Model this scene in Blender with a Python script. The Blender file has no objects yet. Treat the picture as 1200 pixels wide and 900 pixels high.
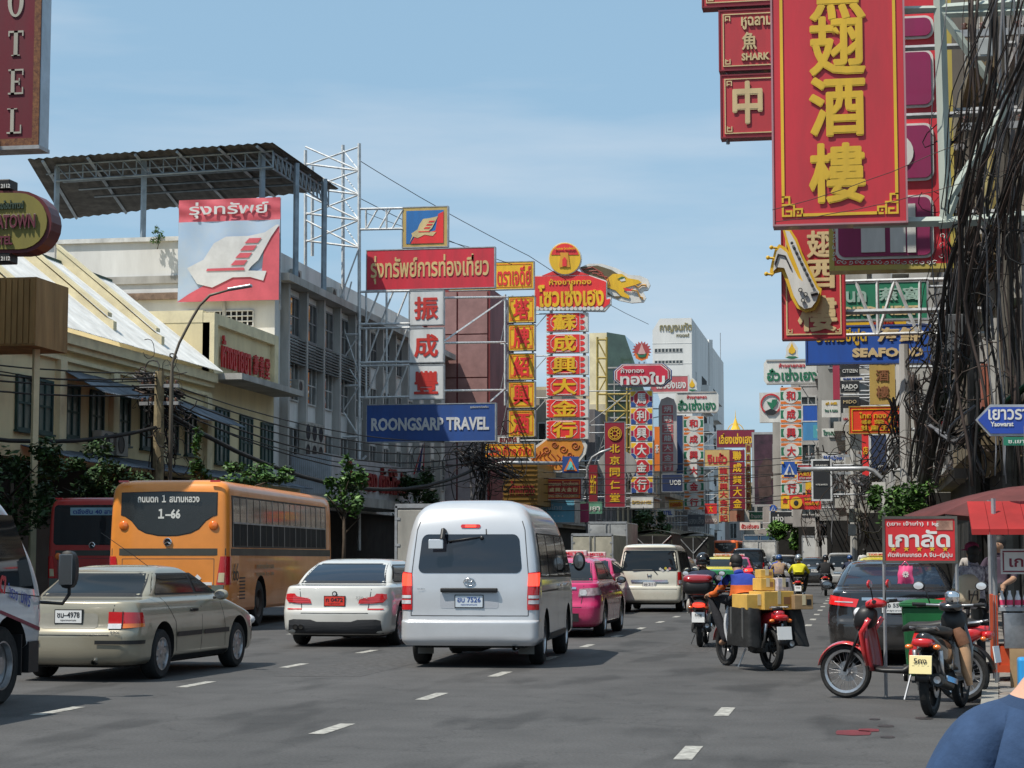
import bpy, bmesh, math, random
from math import pi, sin, cos, tan, atan2, sqrt, radians, hypot
from mathutils import Vector, Matrix
random.seed(7)
SC = bpy.context.scene
COL = SC.collection
# ---------------------------------------------------------------- camera
F_PX, TH = 2300.0, math.atan(202/2300.0)
PSI = math.atan(410/2300.0*cos(TH))
CAM = Vector((0, 0, 1.5))
cd = bpy.data.cameras.new('camera'); cam = bpy.data.objects.new('camera', cd); COL.objects.link(cam)
cd.sensor_width = 36; cd.lens = 36*F_PX/1200; cd.clip_start = .1; cd.clip_end = 5000
cam.location = CAM; cam.rotation_euler = (pi/2+TH, 0, PSI); SC.camera = cam
_F = Vector((-sin(PSI)*cos(TH), cos(PSI)*cos(TH), sin(TH)))
_R = Vector((cos(PSI), sin(PSI), 0)); _U = _R.cross(_F)
def ray(px, py): return _F + _R*((px-600)/F_PX) + _U*((450-py)/F_PX)
def at(px, py, Y):
    d = ray(px, py); return CAM + d*(Y/d.y)
def gnd(px, py, z=0):
    d = ray(px, py); return CAM + d*((z-CAM.z)/d.z)
def atX(px, py, X):
    d = ray(px, py); return CAM + d*(X/d.x)
# ---------------------------------------------------------------- world and sun
SUN = Vector((.43, .42, -1.0)).normalized()
w = bpy.data.worlds.new('World'); SC.world = w; w.use_nodes = True
nt = w.node_tree; N = nt.nodes; L = nt.links
bg = N['Background']; sky = N.new('ShaderNodeTexSky'); sky.sky_type = 'NISHITA'; sky.sun_disc = False
elev = math.asin(-SUN.z); az = atan2(-SUN.x, -SUN.y)
sky.sun_elevation = elev; sky.sun_rotation = az; sky.air_density = 1.0; sky.dust_density = .8; sky.ozone_density = 1.0
tc = N.new('ShaderNodeTexCoord'); mp = N.new('ShaderNodeMapping'); mp.inputs['Scale'].default_value = (1.4, 1.4, 9.0)
mp.inputs['Rotation'].default_value = (0, radians(4), 0)
nz = N.new('ShaderNodeTexNoise'); nz.inputs['Scale'].default_value = 1.5; nz.inputs['Detail'].default_value = 7; nz.inputs['Roughness'].default_value = .5
cr = N.new('ShaderNodeValToRGB'); cr.color_ramp.elements[0].position = .46; cr.color_ramp.elements[0].color = (0, 0, 0, 1); cr.color_ramp.elements[1].position = .68
cr.color_ramp.elements[1].color = (.66, .66, .66, 1)
mx = N.new('ShaderNodeMixRGB'); mx.inputs['Color2'].default_value = (4.9, 5.3, 5.8, 1)
L.new(tc.outputs['Generated'], mp.inputs['Vector']); L.new(mp.outputs[0], nz.inputs['Vector']); L.new(nz.outputs['Fac'], cr.inputs[0])
L.new(cr.outputs[0], mx.inputs['Fac']); hz = N.new('ShaderNodeMixRGB'); hz.inputs['Fac'].default_value = .78; hz.inputs['Color2'].default_value = (2.2, 3.6, 4.85, 1); L.new(sky.outputs[0], hz.inputs['Color1']); L.new(hz.outputs[0], mx.inputs['Color1']); L.new(mx.outputs[0], bg.inputs['Color'])
bg.inputs['Strength'].default_value = .148
sd = bpy.data.lights.new('sun', 'SUN'); so = bpy.data.objects.new('sun', sd); COL.objects.link(so)
sd.energy = 4.9; sd.angle = radians(.53); sd.color = (1, .94, .84); so.location = (0, 0, 60)
so.rotation_euler = SUN.to_track_quat('-Z', 'Y').to_euler()
SC.view_settings.view_transform = 'Standard'; SC.view_settings.look = 'None'; SC.view_settings.exposure = 0; SC.view_settings.gamma = 1
SC.cycles.max_bounces = 6; SC.cycles.diffuse_bounces = 4; SC.cycles.glossy_bounces = 3; SC.cycles.caustics_reflective = False; SC.cycles.use_denoising = True
# ---------------------------------------------------------------- materials
MATS = {}
def srgb(r, g, b):
    f = lambda c: c/12.92 if c <= .04045 else ((c+.055)/1.055)**2.4
    return (f(r/255), f(g/255), f(b/255))
def mat(name, col, rough=.6, metal=0, coat=0, var=.12, vs=1.5, bump=0, bs=30, emit=0, streak=0, trans=0, dirt=None):
    if name in MATS: return MATS[name]
    m = bpy.data.materials.new(name); m.use_nodes = True; nt = m.node_tree; N = nt.nodes; L = nt.links
    b = N['Principled BSDF']; c = (*col[:3], 1)
    b.inputs['Base Color'].default_value = c; b.inputs['Roughness'].default_value = rough; b.inputs['Metallic'].default_value = metal
    if coat: b.inputs['Coat Weight'].default_value = coat; b.inputs['Coat Roughness'].default_value = .05
    if emit: b.inputs['Emission Color'].default_value = c; b.inputs['Emission Strength'].default_value = emit
    if trans: b.inputs['Transmission Weight'].default_value = trans
    t = N.new('ShaderNodeTexCoord')
    if var:
        n = N.new('ShaderNodeTexNoise'); n.inputs['Scale'].default_value = vs; n.inputs['Detail'].default_value = 6; n.inputs['Roughness'].default_value = .65
        g = N.new('ShaderNodeNewGeometry'); src = g.outputs['Position']
        if streak:
            mp = N.new('ShaderNodeMapping'); mp.inputs['Scale'].default_value = (1, 1, 1/streak); L.new(src, mp.inputs[0]); src = mp.outputs[0]
        L.new(src, n.inputs['Vector'])
        r = N.new('ShaderNodeMapRange'); r.inputs['From Min'].default_value = .3; r.inputs['From Max'].default_value = .7
        L.new(n.outputs['Fac'], r.inputs[0])
        x = N.new('ShaderNodeMixRGB'); d = dirt or tuple(k*(1-var*2) for k in c[:3])
        x.inputs['Color1'].default_value = (*d[:3], 1); x.inputs['Color2'].default_value = tuple(min(1, k*(1+var)) for k in c[:3])+(1,)
        L.new(r.outputs[0], x.inputs['Fac']); L.new(x.outputs[0], b.inputs['Base Color'])
        r2 = N.new('ShaderNodeMapRange'); r2.inputs['To Min'].default_value = min(1, rough*1.25+.03); r2.inputs['To Max'].default_value = rough*.85
        L.new(n.outputs['Fac'], r2.inputs[0]); L.new(r2.outputs[0], b.inputs['Roughness'])
    if bump:
        n2 = N.new('ShaderNodeTexNoise'); n2.inputs['Scale'].default_value = bs; n2.inputs['Detail'].default_value = 4
        L.new(t.outputs['Object'], n2.inputs['Vector'])
        bp = N.new('ShaderNodeBump'); bp.inputs['Strength'].default_value = bump; bp.inputs['Distance'].default_value = .02
        L.new(n2.outputs['Fac'], bp.inputs['Height']); L.new(bp.outputs[0], b.inputs['Normal'])
    MATS[name] = m; return m
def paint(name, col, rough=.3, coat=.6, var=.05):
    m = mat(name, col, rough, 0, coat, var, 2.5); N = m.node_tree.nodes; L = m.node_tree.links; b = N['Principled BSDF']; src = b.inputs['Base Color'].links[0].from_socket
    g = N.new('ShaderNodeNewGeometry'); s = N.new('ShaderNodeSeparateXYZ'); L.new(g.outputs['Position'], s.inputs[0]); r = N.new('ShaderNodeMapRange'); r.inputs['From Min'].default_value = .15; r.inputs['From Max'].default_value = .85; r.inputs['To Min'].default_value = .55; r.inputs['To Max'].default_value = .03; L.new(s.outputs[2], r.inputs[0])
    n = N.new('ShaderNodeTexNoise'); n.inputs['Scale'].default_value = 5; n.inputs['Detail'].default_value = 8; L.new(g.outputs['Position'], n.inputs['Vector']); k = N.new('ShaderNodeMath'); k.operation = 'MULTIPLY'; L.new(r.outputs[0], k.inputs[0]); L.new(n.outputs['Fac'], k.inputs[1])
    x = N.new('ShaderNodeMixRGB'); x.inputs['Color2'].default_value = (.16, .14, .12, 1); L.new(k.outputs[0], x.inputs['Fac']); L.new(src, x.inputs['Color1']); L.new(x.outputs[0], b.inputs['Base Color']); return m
def signpaint(name, col): return mat(name, col, .5, 0, .15, .13, 1.6, streak=5, dirt=tuple(c*.74+.008 for c in col))
M_black = mat('black_plastic', (.012, .012, .013), .45, var=.2)
M_tyre = mat('tyre_rubber', (.018, .018, .018), .85, var=.3, vs=6, bump=.3)
M_glass = mat('tinted_glass', (.010, .013, .016), .05, 0, 0, var=0)
M_glassb = mat('blue_tinted_glass', (.018, .03, .05), .06, 0, 0, var=0)
M_chrome = mat('chrome', (.75, .75, .76), .15, 1, var=.1)
M_alu = mat('alloy_metal', (.5, .5, .51), .3, .9, var=.2, vs=5)
M_steel = mat('galvanised_steel', (.42, .43, .44), .45, .5, var=.2, vs=3)
M_wsteel = mat('white_painted_steel', (.62, .63, .63), .5, 0, var=.2, vs=3)
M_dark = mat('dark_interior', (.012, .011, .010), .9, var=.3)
M_red = mat('red_lens', (.55, .01, .012), .15, 0, 1, var=0)
M_redlit = mat('brake_light_lit', (1, .06, .03), .2, 0, 1, var=0, emit=1.6)
M_amber = mat('amber_lens', (.8, .18, .02), .2, 0, 1, var=0)
M_clear = mat('clear_lens', (.7, .7, .72), .15, 0, 1, var=.2, vs=9)
M_white = mat('white_plate_enamel', (.75, .75, .74), .4, var=.05)
M_cable = mat('black_cable', (.016, .014, .013), .7, var=.3)
M_cable2 = mat('brown_cable', (.05, .032, .025), .7, var=.3)
M_cable3 = mat('grey_cable', (.15, .15, .16), .6, var=.3)
M_leaf = [mat('leaf_dark', (.030, .070, .014), .6, var=.3, vs=3), mat('leaf_mid', (.05, .12, .02), .55, var=.3, vs=3), mat('leaf_bright', (.10, .22, .03), .5, var=.3, vs=3)]
M_bark = mat('tree_bark', (.09, .065, .045), .9, var=.3, bump=.6)
# ---------------------------------------------------------------- mesh building
XF = {}      # object name -> world matrix (our own bookkeeping)
def link(o, parent=None):
    COL.objects.link(o)
    if parent is not None: o.parent = parent
def frame(px, label=None, cat=None, loc=(0, 0, 0), rz=0, group=None, name=None): pass
def tag(o, label, cat, group=None):
    o['label'] = label; o['category'] = cat
    if group: o['group'] = group
    return o
def thing(name, label, cat, loc=(0, 0, 0), rz=0, group=None):
    o = bpy.data.objects.new(name, None); COL.objects.link(o); o.empty_display_size = .2
    o.location = loc; o.rotation_euler = (0, 0, rz); tag(o, label, cat, group)
    XF[o.name] = Matrix.Translation(Vector(loc)) @ Matrix.Rotation(rz, 4, 'Z')
    return o
def root_mat(o):
    while o is not None:
        if o.name in XF: return XF[o.name]
        o = o.parent
    return Matrix.Identity(4)
class MB:
    def __init__(s): s.v = []; s.f = []; s.m = []; s.cur = 0
    def add(s, vs, fs):
        n = len(s.v); s.v += [tuple(v) for v in vs]
        for f in fs: s.f.append(tuple(i+n for i in f)); s.m.append(s.cur)
        return s
    def box(s, x0, x1, y0, y1, z0, z1, rz=0, c=None):
        P = [(x0, y0, z0), (x1, y0, z0), (x1, y1, z0), (x0, y1, z0), (x0, y0, z1), (x1, y0, z1), (x1, y1, z1), (x0, y1, z1)]
        if rz:
            c = c or ((x0+x1)/2, (y0+y1)/2); P = [(c[0]+(p[0]-c[0])*cos(rz)-(p[1]-c[1])*sin(rz), c[1]+(p[0]-c[0])*sin(rz)+(p[1]-c[1])*cos(rz), p[2]) for p in P]
        return s.add(P, [(0, 3, 2, 1), (4, 5, 6, 7), (0, 1, 5, 4), (1, 2, 6, 5), (2, 3, 7, 6), (3, 0, 4, 7)])
    def bbox(s, c, d, M=None):      # centre, size, optional rotation matrix
        P = [Vector((sx*d[0]/2, sy*d[1]/2, sz*d[2]/2)) for sz in (-1, 1) for sx, sy in ((-1, -1), (1, -1), (1, 1), (-1, 1))]
        if M is not None: P = [M @ p for p in P]
        P = [p+Vector(c) for p in P]
        return s.add(P, [(0, 3, 2, 1), (4, 5, 6, 7), (0, 1, 5, 4), (1, 2, 6, 5), (2, 3, 7, 6), (3, 0, 4, 7)])
    def tube(s, pts, r, n=6, cap=True):
        pts = [Vector(p) for p in pts]; k = len(pts); rs = r if isinstance(r, (list, tuple)) else [r]*k
        t0 = (pts[1]-pts[0]).normalized(); a = Vector((0, 0, 1)) if abs(t0.z) < .9 else Vector((1, 0, 0))
        u = t0.cross(a).normalized(); V = []
        for i, p in enumerate(pts):
            t = (pts[min(i+1, k-1)]-pts[max(i-1, 0)])
            if t.length < 1e-9: t = t0
            t.normalize(); u = (u-t*u.dot(t)); u = u.normalized() if u.length > 1e-6 else t.orthogonal().normalized(); w = t.cross(u)
            V += [p+(u*cos(2*pi*j/n)+w*sin(2*pi*j/n))*rs[i] for j in range(n)]
        Fc = [(i*n+j, i*n+(j+1) % n, (i+1)*n+(j+1) % n, (i+1)*n+j) for i in range(k-1) for j in range(n)]
        if cap: Fc += [tuple(range(n-1, -1, -1)), tuple((k-1)*n+j for j in range(n))]
        return s.add(V, Fc)
    def bar(s, p, q, t): # square-section bar
        return s.tube([p, q], t*.707, 4)
    def lathe(s, prof, c=(0, 0, 0), n=20, axis='z', M=None, cap=False):
        V = []; k = len(prof)
        for (r, h) in prof:
            for j in range(n):
                a = 2*pi*j/n; x, y = r*cos(a), r*sin(a)
                p = Vector((x, y, h)) if axis == 'z' else (Vector((h, x, y)) if axis == 'x' else Vector((x, h, y)))
                if M is not None: p = M @ p
                V.append(p+Vector(c))
        Fc = [(i*n+j, i*n+(j+1) % n, (i+1)*n+(j+1) % n, (i+1)*n+j) for i in range(k-1) for j in range(n)]
        if cap: Fc.append(tuple(range(n-1, -1, -1)))
        if cap: Fc.append(tuple((k-1)*n+j for j in range(n)))
        return s.add(V, Fc)
    def prism(s, poly, a, b, axis='y', M=None, c=(0, 0, 0)):   # poly in the plane, extruded from a to b along axis
        n = len(poly)
        def P(p, h): 
            q = Vector((p[0], h, p[1])) if axis == 'y' else (Vector((h, p[0], p[1])) if axis == 'x' else Vector((p[0], p[1], h)))
            return (M @ q if M is not None else q)+Vector(c)
        V = [P(p, a) for p in poly]+[P(p, b) for p in poly]
        return s.add(V, [tuple(range(n)), tuple(range(2*n-1, n-1, -1))]+[(i, n+i, n+(i+1) % n, (i+1) % n) for i in range(n)])
    def grid(s, fn, nu, nv, double=False):
        V = [fn(i/nu, j/nv) for i in range(nu+1) for j in range(nv+1)]
        return s.add(V, [(i*(nv+1)+j, (i+1)*(nv+1)+j, (i+1)*(nv+1)+j+1, i*(nv+1)+j+1) for i in range(nu) for j in range(nv)])
    def ell(s, c, r, nu=12, nv=8, M=None):
        V = []
        for i in range(nv+1):
            a = pi*i/nv
            for j in range(nu):
                b = 2*pi*j/nu; p = Vector((r[0]*sin(a)*cos(b), r[1]*sin(a)*sin(b), r[2]*cos(a)))
                V.append((M @ p if M is not None else p)+Vector(c))
        return s.add(V, [(i*nu+j, (i+1)*nu+j, (i+1)*nu+(j+1) % nu, i*nu+(j+1) % nu) for i in range(nv) for j in range(nu)])
    def mesh(s, name, mats, smooth=False, fix=True):
        me = bpy.data.meshes.new(name); me.from_pydata(s.v, [], s.f)
        for m in (mats if isinstance(mats, (list, tuple)) else [mats]): me.materials.append(m)
        if any(s.m): me.polygons.foreach_set('material_index', s.m)
        me.validate()
        if fix:
            b = bmesh.new(); b.from_mesh(me); bmesh.ops.recalc_face_normals(b, faces=b.faces[:]); b.to_mesh(me); b.free()
        if smooth:
            me.polygons.foreach_set('use_smooth', [True]*len(me.polygons))
            if smooth is not True: me.set_sharp_from_angle(angle=radians(smooth))
        me.update(); return me
    def build(s, name, mats, parent=None, smooth=False, world=False, bevel=0, fix=True):
        if world and parent is not None:
            I = root_mat(parent).inverted(); s.v = [tuple(I @ Vector(v)) for v in s.v]
        me = s.mesh(name, mats, smooth, fix); o = bpy.data.objects.new(name, me); link(o, parent)
        if bevel:
            md = o.modifiers.new('bevel', 'BEVEL'); md.width = bevel; md.segments = 2; md.limit_method = 'ANGLE'
        return o
def structure(mb, name, mats, smooth=False, label=None, kind='structure', fix=True):
    o = mb.build(name, mats, None, smooth, fix=fix); o['kind'] = kind
    if label: o['label'] = label
    return o
def copy_tree(o, parent=None, label=None, loc=None, rz=None):
    c = o.copy(); COL.objects.link(c); c.parent = parent
    if label: c['label'] = label
    if loc is not None: c.location = loc
    if rz is not None: c.rotation_euler = (0, 0, rz)
    if parent is None: XF[c.name] = Matrix.Translation(c.location) @ Matrix.Rotation(c.rotation_euler.z, 4, 'Z')
    for ch in [k for k in o.children]: copy_tree(ch, c)
    return c
# ---------------------------------------------------------------- lettering
_TX = {}
def glyphs(s, bold=.0, res=2):
    k = (s, bold)
    if k in _TX: return _TX[k]
    c = bpy.data.curves.new('t', 'FONT'); c.body = s; c.resolution_u = res; c.offset = bold; c.size = 1
    o = bpy.data.objects.new('t', c); COL.objects.link(o)
    dg = bpy.context.evaluated_depsgraph_get(); m = bpy.data.meshes.new_from_object(o.evaluated_get(dg))
    V = [(v.co.x, v.co.y) for v in m.vertices]; Fc = [tuple(p.vertices) for p in m.polygons]
    bpy.data.objects.remove(o); bpy.data.meshes.remove(m); bpy.data.curves.remove(c)
    xs = [v[0] for v in V] or [0, 1]; ys = [v[1] for v in V] or [0, 1]
    x0, x1, y0, y1 = min(xs), max(xs), min(ys), max(ys); sx = 1/max(1e-6, x1-x0); sy = 1/max(1e-6, y1-y0)
    V = [((v[0]-x0)*sx-.5, (v[1]-y0)*sy-.5) for v in V]
    _TX[k] = (V, Fc, (x1-x0)/max(1e-6, (y1-y0))); return _TX[k]
def text(parent, s, c, w, h, m, r=(1, 0, 0), u=(0, 0, 1), bold=.015, t=.02, name='lettering', keep=False, world=True, slant=0):
    """flat cut letters filling w x h, centred at c, standing t proud"""
    cj = any('\u3400' < ch < '\u9fff' for ch in s); sh = bold*.62 if cj and bold > .016 else 0
    V, Fc, asp = glyphs(s, .010 if cj else bold)
    if keep:
        if w/h > asp: w = h*asp
        else: h = w/asp
    r = Vector(r).normalized(); u = Vector(u).normalized(); n = r.cross(u); c = Vector(c)
    b = MB(); k = len(V)
    top = [c+r*((x+slant*y)*w)+u*(y*h)+n*t for x, y in V]; b.add(top, Fc)
    if sh:
        for i, (dx, dy) in enumerate(((1, .2), (-1, -.2), (.2, 1), (-.2, -1), (.8, -.7), (-.7, .7))): b.add([v+r*(dx*sh*w)+u*(dy*sh*h)-n*(.0012*(i+1)) for v in top], Fc)
    if t > .004:   # side walls from boundary edges
        cnt = {}
        for f in Fc:
            for i in range(len(f)):
                e = (f[i], f[(i+1) % len(f)]); cnt[e] = 1
        ed = [e for e in cnt if (e[1], e[0]) not in cnt]
        if len(ed) < 1500:
            b.add([top[a] for a, _ in ed]+[top[z] for _, z in ed]+[top[a]-n*t for a, _ in ed]+[top[z]-n*t for _, z in ed],
                  [(i, 2*len(ed)+i, 3*len(ed)+i, len(ed)+i) for i in range(len(ed))])
    return b.build(name, m, parent, world=world, fix=False)
# ---------------------------------------------------------------- vehicles: bodies lofted from plan sections
# local frame: x right, y forward, rear at y=0, z up
def interp(tab, z):
    if z <= tab[0][0]: return tab[0][1:]
    for a, b in zip(tab, tab[1:]):
        if z <= b[0]:
            t = (z-a[0])/max(1e-9, b[0]-a[0]); return tuple(p+(q-p)*t for p, q in zip(a[1:], b[1:]))
    return tab[-1][1:]
def smooth_tab(tab, per=4):
    out = []; n = len(tab)
    for i in range(n-1):
        p0 = tab[max(i-1, 0)]; p1 = tab[i]; p2 = tab[i+1]; p3 = tab[min(i+2, n-1)]
        if p2[0]-p1[0] < .012: out.append(p1); continue
        for k in range(per):
            t = k/per; row = [p1[0]+(p2[0]-p1[0])*t]
            for j in range(1, len(p1)):
                d1 = (p2[j]-p0[j])/max(1e-6, (p2[0]-p0[0])); d2 = (p3[j]-p1[j])/max(1e-6, (p3[0]-p1[0])); h = p2[0]-p1[0]; s = (p2[j]-p1[j])/h
                if (p1[j]-p0[j])*(p2[j]-p1[j]) <= 0 and i > 0: d1 = 0
                if (p3[j]-p2[j])*(p2[j]-p1[j]) <= 0 and i < n-2: d2 = 0
                lim = 3*abs(s); d1 = max(-lim, min(lim, d1)); d2 = max(-lim, min(lim, d2))
                h00 = 2*t**3-3*t*t+1; h10 = t**3-2*t*t+t; h01 = -2*t**3+3*t*t; h11 = t**3-t*t
                row.append(h00*p1[j]+h10*h*d1+h01*p2[j]+h11*h*d2)
            out.append(tuple(row))
    out.append(tab[-1]); return out
class Body:
    """tab rows: z, y_rear, y_front, half_width, corner_rear, corner_front, bow_rear, bow_front"""
    def __init__(s, tab, per=4): s.tab = smooth_tab(tab, per)
    def par(s, z): return interp(s.tab, z)
    def rear(s, x, z):
        y0, y1, w, r, rf, b, bf = s.par(z); ax = min(abs(x), w); y = y0+b*(min(ax, w-r)/w)**2
        if ax > w-r: y += r-sqrt(max(0, r*r-(ax-(w-r))**2))
        return y
    def P(s, S, z, off=0):     # S: distance round the outline from the rear centre, to the right
        y0, y1, w, r, rf, b, bf = s.par(z); sg = 1 if S >= 0 else -1; a = abs(S); arc = r*pi/2; yb = y0+b*((w-r)/w)**2
        if a < w-r: x = a; y = y0+b*(a/w)**2; nx, ny = -2*b*a/w/w*-1, -1
        elif a < w-r+arc: t = (a-(w-r))/r; x = w-r+r*sin(t); y = yb+r-r*cos(t); nx, ny = sin(t), -cos(t)
        else: x = w; y = yb+r+(a-(w-r)-arc); nx, ny = 1, 0
        l = hypot(nx, ny); return Vector((sg*(x+nx/l*off), y+ny/l*off, z))
    def S(s, kind, a, z):      # ('r', x) on the rear or ('s', y) on the side -> S
        y0, y1, w, r, rf, b, bf = s.par(z)
        if kind == 'r': 
            if abs(a) > w-r: 
                sg = 1 if a >= 0 else -1; return sg*((w-r)+r*math.asin(min(1, (abs(a)-(w-r))/r)))
            return a
        return (w-r)+r*pi/2+(a-(y0+b*((w-r)/w)**2+r))
    def patch(s, mb, c, side=1, off=.005, nu=8, nv=4, edge=.0):
        """c: four corners (kind, a, z) bl, br, tr, tl"""
        cs = [(s.S(k, a, z), z) for k, a, z in c]
        def fn(u, v):
            p = [(cs[0][i]*(1-u)+cs[1][i]*u)*(1-v)+(cs[3][i]*(1-u)+cs[2][i]*u)*v for i in (0, 1)]
            # recompute S by kind mix so edges stay true when the section changes
            k = c[0][0]
            if all(q[0] == k for q in c):
                a = (c[0][1]*(1-u)+c[1][1]*u)*(1-v)+(c[3][1]*(1-u)+c[2][1]*u)*v; p[0] = s.S(k, a, p[1])
            q = s.P(p[0], p[1], off)
            return Vector((q.x*side, q.y, q.z))
        mb.grid(fn, nu, nv); return mb
    def poly(s, mb, pts, kind='r', side=1, off=.005, t=0, sub=2):
        """rounded polygon patch on the rear (x,z) or side (y,z): fan from centroid with rings"""
        dn = []
        for p, q_ in zip(pts, pts[1:]+pts[:1]):
            m_ = max(1, int(hypot(q_[0]-p[0], q_[1]-p[1])/.07)); dn += [(p[0]+(q_[0]-p[0])*i/m_, p[1]+(q_[1]-p[1])*i/m_) for i in range(m_)]
        pts = dn; n = len(pts); cx = sum(p[0] for p in pts)/n; cz = sum(p[1] for p in pts)/n; V = []; rings = 6
        for k in range(rings+1):
            f = k/rings
            for p in pts:
                a = cx+(p[0]-cx)*f; z = cz+(p[1]-cz)*f; q = s.P(s.S(kind, a, z), z, off); V.append((q.x*side, q.y, q.z))
        Fc = [(k*n+i, k*n+(i+1) % n, (k+1)*n+(i+1) % n, (k+1)*n+i) for k in range(rings) for i in range(n)]
        mb.add(V, Fc); return mb
    def outline(s, z, n=10):
        y0, y1, w, r, rf, b, bf = s.par(z); pts = []
        for i in range(n): x = (w-r)*i/n; pts.append((x, y0+b*(x/w)**2))
        yb = y0+b*((w-r)/w)**2
        for i in range(7): t = pi/2*i/6; pts.append((w-r+r*sin(t), yb+r-r*cos(t)))
        yf = y1-bf*((w-rf)/w)**2; ya = yb+r; ye = yf-rf
        for i in range(1, 13): pts.append((w, ya+(ye-ya)*i/13))
        for i in range(7): t = pi/2*i/6; pts.append((w-rf+rf*cos(t), ye+rf*sin(t)))
        for i in range(1, n): x = (w-rf)*(1-i/n); pts.append((x, y1-bf*(x/w)**2))
        pts.append((0, y1))
        return pts+[(-x, y) for x, y in reversed(pts[1:-1])]
    def shell(s, parent, paintm, wheels=(), wr=.33, depth=.34, name='body', tumble=None, roofcrown=.02, smooth=32):
        mb = MB(); rows = [s.outline(r[0]) for r in s.tab]; n = len(rows[0]); V = []
        for r, o in zip(s.tab, rows): V += [(x, y, r[0]) for x, y in o]
        k = len(rows); Fc = [(i*n+j, i*n+(j+1) % n, (i+1)*n+(j+1) % n, (i+1)*n+j) for i in range(k-1) for j in range(n)]
        Fc.append(tuple(range(n-1, -1, -1)))
        zt = s.tab[-1][0]; base = (k-1)*n; yc = sum(y for x, y in rows[-1])/n; m = len(V)
        for f, dz in ((.8, .5), (.5, .85)): V += [(x*f, yc+(y-yc)*f, zt+roofcrown*dz) for x, y in rows[-1]]
        V.append((0, yc, zt+roofcrown))
        Fc += [(base+j, base+(j+1) % n, m+(j+1) % n, m+j) for j in range(n)]
        Fc += [(m+j, m+(j+1) % n, m+n+(j+1) % n, m+n+j) for j in range(n)]
        Fc += [(m+n+j, m+n+(j+1) % n, m+2*n) for j in range(n)]
        mb.add(V, Fc); me = mb.mesh('b', [paintm, M_dark], False)
        o = bpy.data.objects.new(name, me); link(o, parent)
        if wheels:
            c = MB(); c.cur = 1; w0 = s.par(.4)[2]
            for y in wheels:
                for sg in (-1, 1):
                    c.lathe([(wr, sg*(w0-depth)), (wr, sg*(w0+.3))], (0, y, wr*.96), 32, 'x', cap=True)
            cm = c.mesh('c', [paintm, M_dark]); co = bpy.data.objects.new('c', cm); link(co, parent)
            md = o.modifiers.new('b', 'BOOLEAN'); md.object = co; md.operation = 'DIFFERENCE'; md.solver = 'EXACT'; md.material_mode = 'INDEX'
            dg = bpy.context.evaluated_depsgraph_get(); me2 = bpy.data.meshes.new_from_object(o.evaluated_get(dg))
            o.modifiers.clear(); o.data = me2; bpy.data.objects.remove(co)
        me = o.data; me.polygons.foreach_set('use_smooth', [True]*len(me.polygons)); me.set_sharp_from_angle(angle=radians(smooth))
        return o
def wheel(parent, x, y, r, wd=.2, side=1, rimm=None, spokes=5, hub=.62, style='spoke'):
    """wheel = tyre mesh, rim is its sub-part; side=+1 faces +x"""
    t = MB(); h = wd/2; t.lathe([(r*hub, -h), (r*.9, -h), (r*.98, -h*.75), (r, -h*.4), (r, h*.4), (r*.98, h*.75), (r*.9, h), (r*hub, h)], (x, y, r), 28, 'x')
    wo = t.build('wheel', M_tyre, parent, 40)
    m = MB(); R = r*hub; f = side*h
    m.lathe([(R, -f), (R, f*.96), (R*.93, f*.96), (R*.88, f*.5)], (x, y, r), 28, 'x')
    if style == 'spoke':
        m.cur = 0
        for i in range(spokes):
            a = 2*pi*i/spokes+.3; d = Vector((0, cos(a), sin(a))); p = Vector((0, -sin(a), cos(a))); wi = R*(.22 if spokes < 8 else .1)
            V = [(f*.86, .1*R, -wi), (f*.86, .1*R, wi), (f*.8, .92*R, wi*.8), (f*.8, .92*R, -wi*.8), (f*.5, .1*R, -wi*1.3), (f*.5, .1*R, wi*1.3), (f*.5, .92*R, wi), (f*.5, .92*R, -wi)]
            m.add([Vector((x+q[0], y, r))+d*q[1]+p*q[2] for q in V], [(0, 1, 2, 3), (4, 7, 6, 5), (0, 4, 5, 1), (1, 5, 6, 2), (2, 6, 7, 3), (3, 7, 4, 0)])
        m.lathe([(.22*R, f*.4), (.22*R, f*.9), (.12*R, f*.96), (0, f*.96)], (x, y, r), 16, 'x')
        m.cur = 1; m.lathe([(R*.9, f*.3), (0, f*.3)], (x, y, r), 24, 'x')
    else:
        m.lathe([(R*.9, f*.45), (R*.6, f*.35), (R*.4, f*.55), (R*.35, f*.8), (0, f*.85)], (x, y, r), 24, 'x')
    m.build('rim', [rimm or M_alu, M_dark], wo, 40); return wo
def plate(parent, body, z, txt, sub, w=.34, h=.15, x=0, bg=None, ink=None, off=.012, y=None):
    yy = (body.rear(x, z) if y is None else y)-off
    p = MB(); p.box(x-w/2, x+w/2, yy-.006, yy, z-h/2, z+h/2); p.cur = 1; p.box(x-w/2-.012, x+w/2+.012, yy-.001, yy+.03, z-h/2-.012, z+h/2+.012)
    o = p.build('license_plate', [bg or M_white, M_black], parent)
    ik = ink or mat('plate_ink', (.02, .02, .025), .5, var=0)
    text(o, txt, (x, yy-.006, z+h*.14), w*.86, h*.46, ik, t=.003, world=False, bold=.02); text(o, sub, (x, yy-.006, z-h*.32), w*.6, h*.16, ik, t=.002, world=False)
    return o
def rr(x0, x1, z0, z1, r, n=4):  # rounded rectangle points
    P = []
    for cx, cz, a0 in ((x1-r, z0+r, -pi/2), (x1-r, z1-r, 0), (x0+r, z1-r, pi/2), (x0+r, z0+r, pi)):
        for i in range(n+1): a = a0+pi/2*i/n; P.append((cx+r*cos(a), cz+r*sin(a)))
    return P
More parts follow.
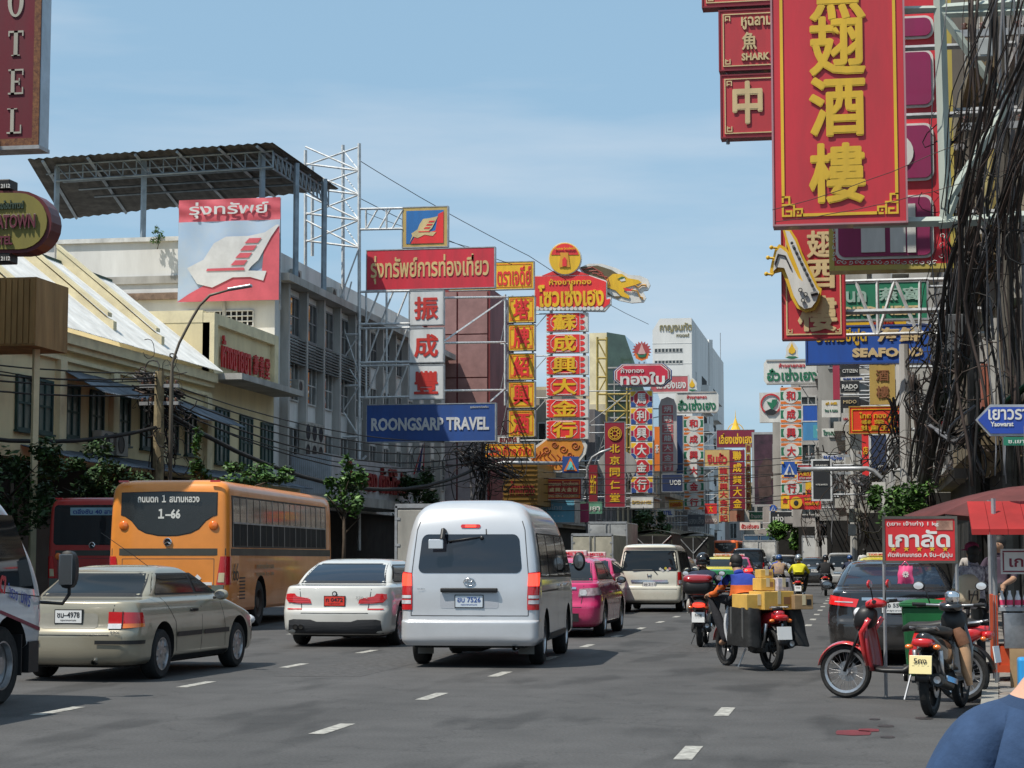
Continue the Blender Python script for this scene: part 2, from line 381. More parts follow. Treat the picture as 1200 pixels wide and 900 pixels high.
def mirror(parent, body_side, x, y, z, m, w=.2, h=.14):
    b = MB(); b.ell((x, y, z), (w/2, .07, h/2), 12, 8); b.cur = 1; b.tube([(x-(.12 if x > 0 else -.12), y+.03, z-.04), (x, y, z-.03)], .022, 6)
    b.cur = 2; b.lathe([(.001, -.072), (min(w, h)*.36, -.066)], (x, y, z), 14, 'y', Matrix.Diagonal((w/min(w, h), 1, h/min(w, h))))
    return b.build('wing_mirror', [m, M_black, mat('mirror_glass_dim', (.22, .23, .24), .12, .8, var=0)], parent, 50)
def seam(b, mb, pts, kind='s', side=1, wd=.006, off=.002):
    for (a0, z0), (a1, z1) in zip(pts, pts[1:]):
        n = 5; dx, dz = a1-a0, z1-z0; l = hypot(dx, dz) or 1; nx, nz = -dz/l*wd, dx/l*wd
        def fn(u, v):
            a = a0+dx*u+nx*(v-.5)*2; z = z0+dz*u+nz*(v-.5)*2; q = b.P(b.S(kind, a, z), z, off); return Vector((q.x*side, q.y, q.z))
        mb.grid(fn, n, 1)
# ------------------------------------------------ sedan
def sedan(label, loc, rz, pm, L=4.45, W=1.7, H=1.39, group='cars in the traffic', lamp='civic', plt=('ชม 4978', 'กรุงเทพมหานคร'), plate_bg=None, plate_z=.78, glass=None, belt=.93, deck=.98, wr=.30, wb=2.62, ro=.95, spokes=5, lit=False, low=None, cat='car', name='parked_sedan', reds=None, strip=True, hw_roof=.60, trunk=.62, rg=1.15):
    T = thing(name, label, cat, loc, rz, group); w = W/2; gl = glass or M_glass; k = H/1.4
    fz = L
    tab = [(.20, .10, fz-.16, w-.10, .22, .3, .10, .16), (.26, .03, fz-.06, w-.03, .24, .35, .10, .18), (.42, .0, fz, w-.01, .24, .38, .09, .18), (.56, .0, fz-.02, w, .24, .40, .09, .2),
           (.66, .045, fz-.04, w, .22, .42, .09, .22), (.74, .055, fz-.14, w-.005, .22, .42, .09, .24), (.84, .06, fz-.52, w-.02, .22, .42, .09, .2), (belt, .075, fz-.95, w-.05, .22, .34, .09, .16),
           (deck-.015, .11, fz-1.22, w-.075, .22, .3, .09, .14), (deck+.015, trunk-.06, fz-1.30, w-.10, .2, .28, .10, .12), (deck+.06, trunk+.02, fz-1.38, w-.12, .16, .22, .10, .12),
           (deck+(H-deck)*.5, trunk+.28, fz-1.72, w-.185, .14, .2, .10, .10), (H-.09, rg+.02-.12, fz-2.05, hw_roof-.0+.0, .14, .2, .10, .08), (H-.035, rg+.10, fz-2.22, hw_roof-.06, .14, .2, .10, .08), (H-.012, rg+.26, fz-2.42, hw_roof-.14, .14, .2, .1, .08)]
    B = Body(tab, 4); ry = ro; fy = ro+wb
    B.shell(T, pm, (ry, fy), wr+.055, .3, roofcrown=.015, smooth=40)
    # glazing
    zt = H-.10; zb = deck+.045; g = MB(); wt = B.par(zt)[2]; wbm = B.par(zb)[2]
    B.patch(g, [('r', -(wbm-.10), zb), ('r', wbm-.10, zb), ('r', wt-.075, zt), ('r', -(wt-.075), zt)], off=.006, nu=14, nv=8); g.build('rear_window', gl, T, True)
    rs = MB()
    B.patch(rs, [('r', -(wbm-.075), zb-.02), ('r', wbm-.075, zb-.02), ('r', wt-.05, zt+.02), ('r', -(wt-.05), zt+.02)], off=.003, nu=14, nv=8); rs.build('window_seal', M_black, T, True)
    ymid = (ry+fy)/2-.05
    for sd in (-1, 1):
        s = MB(); B.patch(s, [('s', trunk+.16, zb), ('s', fz-1.48, zb-.01), ('s', fz-2.14, zt), ('s', rg+.0, zt)], side=sd, off=.004, nu=14, nv=5); s.build('window_trim', M_black, T, True)
        for a, bq, c, d in ((trunk+.27, ymid-.04, ymid-.06, rg+.07), (ymid+.05, fz-1.58, fz-2.20, ymid+.03)):
            q = MB(); B.patch(q, [('s', a, zb+.02), ('s', bq, zb+.015), ('s', c, zt-.02), ('s', d, zt-.02)], side=sd, off=.009, nu=8, nv=5); q.build('side_window', gl, T, True)
        sm = MB(); seam(B, sm, [(ymid+.01, zb-.02), (ymid+.0, .30)], side=sd); seam(B, sm, [(fz-1.55, zb-.06), (fz-1.42, .6), (fz-1.38, .32)], side=sd); seam(B, sm, [(trunk+.40, zb-.03), (ry+.38, .68), (ry+.44, .32)], side=sd)
        sm.build('door_seam', M_black, T)
        for yh in (ymid-.28, fz-1.55-.95+.0):
            h = MB(); h.bbox((sd*(B.par(.82)[2]+.012), yh-.0 if yh < ymid else ymid+.75, .82), (.035, .2, .035)); h.build('door_handle', pm if not strip else M_black, T, bevel=.008)
            
        if strip:
            h = MB(); B.patch(h, [('s', ry+.42, .50), ('s', ymid-.03, .50), ('s', ymid-.03, .56), ('s', ry+.42, .56)], side=sd, off=.016, nu=6, nv=1); B.patch(h, [('s', ymid+.05, .50), ('s', fy-.42, .50), ('s', fy-.42, .56), ('s', ymid+.05, .56)], side=sd, off=.016, nu=6, nv=1); h.build('door_moulding', M_black, T)
        h = MB(); B.patch(h, [('s', ry+.38, .21), ('s', fy-.38, .21), ('s', fy-.38, .27), ('s', ry+.38, .27)], side=sd, off=.012, nu=4, nv=1); h.build('side_sill', M_black, T)
        mirror(T, 1, sd*(w+.08), fz-1.78, deck+.02, pm if lamp != 'taxi' else M_black)
        for yy in (ry, fy): wheel(T, sd*(w-.115), yy, wr, .2, sd, spokes=spokes, hub=.66 if spokes < 8 else .74)
        hl = MB(); hl.ell((sd*(w-.25), fz-.12, .62), (.2, .1, .09)); hl.build('headlight', M_clear, T, True)
    # rear face
    sm = MB(); seam(B, sm, [(-w*.62, .56), (w*.62, .56)], 'r'); seam(B, sm, [(-w*.66, deck-.06), (-w*.6, .56)], 'r'); seam(B, sm, [(w*.66, deck-.06), (w*.6, .56)], 'r'); sm.build('boot_seam', M_black, T)
    if lamp == 'civic':
        for sd in (-1, 1):
            q = MB(); B.patch(q, [('r', .50, .64), ('s', .33, .66), ('s', .30, .83), ('r', .50, .84)], side=sd, off=.014, nu=12, nv=4); q.cur = 1
            B.patch(q, [('r', .50, .64), ('r', .66, .64), ('r', .66, .70), ('r', .50, .70)], side=sd, off=.018, nu=5, nv=2); q.cur = 2
            B.patch(q, [('r', .68, .645), ('s', .32, .66), ('s', .32, .70), ('r', .68, .70)], side=sd, off=.018, nu=8, nv=2); q.cur = 3; B.patch(q, [('r', .665, .64), ('r', .675, .64), ('r', .675, .845), ('r', .665, .845)], side=sd, off=.019, nu=1, nv=3)
            q.build('tail_light', [reds or M_red, M_clear, M_amber, M_black], T, True)
            q = MB(); B.patch(q, [('r', .36, .455), ('s', .34, .455), ('s', .34, .50), ('r', .36, .50)], side=sd, off=.02, nu=12, nv=1); q.build('bumper_strip', M_black, T, True)
        q = MB(); B.poly(q, rr(-.37, .37, .64, .82, .05), off=.004); q.build('plate_recess', mat('champagne_shadow_panel', (.30, .285, .24), .4, var=.1), T)
    elif lamp == 'bmw':
        for sd in (-1, 1):
            q = MB(); B.poly(q, [(.40, .72), (.62, .72), (.80, .735), (.86, .80), (.85, .875), (.78, .885), (.70, .885), (.66, .84), (.52, .815), (.42, .79)], side=sd, off=.014); q.cur = 1
            for i in range(3): B.patch(q, [('r', .44, .745+i*.03), ('r', .82, .75+i*.03), ('r', .82, .757+i*.03), ('r', .44, .752+i*.03)], side=sd, off=.02, nu=8, nv=1)
            q.build('tail_light', [reds or M_red, mat('red_lens_bright', (.8, .04, .05), .2, coat=1, var=0)], T, True)
            q = MB(); B.patch(q, [('r', .56, .62), ('r', .82, .62), ('r', .82, .64), ('r', .56, .64)], side=sd, off=.01, nu=5, nv=1); q.build('bumper_reflector', M_red, T)
        q = MB(); B.poly(q, [(-.80, .22), (.80, .22), (.78, .44), (.70, .46), (.40, .455), (.36, .42), (-.36, .42), (-.40, .455), (-.70, .46), (-.78, .44)], off=.014); q.build('diffuser', mat('grey_diffuser', (.035, .036, .04), .6), T)
        q = MB()
        for x in (-.66, -.56): q.lathe([(.045, -.05), (.045, .1)], (x, B.rear(x, .33), .33), 14, 'y'); 
        q.cur = 1
        for x in (-.66, -.56): q.lathe([(.034, -.055), (0, -.052)], (x, B.rear(x, .33), .33), 14, 'y')
        q.build('exhaust_pipe', [M_chrome, M_dark], T, 40)
        q = MB(); q.lathe([(.045, -.012), (.04, -.02), (0, -.02)], (0, B.rear(0, .88), .88), 18, 'y'); q.cur = 1; q.lathe([(.028, -.024), (0, -.024)], (0, B.rear(0, .88), .88), 12, 'y'); q.build('badge', [M_black, M_clear], T)
        text(T, '520 d', (.46, B.rear(.4, .82)-.016, .82), .2, .035, M_chrome, t=.004, name='model_lettering', world=False)
    else:  # toyota-like taxi / generic
        for sd in (-1, 1):
            q = MB(); B.patch(q, [('r', .48, .76), ('s', .42, .80), ('s', .30, .93), ('r', .50, .90)] if lamp == 'taxi' else [('r', .52, .80), ('s', .46, .86), ('s', .30, .97), ('r', .48, .91)], side=sd, off=.014, nu=12, nv=4); q.cur = 1
            (B.poly(q, [(.52, .78), (.62, .78), (.64, .83), (.62, .88), (.52, .88), (.50, .83)], side=sd, off=.02) if lamp == 'taxi' else B.patch(q, [('r', .56, .86), ('r', .80, .87), ('r', .80, .885), ('r', .56, .875)], side=sd, off=.02, nu=4, nv=1)); q.build('tail_light', [reds or M_red, M_clear], T, True)
        q = MB(); B.patch(q, [('r', -.44, .895), ('r', .44, .895), ('r', .44, .935), ('r', -.44, .935)], off=.016, nu=6, nv=1); q.build('boot_trim', M_chrome, T)
    pl = plate(T, B, plate_z, plt[0], plt[1], bg=plate_bg)
    q = MB(); q.lathe([(.03, -.05), (.03, .25)], (-.45 if lamp != 'civic' else .35, .05, .24), 10, 'y'); q.build('tail_pipe', M_chrome, T, 40) if lamp != 'bmw' else None
    q = MB(); q.box(-w+.2, w-.2, .2, L-.2, .17, .21); q.build('underbody', M_dark, T)
    return T, B
# ------------------------------------------------ high-roof van (the big one)
def van(label, loc, rz):
    T = thing('passenger_van', label, 'van', loc, rz, 'cars in the traffic')
    pm = mat('silver_white_van_paint', (.63, .635, .65), .28, .35, .9, .04, 2)
    L = 5.38; w = .94; H = 2.285
    tab = [(.30, .05, L-.15, w-.06, .10, .3, .03, .2), (.36, .0, L-.03, w-.01, .12, .4, .04, .2), (.44, -.015, L, w, .12, .4, .05, .2), (.60, -.015, L-.01, w, .12, .4, .05, .2), (.63, .0, L-.03, w, .12, .4, .05, .22),
           (.645, .05, L-.03, w, .13, .4, .05, .22), (1.0, .06, L-.12, w, .13, .36, .05, .22), (1.22, .08, L-.3, w-.01, .13, .34, .05, .2), (1.45, .11, L-.72, w-.03, .13, .3, .05, .16), (1.75, .16, L-1.1, w-.075, .13, .26, .05, .12),
           (1.92, .20, L-1.32, w-.11, .13, .24, .05, .12), (2.06, .255, L-1.6, w-.16, .14, .24, .06, .12), (2.16, .33, L-1.9, w-.23, .16, .24, .07, .1), (2.225, .43, L-2.2, w-.32, .18, .24, .08, .1), (2.262, .56, L-2.5, w-.44, .2, .24, .08, .1)]
    B = Body(tab, 4); ry, fy = 1.12, 4.23
    B.shell(T, pm, (ry, fy), .40, .3, roofcrown=.03, smooth=40)
    # rear window with rounded corners
    q = MB(); P = rr(-.715, .715, 1.275, 1.80, .09, 5); P = [(x*(1-.07*(z-1.275)/.5), z) for x, z in P]; B.poly(q, P, off=.006); q.build('rear_window', mat('van_rear_glass', (.012, .014, .02), .05, coat=1, var=0), T, 30)
    sm = MB(); seam(B, sm, [(-.80, .70), (-.80, 1.24), (-.74, 1.86), (-.70, 1.98)], 'r'); seam(B, sm, [(.80, .70), (.80, 1.24), (.74, 1.86), (.70, 1.98)], 'r'); seam(B, sm, [(-.80, .70), (.80, .70)], 'r')
    sm.build('tailgate_seam', mat('seam_shadow', (.05, .05, .055), .6, var=0), T)
    # lamps
    for sd in (-1, 1):
        q = MB(); B.patch(q, [('r', .785, .98), ('s', .17, .98), ('s', .25, 1.30), ('r', .80, 1.28)], side=sd, off=.014, nu=8, nv=4); o = q.build('tail_light', [M_red], T, True)
        q = MB(); B.patch(q, [('r', .79, 1.10), ('s', .175, 1.10), ('s', .24, 1.28), ('r', .80, 1.265)], side=sd, off=.02, nu=8, nv=3); q.build('lamp_lit', M_redlit, o, True)
        q = MB(); B.patch(q, [('r', .785, .78), ('s', .165, .78), ('s', .17, .98), ('r', .785, .98)], side=sd, off=.012, nu=8, nv=2); o = q.build('reverse_light', [M_red], T, True)
        q = MB(); B.patch(q, [('r', .80, .86), ('s', .16, .86), ('s', .165, .91), ('r', .80, .91)], side=sd, off=.018, nu=6, nv=1); B.patch(q, [('r', .80, .935), ('s', .16, .935), ('s', .165, .975), ('r', .80, .975)], side=sd, off=.018, nu=6, nv=1); q.build('clear_strip', M_clear, o)
        # side windows: one long dark band split by pillars
        zt, zb = 1.80, 1.24
        q = MB(); B.patch(q, [('s', .42, zb-.02), ('s', 4.72, zb-.06), ('s', 4.02, zt+.02), ('s', .52, zt+.02)], side=sd, off=.004, nu=24, nv=6); q.build('window_band', M_black, T, True)
        for a, b2, c, d in ((.48, 1.42, 1.42, .56), (1.50, 2.62, 2.62, 1.50), (2.70, 3.62, 3.58, 2.70), (3.70, 4.60, 3.96, 3.66)):
            q = MB(); B.patch(q, [('s', a, zb), ('s', b2, zb-.02), ('s', c, zt), ('s', d, zt)], side=sd, off=.009, nu=8, nv=6); q.build('side_window', M_glass, T, True)
        sm = MB(); seam(B, sm, [(2.66, 1.9), (2.66, .45)], side=sd); seam(B, sm, [(3.66, 1.9), (3.64, .45)], side=sd); seam(B, sm, [(4.66, 1.18), (4.62, .8)], side=sd); seam(B, sm, [(.5, 1.02), (2.66, 1.02)], side=sd, wd=.01)
        sm.build('door_seam', M_black, T)
        q = MB(); q.bbox((sd*(w+.012), 2.80, 1.08), (.035, .2, .04)); q.bbox((sd*(w+.012), 3.80, 1.08), (.035, .2, .04)); q.build('door_handle', M_chrome, T, bevel=.008)
        q = MB(); B.patch(q, [('s', ry+.45, .34), ('s', fy-.45, .34), ('s', fy-.45, .42), ('s', ry+.45, .42)], side=sd, off=.015, nu=4, nv=1); q.build('side_step', M_black, T)
        mirror(T, 1, sd*(w+.14), 4.55, 1.42, M_black, .2, .3)
        for yy in (ry, fy): wheel(T, sd*(w-.13), yy, .345, .2, sd, spokes=6, hub=.6)
        q = MB(); q.box(sd*(w-.24)-.11, sd*(w-.24)+.11, ry-.42, ry-.405, .16, .36); q.build('mud_flap', mat('grey_mudflap', (.25, .24, .22), .7), T)
        q = MB(); q.ell((sd*.62, L-.12, .95), (.18, .12, .12)); q.build('headlight', M_clear, T, True)
    # grip bar above plate, plate recess, plate, emblem
    q = MB(); q.bbox((0, B.rear(0, 1.0)-.025, 1.075-.03), (.78, .06, .06)); q.build('grip_bar', M_black, T, bevel=.015)
    q = MB(); B.poly(q, rr(-.40, .40, .80, 1.01, .04), off=.003); q.build('plate_recess', mat('van_recess', (.50, .51, .54), .35, .3, .5, .03), T)
    plate(T, B, .895, 'ฮบ 7526', 'กรุงเทพมหานคร', w=.37, h=.155, ink=mat('blue_plate_ink', (.03, .08, .3), .5, var=0), bg=mat('blue_white_plate', (.62, .68, .74), .4, var=.05), off=.012)
    q = MB()
    for rx, rz_, c in ((.075, .052, (0, 1.155)), (.026, .05, (0, 1.157)), (.055, .02, (0, 1.178))):
        q.tube([(c[0]+rx*cos(a*pi/10), B.rear(0, 1.155)-.014, c[1]+rz_*sin(a*pi/10)) for a in range(21)], .0065, 5, False)
    q.build('emblem', M_chrome, T, True)
    text(T, 'D4D', (-.66, B.rear(.6, 1.05)-.008, 1.06), .10, .02, M_chrome, t=.004, name='badge_lettering', world=False)
    q = MB(); B.poly(q, rr(-.135, .135, 1.885, 1.935, .024), off=.012); o = q.build('high_brake_light', M_red, T, True); q = MB(); B.poly(q, rr(-.075, .075, 1.895, 1.925, .008), off=.017); q.build('lamp_lit', M_redlit, o)
    q = MB(); y = B.rear(.1, 1.72)-.02; q.tube([(.16, y+.03, 1.76), (.0, y-.02, 1.745), (-.30, y-.03, 1.70)], .012, 6); q.ell((.16, y+.01, 1.75), (.03, .03, .03)); q.build('wiper', M_black, T, True)
    # rear parking mirror on the top left of the back window
    q = MB(); q.tube([(-.36, B.rear(.36, 1.86), 1.84), (-.36, B.rear(.36, 1.85)-.10, 1.86), (-.37, B.rear(.36, 1.7)-.15, 1.72)], .035, 8); q.cur = 1; q.bbox((-.45, B.rear(.4, 1.66)-.14, 1.665), (.2, .04, .13)); q.build('parking_mirror', [M_black, mat('mirror_glass_bright', (.8, .8, .82), .12, .6, var=0)], T, bevel=.012)
    q = MB(); q.tube([(.22, y+.02, 1.80), (.22, y, 1.87)], .008, 5); q.build('aerial', M_black, T)
    q = MB(); q.lathe([(.035, -.04), (.035, .3)], (.62, .08, .27), 10, 'y'); q.box(-.3, .1, .5, 1.6, .2, .32); q.box(-.75, .75, .1, L-.3, .27, .30); q.box(-.75, .75, ry-.05, ry+.05, .3, .38); q.build('underbody', M_dark, T)
    return T
# ------------------------------------------------ boxy people carrier seen from behind
def mpv(label, loc, rz, pm, H=1.84, L=4.6, W=1.72, plt=('ฆข 2111', 'กรุงเทพมหานคร'), kind='step', group='cars in the traffic', name='people_carrier', cat='car', wheels=.31, glass=None):
    T = thing(name, label, cat, loc, rz, group); w = W/2; k = H/1.84
    tab = [(.25, .10, L-.15, w-.08, .12, .3, .05, .15), (.32, .0, L-.02, w-.02, .13, .36, .06, .15), (.50, .0, L, w, .13, .38, .06, .18), (.66*k, .015, L-.06, w, .13, .38, .06, .2), (.72*k, .05, L-.2, w, .13, .38, .06, .2),
           (.95*k, .06, L-.72, w-.005, .13, .34, .06, .16), (1.10*k, .08, L-1.0, w-.02, .13, .3, .06, .12), (1.4*k, .14, L-1.35, w-.07, .12, .26, .06, .1), (1.66*k, .21, L-1.7, w-.12, .12, .22, .06, .1), (1.75*k, .18, L-1.9, w-.16, .12, .2, .06, .1), (1.80*k, .24, L-2.1, w-.22, .13, .2, .06, .1), (1.825*k, .38, L-2.4, w-.34, .16, .2, .06, .1)]
    B = Body(tab, 4); ry = .9; fy = L-.95; B.shell(T, pm, (ry, fy), wheels+.06, .3, roofcrown=.02, smooth=40)
    g = glass or M_glass
    q = MB(); P = rr(-w+.085, w-.085, 1.11*k, 1.66*k, .07); P = [(x*(1-.09*(z/k-1.11)/.5), z) for x, z in P]; B.poly(q, P, off=.007); q.build('rear_window', g, T, 30)
    for sd in (-1, 1):
        q = MB(); B.patch(q, [('r', w-.10, .74*k), ('s', .24, .76*k), ('s', .27, 1.09*k), ('r', w-.10, 1.08*k)], side=sd, off=.013, nu=8, nv=4); q.cur = 1; B.patch(q, [('r', w-.08, .76*k), ('s', .2, .78*k), ('s', .2, .86*k), ('r', w-.08, .86*k)], side=sd, off=.018, nu=6, nv=2); q.build('tail_light', [M_red, M_clear], T, True)
        q = MB(); B.patch(q, [('s', .30, 1.09*k), ('s', L-1.0, 1.05*k), ('s', L-1.55, 1.62*k), ('s', .38, 1.66*k)], side=sd, off=.004, nu=18, nv=5); q.build('window_band', M_black, T, True)
        for a, b2 in ((.40, 1.30), (1.38, 2.45)):
            q = MB(); B.patch(q, [('s', a, 1.12*k), ('s', b2, 1.11*k), ('s', b2, 1.60*k), ('s', a+.05, 1.62*k)], side=sd, off=.009, nu=6, nv=4); q.build('side_window', g, T, True)
        q = MB(); B.patch(q, [('s', 2.53, 1.11*k), ('s', L-1.1, 1.07*k), ('s', L-1.58, 1.58*k), ('s', 2.53, 1.60*k)], side=sd, off=.009, nu=6, nv=4); q.build('side_window', g, T, True)
        q = MB(); seam(B, q, [(1.34, 1.08*k), (1.34, .36)], side=sd); seam(B, q, [(2.49, 1.08*k), (2.49, .36)], side=sd); q.build('door_seam', M_black, T)
        mirror(T, 1, sd*(w+.1), L-1.25, 1.12*k, pm, .2, .18)
        for yy in (ry, fy): wheel(T, sd*(w-.12), yy, wheels, .19, sd)
    q = MB(); B.poly(q, rr(-.50, .30+.2, .80*k, .87*k, .02), off=.02); q.build('chrome_bar', M_chrome, T)
    q = MB(); seam(B, q, [(-w+.12, .62*k), (w-.12, .62*k)], 'r'); seam(B, q, [(-w+.12, .62*k), (-w+.11, 1.08*k)], 'r'); seam(B, q, [(w-.12, .62*k), (w-.11, 1.08*k)], 'r'); q.build('tailgate_seam', M_black, T)
    plate(T, B, .73*k, *plt)
    q = MB()
    if kind == 'step':
        for p in (((-.05, 1.03), (-.035, .93)), ((.05, 1.03), (.035, .93)), ((-.04, .98), (.04, .98))): q.bar((p[0][0], B.rear(0, .98)-.014, p[0][1]*k), (p[1][0], B.rear(0, .98)-.014, p[1][1]*k), .014)
        q.build('emblem', M_chrome, T)
        q = MB(); yy = B.rear(.2, 1.15)-.02; q.tube([(.10, yy, 1.15*k), (.22, yy-.01, 1.02*k)], .012, 5); q.tube([(-.45, yy, 1.13*k), (.08, yy, 1.14*k)], .01, 5); q.build('wiper', M_black, T)
        for i, (x, z, c) in enumerate(((.44, 1.18, 'y'), (.55, 1.17, 'p'), (.30, 1.16, 'w'), (.36, 1.12, 'w'), (.49, 1.13, 'w'))):
            q = MB(); q.lathe([(.035 if c != 'w' else .045, -.004), (0, -.004)], (x, B.rear(x, z*k)-.010, z*k), 14 if c != 'w' else 4, 'y'); q.build('window_sticker', mat('sticker_'+c, {'y': (.6, .5, .05), 'p': (.6, .25, .25), 'w': (.6, .6, .6)}[c], .5, var=0), T)
    q = MB(); q.box(-w+.2, w-.2, .2, L-.2, .2, .26); q.build('underbody', M_dark, T)
    return T, B
# ------------------------------------------------ city bus
def bus(label, loc, rz, pm, roofm, L=11.2, rear='1-66', H=3.08, group=None):
    T = thing('city_bus', label, 'bus', loc, rz, group); w = 1.24
    tab = [(.38, .05, L, w-.02, .10, .3, .04, .15), (.45, .0, L, w, .13, .3, .05, .15), (1.50, .0, L, w, .14, .3, .06, .15), (2.2, .02, L-.05, w-.01, .15, .3, .06, .15), (2.75, .05, L-.1, w-.03, .17, .3, .06, .15), (2.92, .09, L-.2, w-.07, .19, .3, .07, .15), (3.01, .17, L-.3, w-.17, .2, .3, .07, .15), (3.05, .30, L-.5, w-.34, .2, .3, .07, .15)]
    B = Body(tab, 3); ry, fy = 2.95, 8.6; B.shell(T, pm, (ry, fy), .56, .35, roofcrown=.03)
    q = MB(); q.grid(lambda u, v: Vector((0, 0, 0)), 1, 1) if False else None
    dk = M_glass
    if rear == '1-66':
        P = [(-.98, 2.78), (-.98, 2.33), (-.90, 2.31), (-.76, 2.22), (-.62, 2.06), (-.46, 1.98), (-.2, 1.93), (.0, 1.925), (.2, 1.93), (.46, 1.98), (.62, 2.06), (.76, 2.22), (.90, 2.31), (.98, 2.33), (.98, 2.78), (.5, 2.79), (0, 2.80), (-.5, 2.79)]
        q = MB(); B.poly(q, P, off=.010); gl = q.build('rear_window', mat('bus_rear_glass', (.02, .02, .018), .25, coat=.4, var=.1), T)
        q = MB(); B.poly(q, [(x*1.02, 2.36+(z-2.36)*1.04) for x, z in P], off=.005); q.build('window_seal', M_black, T)
        yy = B.rear(0, 2.5)-.02; W_ = mat('white_vinyl', (.68, .68, .64), .5, var=.05)
        text(gl, 'ถนนตก １ สนามหลวง', (0, yy, 2.665), 1.28, .15, W_, t=.004, world=False, bold=.03); text(gl, '１–66', (0.02, yy, 2.36), .46, .20, W_, t=.004, world=False, bold=.04); text(gl, 'คน..โกดัน', (0.02, yy+.004, 2.13), .5, .12, W_, t=.004, world=False, bold=.02)
    else:
        q = MB(); B.poly(q, rr(-1.08, 1.08, 1.80, 2.85, .1), off=.008); gl = q.build('rear_window', M_glass, T)
        q = MB(); q.box(-.62, .98, B.rear(0, 2.7)-.03, B.rear(0, 2.7)-.012, 2.58, 2.78); bd = q.build('route_board', mat('pale_blue_board', (.25, .40, .46), .5), gl)
        text(bd, 'ตลิ่งชัน 40 สามย่าน', (.18, B.rear(0, 2.7)-.032, 2.68), 1.45, .14, mat('navy_ink', (.02, .05, .22), .5, var=0), t=.004, world=False, bold=.03)
    for sd in (-1, 1):
        q = MB(); x = .93*sd; y = B.rear(.93, 2.10); q.lathe([(.095, .0), (.095, -.02), (.07, -.035), (0, -.04)], (x, y, 2.12 if rear == '1-66' else 1.5), 18, 'y'); q.build('marker_lamp', M_amber, T, True)
        q = MB(); B.patch(q, [('r', 1.00, .93), ('s', .26, .93), ('s', .22, 1.50), ('r', 1.08, 1.50)], side=sd, off=.014, nu=8, nv=5); q.cur = 1; B.patch(q, [('r', 1.03, .98), ('r', 1.15, .98), ('r', 1.16, 1.17), ('r', 1.05, 1.17)], side=sd, off=.02, nu=4, nv=2); q.build('tail_light', [M_red, mat('yellowed_lens', (.6, .5, .3), .3, coat=1)], T, True)
        q = MB(); B.patch(q, [('r', .0, 1.52), ('s', L-.5, 1.50), ('s', L-.5, 1.66), ('r', 0, 1.66)], side=sd, off=.006, nu=50, nv=1); q.build('belt_stripe', mat('grey_stripe', (.055, .055, .045), .5), T)
        q = MB(); q.box(sd*.95-.1, sd*.95+.1, .04, .09, 3.0, 3.04); q.build('roof_marker', M_red, T)
        # saloon windows: dark band, frames, upper and lower panes
        n = 8; y0, y1 = .42, L-1.1; st = (y1-y0)/n
        q = MB(); B.patch(q, [('s', y0-.08, 1.68), ('s', y1+.08, 1.68), ('s', y1+.08, 2.74), ('s', y0-.08, 2.74)], side=sd, off=.004, nu=20, nv=4); q.build('window_band', mat('rubber_band', (.02, .02, .018), .5), T, True)
        for i in range(n):
            for j in (0, 1):
                a, b2 = y0+i*st+j*st/2+.04, y0+i*st+(j+1)*st/2-.03
                for z0, z1, dz in ((1.72, 2.16, 0), (2.20, 2.70, 1)):
                    q = MB(); B.patch(q, [('s', a, z0), ('s', b2, z0), ('s', b2, z1), ('s', a, z1)], side=sd, off=.008 if dz else .006, nu=1, nv=3)
                    q.build('window_pane', mat('bus_upper_glass', (.10, .09, .07), .12, .2, 1, .5, 1.5) if dz else M_dark, T)
        q = MB()
        for i in range(n+1): B.patch(q, [('s', y0+i*st-.02, 1.7), ('s', y0+i*st+.02, 1.7), ('s', y0+i*st+.02, 2.72), ('s', y0+i*st-.02, 2.72)], side=sd, off=.016, nu=1, nv=3)
        B.patch(q, [('s', y0, 2.165), ('s', y1, 2.165), ('s', y1, 2.20), ('s', y0, 2.20)], side=sd, off=.018, nu=10, nv=1); q.build('window_frame', M_steel, T)
        for yy in (ry, fy): wheel(T, sd*(w-.17), yy, .5, .28, sd, rimm=mat('dusty_steel_rim', (.08, .06, .05), .7), style='plain')
        q = MB()
        for k in range(7): B.patch(q, [('s', 1.0, .62+k*.07), ('s', 1.5, .62+k*.07), ('s', 1.5, .65+k*.07), ('s', 1.0, .65+k*.07)], side=sd, off=.008, nu=1, nv=1)
        q.build('engine_vent', M_black, T)
        q = MB(); q.box(sd*(w-.2)-.12, sd*(w-.2)+.12, -.02, .03, .60, .92); q.build('corner_panel', mat('grey_green_panel', (.12, .14, .12), .6), T)
    o = T
    text(T, '66', (w+.02, .62, 1.18), .46, .36, M_black, r=(0, 1, 0), t=.006, world=False, bold=-.01)
    text(T, 'องค์การขนส่งมวลชน', (w+.02, 3.3, 1.30), 1.7, .13, mat('faded_lettering', (.45, .33, .2), .6, var=.1), r=(0, 1, 0), t=.005, world=False); text(T, 'กรุงเทพ โทร 184', (w+.02, 3.3, 1.12), 1.7, .13, MATS['faded_lettering'], r=(0, 1, 0), t=.005, world=False)
    y = B.rear(0, 1.78)
    q = MB(); q.lathe([(.085, -.01), (.085, -.03), (.07, -.035)], (.0, y, 1.79), 22, 'y'); q.cur = 1; q.lathe([(.07, -.022), (0, -.022)], (0, y, 1.79), 22, 'y'); q.cur = 0
    for a in (90, 210, 330): q.bar((0, y-.035, 1.79), (.075*cos(radians(a)), y-.035, 1.79+.075*sin(radians(a))), .014)
    q.build('emblem', [M_chrome, M_black], T, 40)
    q = MB(); B.patch(q, [('r', -1.15, .42), ('r', 1.15, .42), ('r', 1.15, .52), ('r', -1.15, .52)], off=.05, nu=10, nv=1); q.build('rear_bumper', M_black, T)
